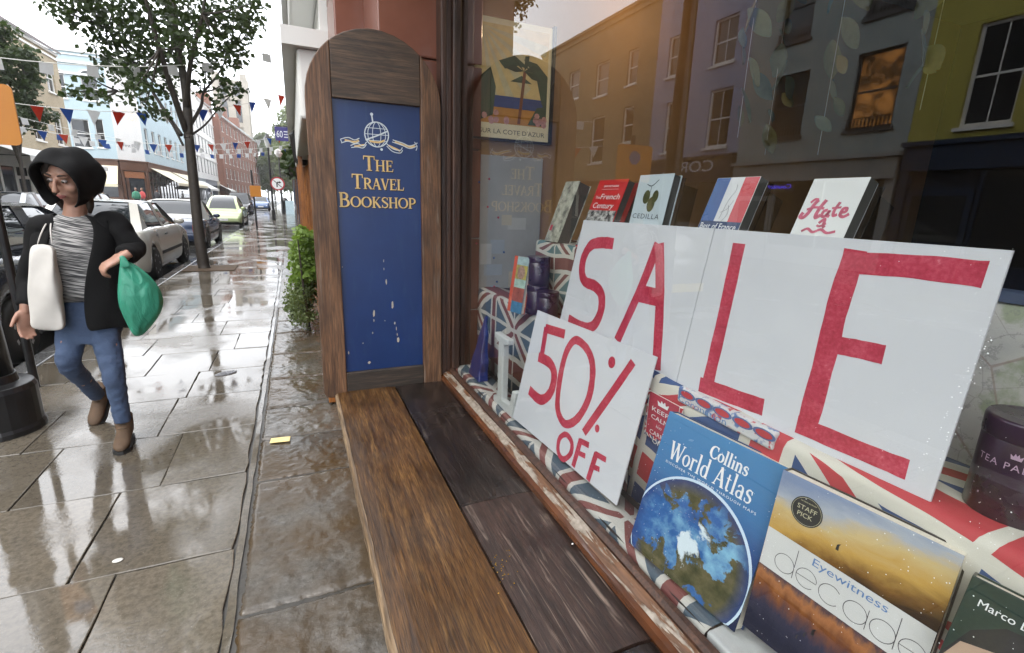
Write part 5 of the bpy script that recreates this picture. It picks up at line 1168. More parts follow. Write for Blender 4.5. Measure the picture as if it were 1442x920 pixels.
P3 = sub_face((XF, yc0, 0), UX, LL, M['pale_blue'], hz, zf, zt)
B(bxP(P3, 0, LL, 0, zf, .1, .3), 'shop_back', M['int_dark']); shopfront(r, P3, B, .02, LL - .02, zf - .9, zf - .12, brown, door=LL*.6)
m = MB(); tp = [P(0, zt), Vector((XF - CH, YS, zt)), Vector((XF, yc0, zt)), Vector((XF, yc1, zt)), Vector((xs0, yc1, zt))]; m.poly(tp); m.poly([tp[3], Vector((XF, yc1, 0)), Vector((xs0, yc1, 0)), tp[4]]); B(m, 'roof', plain('roof_slate', (.07, .05, .045)))
B(bxP(P3, 0, LL, zt, zt + .3, -.12, .4), 'parapet', white); B(bxP(P2, 0, CL, zt, zt + .3, -.12, .4), 'parapet', white)
aw_c = plain('awning_cream', (.62, .57, .42), .7, .06)
awning(P3, .8, LL*.42, zf - .45, 1.3, 2.2, 'cream shop awning on the street side of the pale blue corner house', aw_c); awning(P3, LL*.48, LL*.9, zf - .45, 1.3, 2.2, 'second cream awning further along the pale blue corner house', aw_c)
awning(P, Ls*.66, Ls*.98, zf - .4, 1.7, .9, 'cream awning on the side street face of the corner house', aw_c)
# row of white houses beyond
yw0, yw1 = yc1 + .3, gx(316, 250, XF).y; zw = gx(292, 150, XF).z; n = 3
for k in range(n):
    a, b = yw0 + (yw1-yw0)*k/n, yw0 + (yw1-yw0)*(k+1)/n; L = b - a - .02; nwin = max(2, int(L/3)); h = []
    for f in range(3):
        for q in range(nwin): s = L*(q+.5)/nwin; h.append((s - .55, s + .55, 4.6 + f*3.1, 6.6 + f*3.0))
    H_ = min(zw, 15.5) - k*.4
    rr, P, inv_, B = make_building('white_terrace_house', ['white terraced house next to the pale blue corner house', 'middle white terraced house of the row', 'last white terraced house before the brick flats'][k], (XF, a, 0), UX, L, H_, white, h, base=3.6, bars=0, frame=plain('grey_sash', (.12, .12, .13), .4))
    B(bxP(P, 0, L - .02, 0, 3.6, .25, .3), 'shop_back', M['int_dark']); shopfront(rr, P, B, .05, L - .05, 2.8, 3.5, (plain('grey_shop', (.2, .23, .25), .4), navy, M['cream_paint'])[k])
    for q in range(1, 4): B(bxP(P, 0, L, 3.9 + q*3.05 - .3, 3.9 + q*3.05 - .12, -.1, 0), 'band', white)
    if k != 1: awning(P, L*.1, L*.8, 3.2, 1.1, 2., ['white awning on the nearest white terraced house', '', 'white awning on the farthest white terraced house'][k], plain('awning_white', (.62, .62, .6)))
# brick flats and church tower
fa, fb = gy(317, 250, 105.), gy(366, 250, 152.); fu = Vector((fb.x - fa.x, fb.y - fa.y, 0)); L = fu.length; fu = fu.normalized()
M['red_brick'] = plain('far_brick', (.2, .085, .055), .85, .12, .4, world=True)
h = [(1.5 + q*4., 2.9 + q*4., 1.6 + f*2.7, 3.4 + f*2.7) for f in range(5) for q in range(int(L/4.))]
rr, P, inv_, B = make_building('brick_flats', 'red brick block of flats far down the street', (fa.x, fa.y, 0), tuple(fu), L, 14.6, M['red_brick'], h, base=0., bars=0, depth=12)
B(MB().prism([P(0, 14.8, -.2), P(L, 14.8, -.2), P(L, 17.4, 3), P(0, 17.4, 3)], (0, 0, .2)), 'roof', plain('lead_roof', (.14, .17, .17), .5, .1, world=True))
for q in range(3): B(bxP(P, 4 + q*15, 6 + q*15, 14, 19, 2, 4), 'chimney', M['red_brick'])
ct = gy(328, 150, 165.); tw = 6.6
tr_ = thing('church_tower', 'pale stone church tower rising behind the brick flats', 'tower', (ct.x, 165, 0)); Mst = plain('tower_stone', (.34, .31, .26), .85, .12, .5, world=True)
tz = gy(328, 116, 165.).z
MB().box((-tw/2, -tw/2, 0), (tw/2, tw/2, tz)).build('shaft', Mst, tr_)
for sx in (-1, 1):
    for sy in (-1, 1): MB().box((sx*tw/2 - .8, sy*tw/2 - .8, 0), (sx*tw/2 + .8, sy*tw/2 + .8, tz + 1.5)).build('buttress', Mst, tr_)
for zz in (.62, .84, .97): MB().box((-tw/2 - .4, -tw/2 - .4, tz*zz), (tw/2 + .4, tw/2 + .4, tz*zz + .8)).build('string_course', Mst, tr_)
for k in (-1.6, 1.6):
    for z0_, z1_ in ((.66, .8), (.87, .95)):
        MB().prism([(k - .7, -tw/2 - .03, tz*z0_), (k + .7, -tw/2 - .03, tz*z0_), (k + .7, -tw/2 - .03, tz*z1_), (k + .5, -tw/2 - .03, tz*z1_ + .9), (k, -tw/2 - .03, tz*z1_ + 1.4), (k - .5, -tw/2 - .03, tz*z1_ + .9), (k - .7, -tw/2 - .03, tz*z1_)], (0, .02, 0)).build('belfry_opening', M['dark_glass'], tr_)
# ---- houses on the near side, beyond the board
orange = wood_mat('orange_shopfront', (.16, .05, .01), (.34, .12, .02), (.42, .17, .04), axis='z', wet=.3)
def near_house(name, label, y0, y1, xf, H, mat, zs, shopmat, holes=True, nwin=2):
    L = y1 - y0; h = [(L*(q+.5)/nwin - .5, L*(q+.5)/nwin + .5, zs + .9 + f*3, zs + 2.8 + f*3) for q in range(nwin) for f in range(2)] if holes else []
    rr, P, iv, B = make_building(name, label, (xf, y1, 0), (0, -1, 0), L - .01, H, mat, h, base=zs, bars=1, depth=6)
    B(bxP(P, 0, L - .02, 0, zs, .2, .3), 'shop_back', M['int_dark']); shopfront(rr, P, B, .03, L - .03, zs - .5, zs - .1, shopmat, corn=mat, fascia=mat if shopmat is orange else None)
    return rr, P, B
rr, P, B = near_house('white_stucco_house', 'white stucco house with mouldings beyond the terracotta pier', 3.47, 9.2, .22, 10, white, 2.42, orange)
B(bxP(P, 0, 5.72, 2.62, 2.8, -.16, 0), 'cornice', white, bevel=.02); B(bxP(P, 0, 5.72, 2.8, 2.86, -.2, 0), 'cornice', white)
for k in range(3): B(bxP(P, .3 + k*2.2, .75 + k*2.2, 2.9, 9.9, -.1, 0), 'pilaster', white)
B(bxP(P, 0, 5.72, 5.2, 5.4, -.22, 0), 'cornice', white, bevel=.03)
for k in range(12): B(bxP(P, .15 + k*.42, .3 + k*.42, 2.5, 2.62, -.15, 0), 'bracket', white)
for k in range(3): B(bxP(P, .02 + k*1.2, .14 + k*1.2, .1, 2.3, -.13, -.085), 'orange_post', orange)
near_house('cream_house', 'cream house further along the near side of the street', 9.25, 17, .22, 9.5, M['cream_paint'], 3.2, navy)
near_house('grey_house', 'grey stucco house far along the near side', 17.05, 34, .25, 9, M['sage'], 3.1, brown, nwin=5)
near_house('far_brick_terrace', 'long brick terrace at the far end of the near side', 34.1, 120, .3, 9, M['red_brick'], 3.1, navy, nwin=20)
# ================================================================ trees and plants
M['bark'] = plain('bark', (.035, .027, .021), .6, .35, 14, .6, 30, world=True)
M['leaf'] = leaf_mat('street_leaf', (.016, .03, .009), (.045, .07, .022))
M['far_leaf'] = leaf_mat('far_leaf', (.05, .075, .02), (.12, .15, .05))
def leaf_cloud(m, c, r, n, s, rng, squash=.8):
    for _ in range(n):
        d = Vector((rng.gauss(0, 1), rng.gauss(0, 1), rng.gauss(0, 1) * squash)); d = d.normalized() * r * rng.random()**.45
        p = Vector(c) + d; a = Vector((rng.uniform(-1, 1), rng.uniform(-1, 1), rng.uniform(-.9, .3))).normalized(); b = a.cross(Vector((rng.uniform(-1, 1), rng.uniform(-1, 1), rng.uniform(-1, 1)))).normalized()
        L = s * rng.uniform(.7, 1.3); k = .42
        m.add([p, p + a*L*.45 + b*L*k, p + a*L, p + a*L*.45 - b*L*k], [(0, 1, 2, 3)])
def tree(name, label, loc, trunk, limbs, clumps, leafn, leafs, mat, r0, seed, group=None):
    rng = random.Random(seed); o = thing(name, label, 'tree', loc, group=group); iv = Vector(loc)
    m = MB(); P = [Vector(p) - iv for p in trunk]; n = len(P)
    m.tube(smooth_path(P, 4), [r0*(1.35 if i == 0 else 1) * (1 - .35*i/(4*n)) for i in range(4*(n-1) + 1)], 12)
    m.build('trunk', M['bark'], o, smooth=True)
    tips = []
    m = MB()
    for pts, r in limbs:
        q = [Vector(p) - iv for p in pts]; sp_ = smooth_path(q, 4); k = len(sp_); m.tube(sp_, [r*(1 - .75*i/k) for i in range(k)], 7); tips.append(q[-1]); tips.append(q[len(q)//2])
    for c, r in clumps:
        c = Vector(c) - iv; s = min(tips, key=lambda t_: (t_ - c).length); mid = (s + c)/2 + Vector((0, 0, -.1*r)); m.tube(smooth_path([s, mid, c], 3), [.022, .018, .016, .014, .011, .009, .006][:7], 5)
    m.build('limbs', M['bark'], o, smooth=True)
    m = MB()
    for c, r in clumps: leaf_cloud(m, Vector(c) - iv, r, int(leafn * r * r), leafs, rng)
    cr_ = m.build('crown', mat, o); cr_['kind'] = 'stuff'
    return o
YT = 11.37
T = lambda x, y, d=0.: gy(x, y, YT + d)
rng = random.Random(5)
limbs = [([T(266, 196), T(262, 130, .1), T(250, 60, .2), T(240, -30, .3), T(236, -120, .2)], .085), ([T(262, 185), T(243, 130, -.3), T(225, 70, -.6), T(205, 0, -.8), T(190, -70, -.9)], .06),
         ([T(266, 180), T(283, 150, .3), T(287, 130, .4), T(307, 105, .5), T(325, 70, .6)], .035), ([T(263, 150), T(268, 90, -.4), T(285, 20, -.7), T(300, -70, -.7)], .05),
         ([T(258, 205), T(235, 165, .2), T(200, 140, .3), T(165, 128, .3)], .022), ([T(255, 190), T(228, 150, .6), T(190, 90, .9), T(150, 40, 1.)], .04), ([T(270, 190), T(290, 175, .1), T(310, 150, 0), T(330, 130, -.1)], .022),
         ([T(255, 90), T(240, 40, .8), T(225, -40, 1.2)], .05)]
cl_ = []
spec = [(95, 5, .38), (130, 25, .45), (150, 60, .42), (175, 30, .55), (165, 95, .34), (195, 80, .5), (190, 125, .32), (215, 45, .6), (220, 105, .45), (235, 75, .5), (245, 20, .6), (262, 60, .42), (275, 25, .5), (300, 15, .5), (330, 20, .42), (350, 25, .34), (355, 5, .35), (320, 55, .4), (335, 65, .3), (300, 75, .3), (290, 100, .26), (318, 85, .3), (312, 120, .24), (325, 128, .22), (338, 125, .18), (130, 130, .2), (105, 128, .18), (150, 135, .2), (205, 150, .22), (185, 105, .3), (160, 5, .5), (120, -5, .45), (200, 0, .6), (235, 130, .26), (225, 160, .18), (278, 120, .2), (305, 140, .18), (85, 12, .25), (70, 3, .22), (350, 45, .22), (140, 85, .22), (128, 110, .16)]
for x, y, r in spec: cl_.append((T(x, y, rng.uniform(-1.1, 1.1)), r))
for k in range(46):
    a = rng.uniform(0, 6.28); rr_ = 2.3*math.sqrt(rng.random()); z = rng.uniform(5.7, 9.2); f = math.sqrt(max(0, 1 - ((z - 6.6)/2.9)**2)); c0 = T(228, 0); cl_.append(((c0.x + rr_*f*math.cos(a), YT + rr_*f*math.sin(a), z), rng.uniform(.35, .65)))
tree('street_tree', 'young street tree with dark leafy crown growing from the pavement', (-1.715, YT, 0), [(-1.715, YT, -.02), (-1.73, YT, .25), T(279, 320), T(272, 250), T(266, 190)], limbs, cl_, 860, .094, M['leaf'], .108, 3)
m = tag(MB().box((-.45, -.42, 0), (.45, .42, .008)).build('tree_pit', plain('soil', (.08, .05, .028), .9, .4, 20, .8, 30)), 'square of brown earth around the street tree trunk', 'tree pit'); m.location = (-1.6, YT - .02, .002)
def small_tree(label, x, y, z0, z1, rad, n, seed, ls, mat, group='trees in the distance', dens=60):
    rng = random.Random(seed); h = z1 - z0; cls = []
    for k in range(n):
        a = rng.uniform(0, 6.28); t_ = rng.random(); prof = math.sin(PI*(.12 + .83*t_))**.7; q = rad*prof*math.sqrt(rng.random()); cls.append(((x + q*math.cos(a), y + q*math.sin(a), z0 + h*t_), rad*rng.uniform(.2, .36)))
    lim = [([(x, y, z0*.7), (x + rad*.3*math.cos(a), y + rad*.3*math.sin(a), z0 + h*.3), (x + rad*.5*math.cos(a), y + rad*.5*math.sin(a), z0 + h*.6)], rad*.035) for a in (0, 1.6, 3.1, 4.7)]
    return tree('roadside_tree', label, (x, y, 0), [(x, y, -.02), (x, y, z0*.5), (x + .05, y, z0), (x, y, z0 + h*.5)], lim, cls, dens/(rad*rad*.08), ls, mat, rad*.05, seed, group)
small_tree('leafy tree in front of the beige brick house', gy(22, 200, 27).x, 27., 3.4, gy(22, 40, 27).z, 1.35, 46, 8, .17, M['leaf'], dens=110)
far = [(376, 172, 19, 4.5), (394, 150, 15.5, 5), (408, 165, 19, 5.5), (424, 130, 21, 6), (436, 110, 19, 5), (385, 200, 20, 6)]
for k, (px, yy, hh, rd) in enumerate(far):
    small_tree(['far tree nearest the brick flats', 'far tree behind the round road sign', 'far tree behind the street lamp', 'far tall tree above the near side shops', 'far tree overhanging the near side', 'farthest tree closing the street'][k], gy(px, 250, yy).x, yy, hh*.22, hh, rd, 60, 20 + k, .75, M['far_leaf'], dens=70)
# clipped shrub against the near wall
rng = random.Random(9); sh = thing('shrub', 'bright green leafy shrub growing against the shop wall beside the board', 'shrub', (.12, 5.95, 0)); m = MB()
for k in range(26): leaf_cloud(m, (rng.uniform(-.1, .05), rng.uniform(-.4, .45), rng.uniform(.5, .98)), rng.uniform(.08, .17), 120, rng.uniform(.035, .06), rng)
for k in range(9): leaf_cloud(m, (rng.uniform(-.08, .04), rng.uniform(-.3, .3), rng.uniform(.98, 1.14)), .07, 30, .05, rng)
m2 = MB()
for k in range(26): leaf_cloud(m2, (rng.uniform(-.2, -.02), rng.uniform(-.5, .3), rng.uniform(.1, .48)), rng.uniform(.08, .16), 130, rng.uniform(.02, .045), rng)
o = m2.build('lower_foliage', leaf_mat('low_leaf', (.055, .08, .03), (.16, .2, .08)), sh); o['kind'] = 'stuff'
cr_ = m.build('foliage', leaf_mat('shrub_leaf', (.06, .11, .02), (.2, .29, .06)), sh); cr_['kind'] = 'stuff'
m = MB()
for k in range(9): 
    a = rng.uniform(-.4, .4); m.tube([(-.05, a*.5, 0), (-.08, a*.8, .5), (-.1, a, 1.)], [.018, .013, .006], 6)
m.build('stems', M['bark'], sh)
# ================================================================ street furniture
lc = gz(-1, 606)
lp = thing('lamp_post', 'black cast iron lamp post at the left edge', 'lamp post', (lc.x, lc.y, 0))
MB().lathe([(.222, 0), (.222, .03), (.212, .05), (.212, .27), (.2, .3), (.135, .31), (.13, .36)], 28).build('base', M['black_iron'], lp, bevel=.004)
MB().lathe([(.12, .36), (.108, .8), (.1, 1.0), (.118, 1.02), (.118, 1.06), (.095, 1.08), (.075, 1.8), (.06, 3.2), (.055, 4.4)], 24).build('column', M['black_iron'], lp, smooth=True)
MB().tube([(-.35, 0, 3.9), (.35, 0, 3.9)], .018, 8).build('ladder_bar', M['black_iron'], lp)
MB().lathe([(.09, 4.4), (.2, 4.9), (.2, 4.92)], 6, cap=False).build('lantern_glass', plain('lantern_glass', (.5, .5, .48), .2), lp); MB().lathe([(.22, 4.92), (.1, 5.1), (.03, 5.25)], 6).build('lantern_cap', M['black_iron'], lp)
t = NT('orange_sign'); v = t.pos(); t.set(col=t.ramp(t.noise(v, 4, 4), [(.3, (.46, .16, .003)), (.7, (.5, .185, .004))]), rough=.35); M['orange'] = t.m
ys_ = 4.5; r_ = gy(23, 160, ys_); S = Sheet((r_.x - .45, ys_, gy(20, 205, ys_).z), (1, 0, 0), (0, 0, 1)); sh_ = gy(20, 120, ys_).z - S.o.z; sw = .45
sg = S.root('parking_notice', 'orange notice panel with rounded corners on a thin pole at the left edge', 'sign'); rc = .035
rr_ = [(cx + rc*math.cos(math.radians(a)), cy + rc*math.sin(math.radians(a))) for cx, cy, a0 in ((sw - rc, rc, -90), (sw - rc, sh_ - rc, 0), (rc, sh_ - rc, 90), (rc, rc, 180)) for a in (a0, a0 + 30, a0 + 60, a0 + 90)]
MB().prism([(a, b, -.012) for a, b in rr_], (0, 0, .012)).build('panel', M['orange'], sg, norm=True)
m = MB(); m.disc((sw*.5, sh_*.66), .07, .0006, 24); m.build('symbol', M['fr_blue'], sg); 
MB().box((sw*.3, sh_*.4, -.03), (sw*.7, sh_*.46, -.0125)).build('clamp', M['steel'], sg); MB().tube([(sw*.5, -S.o.z, -.056), (sw*.5, sh_ + .1, -.056)], .026, 12).build('pole', M['black_iron'], sg)
c = gz(362, 322); po = thing('sign_pole', 'thin black pole with a small orange plate by the green car', 'sign', (c.x, c.y, 0))
MB().tube([(0, 0, 0), (-.02, 0, gy(357, 240, c.y).z)], .04, 10).build('pole', M['black_iron'], po)
q0, q1 = gy(353, 277, c.y), gy(367, 262, c.y); MB().box((q0.x - c.x, -.06, q0.z), (q1.x - c.x, -.045, q1.z)).build('plate', M['orange'], po, bevel=.004)
c = gz(386, 310); po = thing('sign_lamp_post', 'tall lamp post carrying a round red bordered road sign', 'lamp post', (c.x, c.y, 0)); zl = gy(382, 208, c.y).z
MB().tube([(0, 0, 0), (0, 0, .6), (0, 0, .62), (0, 0, zl)], [.11, .1, .065, .05], 12).build('column', M['black_iron'], po)
MB().lathe([(.1, zl), (.22, zl + .45)], 6, cap=False).build('lantern_glass', plain('lantern_glass', (.5, .5, .48)), po); MB().lathe([(.25, zl + .45), (.12, zl + .62), (.03, zl + .8)], 6).build('lantern_cap', M['black_iron'], po)
sgc = gy(391, 259, c.y); S = Sheet((sgc.x, c.y - .1, sgc.z), (1, 0, 0), (0, 0, 1)); R_ = .40
def disc_part(r, z, mat, nm): 
    m = MB(); m.prism([(sgc.x - c.x + r*math.cos(k*PI/14), -.1 - z - .004, sgc.z + r*math.sin(k*PI/14)) for k in range(28)], (0, .004, 0)); return m.build(nm, mat, po, norm=True)
disc_part(R_, 0, plain('sign_red', (.4, .03, .04), .4), 'sign_plate'); disc_part(R_*.8, .006, M['white_print'], 'sign_face')
m = MB(); f = lambda l: [(sgc.x - c.x + a*R_, -.1165, sgc.z + b*R_) for a, b in l]
b0 = len(m.v); mm = MB(); mm.ribbon([(-.1, -.5), (-.1, .05), (.0, .2), (.3, .22)], .16, 0); mm.ribbon([(-.55, .5), (.55, -.5)], .1, .001); mm.poly([(.25, .42, 0), (.25, .02, 0), (.5, .22, 0)])
mm.v = [(sgc.x - c.x + a*R_, -.117 - z, sgc.z + b*R_) for a, b, z in mm.v]; mm.build('turn_arrow', M['black_print'], po)
c = gz(398, 300); yy = 46.; xx = gy(398, 290, yy).x; po = thing('street_lamp', 'slim lamp post with white lantern further down the pavement', 'lamp post', (xx, yy, 0)); zl = gy(398, 222, yy).z
MB().tube([(0, 0, 0), (0, 0, .8), (0, 0, zl)], [.11, .07, .05], 10).build('column', M['black_iron'], po); MB().lathe([(.12, zl), (.3, zl + .25), (.28, zl + .5), (.05, zl + .65)], 10).build('lantern', M['white_paint'], po)
c = gz(402, 298); po = thing('litter_bin', 'dark round litter bin on the far pavement', 'bin', (c.x, c.y, 0)); MB().lathe([(.3, 0), (.32, .1), (.32, .95)], 16).build('body', M['black_iron'], po); MB().lathe([(.34, .95), (.34, 1.05), (.2, 1.25), (.05, 1.32)], 16).build('hood', M['black_iron'], po)
c = gz(409, 302); po = thing('pavement_sign', 'pale blue folding pavement sign in front of the shops', 'sign', (c.x, c.y, 0)); w_ = .32
for s in (-1, 1): MB().prism([(-w_, s*.25, 0), (w_, s*.25, 0), (w_, s*.02, 1.1), (-w_, s*.02, 1.1)], (0, s*.02, 0)).build('board', plain('chalk_blue', (.4, .52, .58), .5, .1), po, norm=True)
# projecting purple shop banner on the near side, wall lanterns
by = 21.; q = [gy(388, 198, by), gy(408, 180, by)]; bn = thing('shop_banner', 'small purple banner hung from a bracket high on the near side', 'banner', (q[0].x, by, q[0].z)); bw, bh = q[1].x - q[0].x, q[1].z - q[0].z
MB().box((0, 0, 0), (bw, .02, bh)).build('cloth', plain('purple_cloth', (.06, .05, .2), .7, .1), bn); MB().tube([(-.03, .01, bh + .03), (.3 - q[0].x, .01, bh + .03)], .02, 6).build('bracket', M['black_iron'], bn)
m = MB(); sans(m, '60', bw*.1, bh*.25, bh*.5, bw*.4, 0); 
for k in range(3): m.box((bw*.58, 0, bh*(.25 + k*.2)), (bw*.92, .0001, bh*(.32 + k*.2))) if False else m.ribbon([(bw*.58, bh*(.28 + k*.2)), (bw*.92, bh*(.28 + k*.2))], bh*.06, 0)
m.v = [(a, -.003, b) for a, b, _ in m.v]; m.build('lettering', M['white_print'], bn)
wlq = gy(424, 205, 7.3); wl_ = thing('hanging_lantern', 'black wall lantern on a bracket over the orange shopfront', 'lantern', (wlq.x, 7.3, wlq.z))
MB().tube([(.35, 0, .32), (0, 0, .36), (-.03, 0, .25)], .018, 8).build('bracket', M['black_iron'], wl_); MB().lathe([(.05, -.25), (.1, -.2), (.13, .1), (.14, .12), (.04, .22), (.02, .27)], 8).build('lantern_body', M['black_iron'], wl_)
wlq = gy(424, 238, 9.6); wl_ = thing('hanging_basket', 'dark hanging basket of trailing plants over the shopfront', 'hanging basket', (wlq.x, 9.6, wlq.z)); MB().lathe([(.05, -.2), (.2, -.1), (.24, .02)], 14).build('basket', M['bark'], wl_)
MB().tube([(.35, 0, .6), (0, 0, .62), (0, 0, .0)], .012, 6).build('bracket', M['black_iron'], wl_); m = MB(); leaf_cloud(m, (0, 0, .08), .3, 420, .09, rng); o = m.build('plants', M['leaf'], wl_); o['kind'] = 'stuff'
# ================================================================ bunting
FL = {'r': plain('flag_red', (.5, .06, .025), .7, .08), 'b': plain('flag_blue', (.04, .12, .38), .7, .08), 'w': plain('flag_white', (.7, .7, .7), .7, .05)}
fm = {}
for k_, mt in FL.items():
    for shp in 'ts':
        m = MB(); pts = [(-.15, 0), (.15, 0), (0, -.36)] if shp == 't' else [(-.13, 0), (.13, 0), (.13, -.26), (-.13, -.26)]
        m.prism([(a, -.0015, b) for a, b in pts], (0, .003, 0)); fm[k_ + shp] = m.mesh('flag', mt)
for mt in FL.values():
    nt_ = mt.node_tree; bs = nt_.nodes['Principled BSDF']; tl_n = nt_.nodes.new('ShaderNodeBsdfTranslucent'); nt_.links.new(bs.inputs[0].links[0].from_socket, tl_n.inputs[0]); mm_ = nt_.nodes.new('ShaderNodeMixShader'); mm_.inputs[0].default_value = .6
    nt_.links.new(bs.outputs[0], mm_.inputs[1]); nt_.links.new(tl_n.outputs[0], mm_.inputs[2]); nt_.links.new(mm_.outputs[0], nt_.nodes['Material Output'].inputs[0])
def bunting(A, Bp, n, seq, shp, sag, label, scale=1.):
    A, Bp = Vector(A), Vector(Bp); o = thing('bunting', label, 'bunting', A, group='bunting strung across the street'); D = Bp - A
    f = lambda t_: D*t_ + Vector((0, 0, -sag*4*t_*(1-t_))); MB().tube([f(i/24) for i in range(25)], .006, 4).build('string', M['paper'], o); rz = math.atan2(D.y, D.x)
    for k in range(n):
        t_ = (k + .5)/n; ob = obj_from('flag', fm[seq[k % len(seq)] + shp], o); ob.location = f(t_); ob.rotation_euler = (random.uniform(-.35, .35), random.uniform(-.12, .12), rz + random.uniform(-.3, .3)); ob.scale = (scale,)*3
bunting(gy(-190, 110, 10.5), gy(424, 126, 15), 18, 'wrb', 't', .5, 'red white and blue pennants on the nearest low string', .72)
bunting(gy(-60, 160, 19), gy(428, 184, 25), 22, 'brw', 't', .7, 'red white and blue pennants on the second string', .8)
bunting(gy(-140, 60, 9.5), gy(430, 62, 12), 10, 'w', 's', .35, 'large white squares on the highest string', .6)
bunting(gy(-30, 150, 22), gy(426, 200, 34), 20, 'w', 's', .8, 'small white squares on a string before the corner house', .8)
bunting(gy(20, 175, 32), gy(424, 205, 45), 26, 'wwb', 's', 1.0, 'distant string of small white and blue squares')
# ================================================================ vehicles
def interp(pts, x):
    if x <= pts[0][0]: return pts[0][1]
    for (a, b), (c, d) in zip(pts, pts[1:]):
        if x <= c:
            f = (x - a)/(c - a); f = f*f*(3 - 2*f); return b + (d - b)*f
    return pts[-1][1]
wheel_cache = {}
def add_wheel(root, x, y, r, side, rimmat):
    w_ = bpy.data.objects.new('wheel', wheel_cache.setdefault(('hub', r), MB().tube([(-.02, 0, 0), (.02, 0, 0)], r*.3, 12).mesh('wheel', M['steel']))); C.objects.link(w_); w_.parent = root; w_.location = (x, y, r); w_.scale = (side, 1, 1)
    def rings(prof, n=28): return [[(px_, q*math.cos(2*PI*k/n), q*math.sin(2*PI*k/n)) for k in range(n)] for px_, q in prof]
    if ('t', r) not in wheel_cache:
        wheel_cache[('t', r)] = MB().loft(rings([(-.09, r*.66), (-.095, r*.9), (-.07, r), (.07, r), (.095, r*.9), (.09, r*.66)])).mesh('tyre', M['rubber'], True)
        m = MB().loft(rings([(-.06, r*.64), (.05, r*.64), (.085, r*.66), (.088, r*.6), (.06, r*.56), (.05, r*.2), (.075, r*.16)]))
        for k in range(7):
            a = 2*PI*k/7; m.prism([(.062, r*.15*math.cos(a - .4), r*.15*math.sin(a - .4)), (.07, r*.6*math.cos(a - .13), r*.6*math.sin(a - .13)), (.07, r*.6*math.cos(a + .13), r*.6*math.sin(a + .13)), (.062, r*.15*math.cos(a + .4), r*.15*math.sin(a + .4))], (.022, 0, 0))
        wheel_cache[('r', r)] = m.mesh('rim', plain('alloy', (.42, .42, .43), .35, .08, 20, metal=.2))
    obj_from('tyre', wheel_cache[('t', r)], w_); obj_from('rim', wheel_cache[('r', r)], w_)
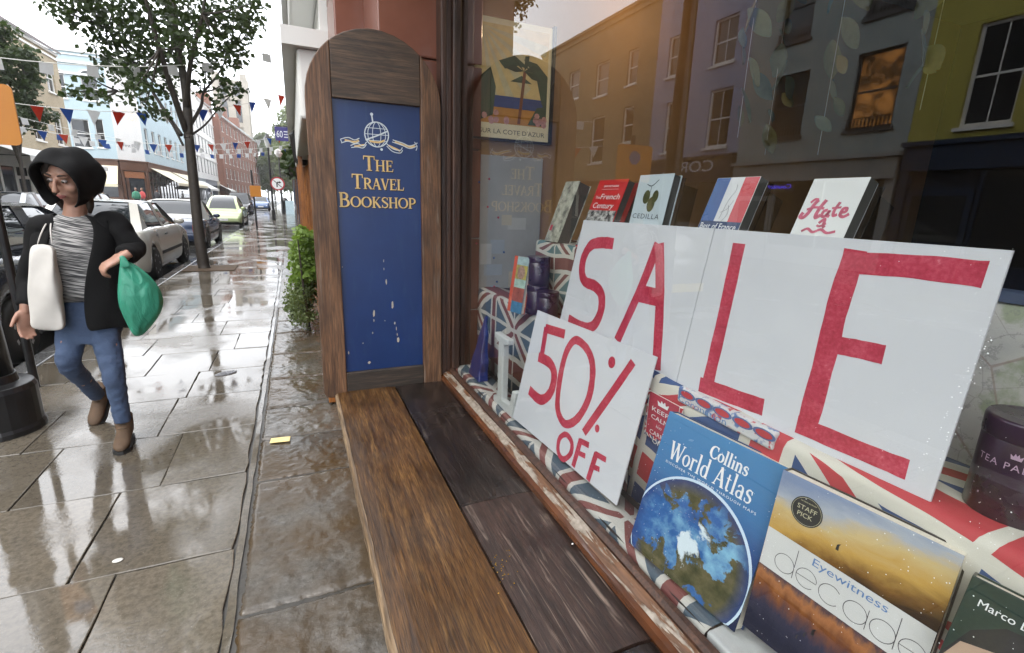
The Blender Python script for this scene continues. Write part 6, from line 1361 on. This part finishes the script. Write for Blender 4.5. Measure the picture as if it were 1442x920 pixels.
def car(name, label, loc, rz, paint, top, cab, W=1.7, wheels=(-1.28, 1.3), wr=.3, roofmat=None, plate='rear', group=None, cat='car', cabw=(.9, .70), belt_extra=.0, dome=False):
    """top: shoulder line z(y); cab: (rear base y, roof rear y, roof front y, screen base y, roof z); front is +y"""
    o = thing(name, label, cat, loc, rz, group); L0, L1 = top[0][0], top[-1][0]; n = 64; m = MB(); rings = []
    for i in range(n + 1):
        y = L0 + (L1 - L0)*i/n; e = min(y - L0, L1 - y); tp = 1 - .16*max(0, 1 - e/.45)**2 - .0
        zt = interp(top, y); zb = .2 + .1*max(0, 1 - e/.35)
        for wy in wheels:
            d = abs(y - wy); R = wr + .055
            if d < R: zb = max(zb, wr + math.sqrt(R*R - d*d))
        zb = min(zb, zt - .05); half = []
        for t_, k in ((0, .95), (.12, .985), (.4, 1.), (.7, .985), (.9, .95), (1., .88)):
            z = zb + (zt - zb)*t_; half.append((W/2*k*tp, z))
        half.append((W/2*.5*tp, zt + .022)); ring = [(-x, y, z) for x, z in half] + [(0, y, zt + .028)] + [(x, y, z) for x, z in half[::-1]]
        rings.append(ring)
    q = len(rings[0])
    for r in rings: m.v += r
    for i in range(n):
        for j in range(q - 1): m.f.append((i*q + j, i*q + j + 1, (i+1)*q + j + 1, (i+1)*q + j))
    m.f.append(tuple(range(q))); m.f.append(tuple(n*q + j for j in range(q))[::-1])
    b = m.build('body', paint, o, smooth=True, norm=True)
    MB().box((-W*.44, L0 + .3, .16), (W*.44, L1 - .3, .32)).build('underside', M['rubber'], o)
    for wy in wheels: MB().box((-W*.46, wy - wr - .03, .25), (W*.46, wy + wr + .03, wr*2 + .02)).build('wheel_housing', M['rubber'], o)
    y0, y1, y2, y3, zr = cab; wb, wt = W/2*cabw[0], W/2*cabw[1]; zb0, zb3 = interp(top, y0) - .02, interp(top, y3) - .02
    ns = 14; low = []; m = MB(); rings = []
    for i in range(ns + 1):                     # greenhouse cross sections from tail to screen
        y = y0 + (y3 - y0)*i/ns; zbl = interp(top, y) - .03
        if dome: f = math.sin(PI*min(max((y - y0)/(y3 - y0), .0), 1))**.55; zz = zbl + (zr - zbl)*f
        else: zz = interp([(y0, zb0), (y1, zr - .03), ((y1+y2)/2, zr), (y2, zr - .02), (y3, zb3)], y) if not (y < y1 or y > y2) else (zb0 + (zr - .03 - zb0)*(y - y0)/(y1 - y0) if y < y1 else zr - .02 + (zb3 - zr + .02)*(y - y2)/(y3 - y2))
        f = (zz - zbl)/max(zr - zbl, .01); wtop = wb + (wt - wb)*min(f, 1)
        rings.append([(-wb, y, zbl), (-wtop, y, zz - .03*f), (-wtop*.8, y, zz), (0, y, zz + .012), (wtop*.8, y, zz), (wtop, y, zz - .03*f), (wb, y, zbl)])
    for r in rings: m.v += r
    for i in range(ns):
        for j in range(6): m.f.append((i*7 + j, i*7 + j + 1, (i+1)*7 + j + 1, (i+1)*7 + j))
    soft = roofmat is not None
    m.build('cabin_glass', M['dark_glass'], o, smooth=True, norm=True)
    # roof skin and pillars, laid just over the glass
    m = MB(); lift = .006
    for i in range(ns):
        ya = (rings[i][0][1] + rings[i+1][0][1])/2
        inroof = y1 - .03 <= ya <= y2 + .03
        for j in range(6):
            side = j in (0, 5); keep = (inroof and not side) or (side and (i in (0, 1, ns-1, ns//2) or (soft and ya < y1 + .5))) or (not side and j in (1, 4) and not inroof)
            if soft and not side and ya < y1 and not (i in (1, 2, 3) and j in (2, 3)): keep = True
            if keep:
                vs = [Vector(rings[i][j]), Vector(rings[i][j+1]), Vector(rings[i+1][j+1]), Vector(rings[i+1][j])]; c = Vector((0, ya, .8))
                m.poly([p + (p - c).normalized()*lift for p in vs])
    m.build('roof', roofmat or paint, o)
    for s in (-1, 1):
        for wy in wheels: add_wheel(o, s*(W/2 - .1), wy, wr, s, M['steel'])
        zt = interp(top, L1 - .12); MB().ball((s*W*.34, L1 - .1, zt - .16), (.13, .1, .08), 12, 8).build('headlight', plain('headlight', (.6, .62, .62), .1, .05), o, smooth=True)
        zt = interp(top, L0 + .1); MB().box((s*W*.40 - .09, L0 - .0, zt - .26), (s*W*.40 + .06, L0 + .1, zt - .06)).build('tail_light', plain('tail_red', (.32, .015, .015), .15, .1), o, bevel=.02)
        MB().ball((s*(wb + .1), y3 - .25, interp(top, y3) + .06), (.1, .05, .065), 10, 6).build('mirror', paint, o, smooth=True)
        for yy in ((y0 + y3)/2 - .1, (y0 + y3)/2 - .85): MB().box((s*W/2*.985 - .012, yy, interp(top, yy) - .17), (s*W/2*.985 + .012, yy + .13, interp(top, yy) - .14)).build('door_handle', M['rubber'], o)
        MB().box((s*W/2 - .008, wheels[0] + wr + .12, .43), (s*W/2 + .008, wheels[1] - wr - .12, .49)).build('rubbing_strip', M['rubber'], o)
    for yy, nm in ((L0 - .03, 'rear'), (L1 - .06, 'front')):
        MB().box((-W*.42, yy, .33), (W*.42, yy + .09, .5)).build('bumper', paint, o, bevel=.03)
        f = nm == 'front'; m = MB().box((-.26, yy + (.09 if f else -.012), .52 if not f else .36), (.26, yy + (.1 if f else 0), .63 if not f else .47)); pz = m.build('number_plate', plain('plate_white' if f else 'plate_yellow', (.6, .6, .58) if f else (.5, .36, .03), .4), o)
    return o
def paint_mat(name, col): 
    t = NT(name); t.set(col=col, rough=.25, coat=.8, coatr=.05, metal=.15); return t.m
SED = [(-2.15, .5), (-2.1, .82), (-1.75, .93), (-1.1, .95), (0, .93), (1.0, .92), (1.7, .8), (2.05, .66), (2.12, .48)]
EST = [(-2.1, .5), (-2.08, .9), (-1.8, .96), (0, .95), (1.0, .92), (1.7, .82), (2.05, .68), (2.12, .48)]
kx = -2.24 - .87
car('parked_car', 'black estate car parked nearest at the left edge', (kx - .06, 7.0, -.12), 0, paint_mat('black_paint', (.012, .013, .016)), EST, (-2.0, -1.7, .3, 1.05, 1.42), group='cars parked along the near kerb')
car('parked_car', 'pale silver beige saloon parked beside the street tree', (kx - .08, 12.1, -.12), 0, paint_mat('champagne_paint', (.62, .6, .55)), SED, (-1.7, -1.1, .3, 1.1, 1.4), group='cars parked along the near kerb', wheels=(-1.32, 1.36))
car('parked_car', 'dark blue convertible with white soft top parked behind the tree', (kx - .02, 17.75, -.12), 0, paint_mat('navy_car', (.015, .03, .075)), [(-2.05, .5), (-2., .8), (-1.6, .88), (0, .86), (1., .84), (1.7, .74), (2.0, .6), (2.05, .46)], (-1.45, -.8, .2, .85, 1.38), roofmat=plain('soft_top', (.6, .6, .58), .8, .05, 20), group='cars parked along the near kerb')
car('parked_car', 'rounded lime green car parked facing the camera', (kx - .02, 28.9, -.12), PI, paint_mat('lime_paint', (.4, .47, .24)), [(-2.0, .45), (-1.9, .7), (-1.4, .92), (-.8, .98), (.3, .95), (1.0, .9), (1.5, .76), (1.85, .58), (1.98, .42)], (-1.35, -.7, .2, 1.15, 1.5), group='cars parked along the near kerb', cabw=(.86, .62), dome=True)
car('taxi', 'black taxi driving towards the camera far down the street', (-4.1, 48, -.12), PI, paint_mat('taxi_black', (.012, .012, .013)), EST, (-1.9, -1.4, .4, 1.0, 1.75), cat='taxi', W=1.78)
car('parked_car', 'silver car parked on the far side by the white awning', (-8.4, 21.3, -.12), PI, paint_mat('silver_paint', (.36, .38, .4)), SED, (-1.7, -1.1, .3, 1.1, 1.42), group='cars parked along the far kerb')
car('parked_car', 'dark grey car behind the silver one on the far side', (-8.4, 27.2, -.12), PI, paint_mat('grey_paint', (.05, .055, .06)), EST, (-1.95, -1.5, .4, 1.05, 1.45), group='cars parked along the far kerb')
car('parked_car', 'blue car in the distance on the near side', (-3.2, 62, -.12), PI, paint_mat('blue_paint', (.05, .1, .22)), SED, (-1.7, -1.1, .3, 1.1, 1.42), group='cars in the distance')
car('parked_car', 'white car in the distance in the middle of the street', (-4.6, 84, -.12), PI, paint_mat('white_car', (.6, .6, .6)), EST, (-1.9, -1.5, .4, 1.05, 1.5), group='cars in the distance')
# ================================================================ the woman walking towards us
YP = 3.3
def Wp(x, y, d=0.): return gy(x, y, YP + d)
wb_ = gz(178, 622); woman = thing('person', 'person in black hooded jacket, jeans and brown boots walking with bags', 'person', (wb_.x, YP, 0)); wi = Matrix.Translation((-wb_.x, -YP, 0))
def add_disp(o, strength, size):
    tx = bpy.data.textures.new('folds', 'CLOUDS'); tx.noise_scale = size; tx.noise_depth = 2
    d = o.modifiers.new('folds', 'DISPLACE'); d.texture = tx; d.strength = strength; d.mid_level = .5; d.texture_coords = 'LOCAL'
def wpart(m, nm, mat, parent=None, remesh=0., sub=0, smooth=True, solid=0., norm=True, it=6, disp=None):
    o = m.build(nm, mat, None, smooth=smooth, norm=norm); o.parent = parent or woman; o.matrix_parent_inverse = wi if parent is None else (woman.matrix_world @ wi).inverted() if False else wi
    if remesh:
        r = o.modifiers.new('skin', 'REMESH'); r.mode = 'VOXEL'; r.voxel_size = remesh; r.use_smooth_shade = True
        s = o.modifiers.new('smooth', 'SMOOTH'); s.factor = .5; s.iterations = it
    if disp: add_disp(o, *disp)
    if solid: s = o.modifiers.new('thick', 'SOLIDIFY'); s.thickness = solid; s.offset = 1
    if sub: s = o.modifiers.new('sub', 'SUBSURF'); s.levels = sub; s.render_levels = sub
    return o
t = NT('skin'); v = t.pos(); t.set(col=t.ramp(t.noise(v, 12, 3), [(.3, (.27, .14, .095)), (.7, (.36, .2, .145))]), rough=.5, sss=.08); M['skin'] = t.m
hipc = Wp(122, 452); chest = Wp(112, 345); neck = Wp(106, 300); headc = Wp(100, 252, -.03)
shR, shL = Wp(62, 318, .0), Wp(160, 312, .02); elR, elL = Wp(43, 392, .06), Wp(190, 352, -.02); wrR, wrL = Wp(36, 437, -.02), Wp(172, 362, -.2)
hR, hL = Wp(102, 458), Wp(146, 458); knR, knL = Wp(97, 512, -.02), Wp(160, 527, -.06); anR, anL = Wp(136, 556, .42), Wp(173, 592, .03)
m = MB()
hd = Vector((-.36, -.86, -.36)).normalized(); up = Vector((.03, -.18, 1)).normalized(); rt_ = hd.cross(up).normalized(); up = rt_.cross(hd)
def hp(f, r, u): return headc + hd*f + rt_*r + up*u
def hball(m, c, rad, n=14, k=10):
    q = MB().ball((0, 0, 0), 1, n, k); m.add([c + rt_*(p[0]*rad[0]) + hd*(p[1]*rad[1]) + up*(p[2]*rad[2]) for p in q.v], q.f)
hball(m, hp(-.01, 0, .025), (.077, .098, .095)); hball(m, hp(.022, 0, -.045), (.058, .068, .075)); hball(m, hp(.055, 0, -.088), (.026, .025, .024))
m.tube([hp(.092, 0, .03), hp(.108, 0, .0), hp(.118, 0, -.022), hp(.1, 0, -.03)], [.009, .012, .016, .012], 8)
for s in (-1, 1): hball(m, hp(.062, s*.036, -.02), (.028, .025, .026)); hball(m, hp(.078, s*.032, .042), (.026, .014, .01)); hball(m, hp(-.005, s*.078, -.0), (.012, .024, .032))
hball(m, hp(.088, 0, -.052), (.024, .012, .008)); hball(m, hp(.085, 0, -.064), (.022, .012, .009))
m.tube([hp(-.02, 0, -.06), neck, chest + Vector((0, .02, .08))], [.05, .05, .08], 12)
m.ellrings([(chest + Vector((0, .03, .1)), .13, .08), (chest + Vector((0, .03, 0)), .14, .09), ((chest + hipc)/2 + Vector((0, .03, 0)), .12, .08), (hipc + Vector((0, .03, .02)), .14, .09), (hipc + Vector((0, .03, -.08)), .13, .09)], 16)
for a, b, c, r in ((shR, elR, wrR, (.045, .038, .024)), (shL, elL, wrL, (.045, .038, .024))): m.tube([chest + (a - chest)*.6, a, (a+b)/2, b, (b+c)/2, c], [.05, r[0], r[0]*.95, r[1], r[1]*.9, r[2]], 10)
for a, b, c in ((hR, knR, anR), (hL, knL, anL)): m.tube([a + Vector((0, .03, .05)), a, (a+b)/2, b, b*.6 + c*.4, c], [.07, .07, .06, .047, .045, .03], 10)
def hand(m, wr, dirv, palmn, s, curl, spread=.9):
    d = Vector(dirv).normalized(); n = Vector(palmn); n = (n - d*n.dot(d)).normalized(); l = d.cross(n)*s
    m.tube([wr - d*.03, wr, wr + d*.03, wr + d*.065, wr + d*.085], [(.022, .02), (.024, .019), (.034, .016), (.038, .015), (.034, .012)], 10) if False else None
    q = MB().ball((0, 0, 0), 1, 12, 8); c = wr + d*.045; m.add([c + l*(p[0]*.038) + d*(p[2]*.056) + n*(p[1]*.017) for p in q.v], q.f); m.tube([wr - d*.04, wr + d*.01], [.024, .023], 10)
    for k, (off, ln) in enumerate(((-.027, .062), (-.009, .073), (.01, .07), (.027, .055))):
        b = wr + d*.085 + l*off; dd = d; pts = [b - d*.03, b]; p = b
        for j in range(3):
            a = curl*(j + .6)*.55; dd = d*math.cos(a) + n*math.sin(a); p = p + dd*(ln/3*1.15); pts.append(p)
        m.tube(pts, [.0105, .010, .0095, .0088, .007], 8)
    b = wr + d*.025 + l*-.033; td = (d*.75 - l*.55 + n*.4).normalized(); m.tube([b - td*.02, b + td*.02, b + td*.04 + d*.006, b + td*.058 + d*.015], [.013, .012, .0105, .008], 8)
hand(m, wrR, (-.1, -.12, -1), (.5, -.6, .0), -1, .75); hand(m, wrL, (-.75, -.3, -.45), (.1, .35, -1), 1, 1.5)
wpart(m, 'body', M['skin'], remesh=.0062, it=3)
for s in (-1, 1):
    m = MB(); hball(m, hp(.081, s*.032, .018), (.0145, .012, .0085), 10, 8); wpart(m, 'eye', plain('eye_white', (.24, .21, .2), .2, .02))
    m = MB(); hball(m, hp(.0925, s*.032, .018), (.006, .003, .006), 8, 6); wpart(m, 'iris', plain('iris', (.03, .02, .012), .1, .05))
    m = MB(); m.tube([hp(.09, s*.015, .044), hp(.092, s*.032, .051), hp(.08, s*.05, .046)], [.0035, .005, .003], 6); wpart(m, 'eyebrow', plain('dark_hair', (.02, .012, .008), .5, .2, 60))
m = MB(); m.tube([hp(.093, -.022, -.056), hp(.101, -.008, -.052), hp(.102, 0, -.055), hp(.101, .008, -.052), hp(.093, .022, -.056)], [.003, .0065, .006, .0065, .003], 6); m.tube([hp(.092, -.02, -.058), hp(.1, 0, -.064), hp(.092, .02, -.058)], [.003, .007, .003], 6); wpart(m, 'lips', plain('lips', (.3, .1, .09), .4, .05))
m = MB(); hball(m, hp(-.022, 0, .035), (.084, .1, .098)); 
for s in (-1, 1): m.tube([hp(.05, s*.04, .105), hp(.045, s*.074, .05), hp(.03, s*.082, -.04), hp(.035, s*.075, -.12), hp(.04, s*.06, -.17)], [.012, .02, .024, .02, .008], 8)
wpart(m, 'hair', plain('dark_hair', (.02, .012, .008)), remesh=.008)
M['jacket'] = plain('black_jacket', (.006, .006, .0065), .85, .25, 8, .25, 70, spec=.2)
# jacket: open-fronted shell, two sleeves, hood
secs = [(Wp(106, 303, .02), .095, .075, 38, 38), (Wp(108, 313, .02), .19, .10, 30, 34), (Wp(110, 335, .02), .235, .13, 26, 30), (Wp(112, 370, .02), .225, .135, 30, 22), (Wp(115, 405, .02), .225, .135, 34, 14), (Wp(121, 435, .02), .24, .14, 40, 8), (Wp(126, 462, .03), .25, .145, 46, 8)]
rings = []; nA = 30
for c, rx, ry, tl, tr in secs:
    ring = []
    for k in range(nA + 1):
        a = math.radians(tr + (360 - tl - tr)*k/nA); wv = .006*math.sin(a*9 + c.z*14)
        rx_ = rx*.87; ring.append((c.x + (rx_ + wv)*math.sin(a), c.y - (ry + wv)*math.cos(a), c.z + .012*math.sin(a*3)))
    rings.append(ring)
m = MB(); q = nA + 1
for r in rings: m.v += r
for i in range(len(rings) - 1):
    for j in range(q - 1): m.f.append((i*q + j, i*q + j + 1, (i+1)*q + j + 1, (i+1)*q + j))
jk = wpart(m, 'jacket', M['jacket'], solid=.012, sub=2, norm=False, disp=(.035, .1))
def sleeve(a, b, c, nm):
    m = MB(); ax = (chest + (a - chest)*.72); pts = smooth_path([ax, a, (a+b)/2, b, (b+c)/2, c], 4); n = len(pts)
    m.tube(pts, [(.07 - .026*i/n)*(1 + .05*math.sin(i*2.1)) for i in range(n)], 14); return wpart(m, nm, M['jacket'], sub=1, norm=True, disp=(.04, .06))
sleeve(shR, elR, wrR + (elR - wrR)*.12, 'sleeve'); sleeve(shL, elL, wrL + (elL - wrL)*.16, 'sleeve')
m = MB(); q_ = 22; rings = []
for i in range(11):                     # hood: arcs around the face opening from brow to nape
    f = i/10; ring = []; dist = .112 - .262*f; sc = (.84 + .3*math.sin(PI*min(f*.8 + .2, 1))) if f < .9 else .62
    for k in range(q_ + 1):
        a = math.radians(-58 + 296*k/q_); ring.append(hp(dist - .05*math.sin(a)*(1-f)*.0 + .0, math.cos(a)*.094*sc, .005 + math.sin(a)*(.108 if math.sin(a) > 0 else .13)*sc + .018*math.sin(PI*f)))
    rings.append(ring)
for r in rings: m.v += [tuple(p) for p in r]
q = q_ + 1
for i in range(len(rings) - 1):
    for j in range(q - 1): m.f.append((i*q + j, i*q + j + 1, (i+1)*q + j + 1, (i+1)*q + j))
m.f.append(tuple((len(rings)-1)*q + j for j in range(q)))
wpart(m, 'hood', M['jacket'], solid=.012, sub=2, norm=False, disp=(.05, .08))
t = NT('striped_knit'); x, y, z = t.xyz(t.pos(world=True)); s_ = t.noise(t.comb(t.math('MULTIPLY', x, 9.), t.math('MULTIPLY', t.math('ADD', z, t.math('MULTIPLY', x, .25)), 190.), 0.), 1., 2)
t.set(col=t.ramp(s_, [(.42, (.035, .035, .038)), (.5, (.15, .15, .15)), (.6, (.42, .41, .4))]), rough=.85); M['knit'] = t.m
m = MB(); m.ellrings([(c + Vector((0, .0, 0)), rx*k*.87, ry*.93) for c, rx, ry, k in ((Wp(106, 299, .02), .075, .07, 1), (Wp(108, 313, .02), .15, .1, 1), (Wp(110, 340, .02), .19, .135, .95), (Wp(112, 375, .02), .18, .135, .95), (Wp(116, 412, .02), .18, .13, .95), (Wp(118, 424, .02), .18, .125, .95))], 24); wpart(m, 'top', M['knit'], sub=1)
t = NT('denim'); v = t.pos(world=True); n = t.noise(v, 5, 4); f_ = t.noise(t.mapv(v, (1, 1, 1)), 300, 2); t.set(col=t.mix(t.math('MULTIPLY', f_, .3), t.ramp(n, [(.3, (.013, .03, .08)), (.7, (.034, .066, .145))]), (.2, .25, .33)), rough=.85); t.bump(t.noise(t.mapv(v, (1, 1, 2.5)), 22, 3, .5, 1.), .35, .012); M['denim'] = t.m
m = MB(); m.ellrings([(hipc + Vector((0, .03, .12)), .14, .1), (hipc + Vector((0, .03, .03)), .15, .11), (hipc + Vector((0, .03, -.06)), .148, .11), (hipc + Vector((0, .03, -.12)), .12, .1)], 18)
for a, b, c in ((hR, knR, anR), (hL, knL, anL)):
    pts = smooth_path([a + Vector((0, .03, .03)), a + (b-a)*.1, (a+b)/2, b, b*.55 + c*.45, c], 4); n = len(pts); m.tube(pts, [(.08 - .036*min(i/n*1.25, 1)) * (1 + .03*math.sin(i*2.6)) for i in range(n)], 14)
wpart(m, 'jeans', M['denim'], remesh=.009, it=3, disp=(.012, .04))
M['boot'] = plain('brown_suede', (.09, .055, .032), .8, .25, 14, .3, 60)
def boot(an, toe, nm):
    m = MB(); toe = Vector(toe).normalized(); upv = Vector((0, 0, 1)) if nm == 0 else Vector((0, -.55, .8)).normalized(); sd = toe.cross(upv).normalized(); upv = sd.cross(toe)
    sole = an - upv*.095
    def ringb(f, w_, h0, h1, n=14): return [sole + toe*f + sd*(w_*math.cos(2*PI*k/n)) + upv*((h0+h1)/2 + (h1-h0)/2*math.sin(2*PI*k/n)) for k in range(n)]
    m.loft([ringb(f, w_, .012, h) for f, w_, h in ((-.075, .024, .07), (-.06, .034, .1), (-.02, .038, .12), (.03, .038, .105), (.08, .04, .08), (.12, .042, .066), (.155, .036, .055), (.178, .018, .04))])
    m.tube([sole + upv*.06 - toe*.02, sole + upv*.11 - toe*.02, sole + upv*.165 - toe*.018], [.043, .046, .048], 14)
    b = wpart(m, 'boot', M['boot'], remesh=.007, it=3)
    m = MB(); m.loft([[sole + toe*f + sd*(w_*1.08) + upv*h for f, w_ in ((-.082, 0), (-.07, .028), (-.03, .037), (.03, .037), (.1, .043), (.15, .038), (.183, .012), (.183, -.012), (.15, -.038), (.1, -.043), (.03, -.037), (-.03, -.037), (-.07, -.028))] for h in (-.004, .016)]); wpart(m, 'boot_sole', M['rubber'], smooth=False)
    m = MB()
    for k in range(4): c = sole + toe*(.05 - .02*k) + upv*(.1 + .017*k); m.tube([c - sd*.02, c + upv*.006 + toe*.006, c + sd*.02], .0025, 5)
    wpart(m, 'laces', plain('lace', (.05, .035, .02), .7))
boot(Vector((anL.x, anL.y, .098)), (.1, -1, 0), 0); boot(anR + Vector((0, .03, -.02)), (-.1, -.85, -.55), 1)
# the bags she carries
bt = Wp(66, 332, -.02); tb = thing('tote_bag', 'white canvas tote bag hanging from the shoulder of the walking person', 'bag', (bt.x, bt.y, 0)); ti = Matrix.Translation((-bt.x, -bt.y, 0))
def loose(m, nm, mat, root, iv, sub=1): o = m.build(nm, mat, root, smooth=True, norm=True); o.matrix_parent_inverse = iv; (add_disp(o, .03, .05) if nm == 'sack' else None); s = o.modifiers.new('sub', 'SUBSURF'); s.render_levels = 2; return o
m = MB(); rings = []
for k in range(9):
    f = k/8; y_ = 342 + 123*f; cx = 60 + 8*f; hw = 17 + 10*f; c0, c1 = Wp(cx - hw, y_, -.13), Wp(cx + hw, y_ + 3, -.16); th = .01 + .035*math.sin(PI*min(f*.85 + .1, 1)); n = 12
    mid = (c0 + c1)/2; h_ = (c1 - c0)/2; sg_ = lambda v: math.copysign(abs(v)**.45, v); rings.append([mid + h_*sg_(math.cos(2*PI*j/n)) + Vector((0, th*sg_(math.sin(2*PI*j/n)) + .008*math.sin(j*2 + k), 0)) for j in range(n)])
m.loft(rings); loose(m, 'sack', plain('canvas', (.5, .48, .45), .85, .08, 10, .3, 40), tb, ti)
m = MB(); m.tube([Wp(52, 346, -.13), Wp(60, 322, -.12), Wp(70, 308, .0), Wp(72, 318, .1), Wp(70, 345, .13)], (.004), 6); m.tube([Wp(74, 346, -.13), Wp(70, 322, -.12), Wp(73, 308, .0), Wp(75, 318, .1), Wp(74, 345, .13)], .004, 6); loose(m, 'strap', plain('canvas', (.5, .48, .45)), tb, ti)
gb_ = Wp(172, 362, -.3); gbag = thing('carrier_bag', 'green plastic carrier bag held in the hand of the walking person', 'bag', (gb_.x, gb_.y, 0)); gi = Matrix.Translation((-gb_.x, -gb_.y, 0))
prof = [(368, 176, 6), (378, 182, 15), (392, 190, 25), (410, 196, 32), (428, 199, 32), (445, 199, 26), (460, 196, 16), (474, 194, 5)]
m = MB(); rings = []; n = 22
for k, (y_, cx, hw) in enumerate(prof):
    c0, c1 = Wp(cx - hw, y_, -.24), Wp(cx + hw, y_, -.2); mid = (c0 + c1)/2; h_ = (c1 - c0)/2; th = h_.length*.6
    rings.append([mid + h_*math.cos(2*PI*j/n)*(1 + .05*math.sin(j*3.7 + k)) + Vector((0, th*math.sin(2*PI*j/n)*(1 + .14*math.sin(j*2.9 + k*1.7)), .006*math.sin(j*5 + k))) for j in range(n)])
m.loft(rings)
t = NT('green_plastic'); t.set(col=(.06, .34, .23), rough=.3, spec=.5); v = t.pos(world=True); t.bump(t.noise(t.mapv(v, (1, 1, .5)), 16, 3, .5, 1.5), .6, .02)
tl = t.n('ShaderNodeBsdfTranslucent'); tl.inputs[0].default_value = (.1, .5, .35, 1); mxs = t.n('ShaderNodeMixShader'); mxs.inputs[0].default_value = .35; t.ln(t.b.outputs[0], mxs.inputs[1]); t.ln(tl.outputs[0], mxs.inputs[2]); t.ln(mxs.outputs[0], t.out.inputs[0])
loose(m, 'sack', t.m, gbag, gi); m = MB()
for s in (-1, 1): m.tube([Wp(170, 360, -.235 + s*.012), Wp(174, 366, -.23 + s*.02), Wp(180 + s*3, 378, -.225 + s*.03)], [(.012, .006), (.016, .006), (.03, .006)], 8)
loose(m, 'handle', t.m, gbag, gi)

# ================================================================ passers-by on the far pavement
def passer(px, py, X, label, shirt, trousers, hair, face):
    r = ray(px, py); Y = X*r[1]/r[0]; o = thing('person', label, 'person', (X, Y, 0), face, group='people on the far pavement'); m = MB()
    m.ellrings([((0, 0, .8), .15, .1), ((0, 0, .95), .17, .11), ((0, 0, 1.1), .13, .09), ((0, 0, 1.35), .17, .1), ((0, 0, 1.43), .1, .07), ((0, 0, 1.47), .05, .05), ((0, 0, 1.54), .05, .055)], 14); m.ball((0, -.01, 1.61), (.075, .095, .115), 14, 10)
    m.ball((0, -.105, 1.6), (.014, .02, .02), 8, 6)
    for s in (-1, 1):
        m.tube([(s*.09, 0, .85), (s*.1, -.03*s, .47), (s*.1, .08*s, .06)], [.085, .058, .04], 10); m.tube([(s*.1, .08*s, .05), (s*.1, .08*s - .17, .03)], [.042, .034], 8)
        m.tube([(s*.15, 0, 1.38), (s*.22, .02, 1.1), (s*.2, -.1, .88)], [.05, .04, .028], 8); m.ball((s*.2, -.115, .84), (.022, .03, .05), 8, 6)
        for q in range(5): m.tube([(s*.2 + (q - 2)*.011, -.12, .81), (s*.2 + (q - 2)*.012, -.13, .76 + (.03 if q in (0, 4) else 0))], [.008, .006], 5)
    b = m.build('body', M['skin'], o, smooth=True, norm=True); rm = b.modifiers.new('skin', 'REMESH'); rm.mode = 'VOXEL'; rm.voxel_size = .014; rm.use_smooth_shade = True
    m = MB().ellrings([((0, 0, .9), .185, .125), ((0, 0, 1.1), .155, .11), ((0, 0, 1.33), .195, .12), ((0, 0, 1.43), .13, .09), ((0, 0, 1.46), .065, .065)], 14)
    for s in (-1, 1): m.tube([(s*.15, 0, 1.37), (s*.22, .02, 1.1), (s*.205, -.08, .92)], [.062, .055, .045], 8)
    m.build('top', plain('cloth_' + label[:14], shirt, .8, .15, 10), o, smooth=True, norm=True)
    m = MB().ellrings([((0, 0, .76), .15, .11), ((0, 0, .93), .175, .118)], 14)
    for s in (-1, 1): m.tube([(s*.09, 0, .86), (s*.1, -.03*s, .47), (s*.1, .08*s, .1)], [.1, .075, .06], 10)
    m.build('trousers', plain('legs_' + label[:14], trousers, .8, .15, 10), o, smooth=True, norm=True); MB().ball((0, .015, 1.645), (.085, .1, .1), 12, 8).build('hair', plain('hair_' + label[:14], hair, .6), o, smooth=True)
passer(190, 262, -10.4, 'green topped passer-by outside the brown corner shop', (.06, .25, .16), (.03, .035, .05), (.03, .02, .012), .3)
passer(199, 263, -10.7, 'red topped passer-by outside the brown corner shop', (.4, .05, .05), (.05, .05, .06), (.1, .06, .03), -.6)
passer(220, 266, -10.2, 'dark dressed passer-by under the cream awning', (.02, .02, .025), (.02, .02, .025), (.02, .012, .01), 2.6)
passer(297, 268, -10.3, 'pale coated passer-by by the white houses', (.5, .48, .45), (.04, .05, .09), (.04, .03, .02), 1.)
# ================================================================ damp air
hz = NT('damp_air'); hz.t.nodes.remove(hz.b); pv = hz.n('ShaderNodeVolumePrincipled'); pv.inputs['Color'].default_value = (.97, .97, .97, 1); pv.inputs['Density'].default_value = .0008; pv.inputs['Anisotropy'].default_value = .2
hz.ln(pv.outputs[0], hz.out.inputs['Volume'])
tag(MB().box((-70, -60, -1.4), (60, 330, 44)).build('haze', hz.m), kind='stuff')
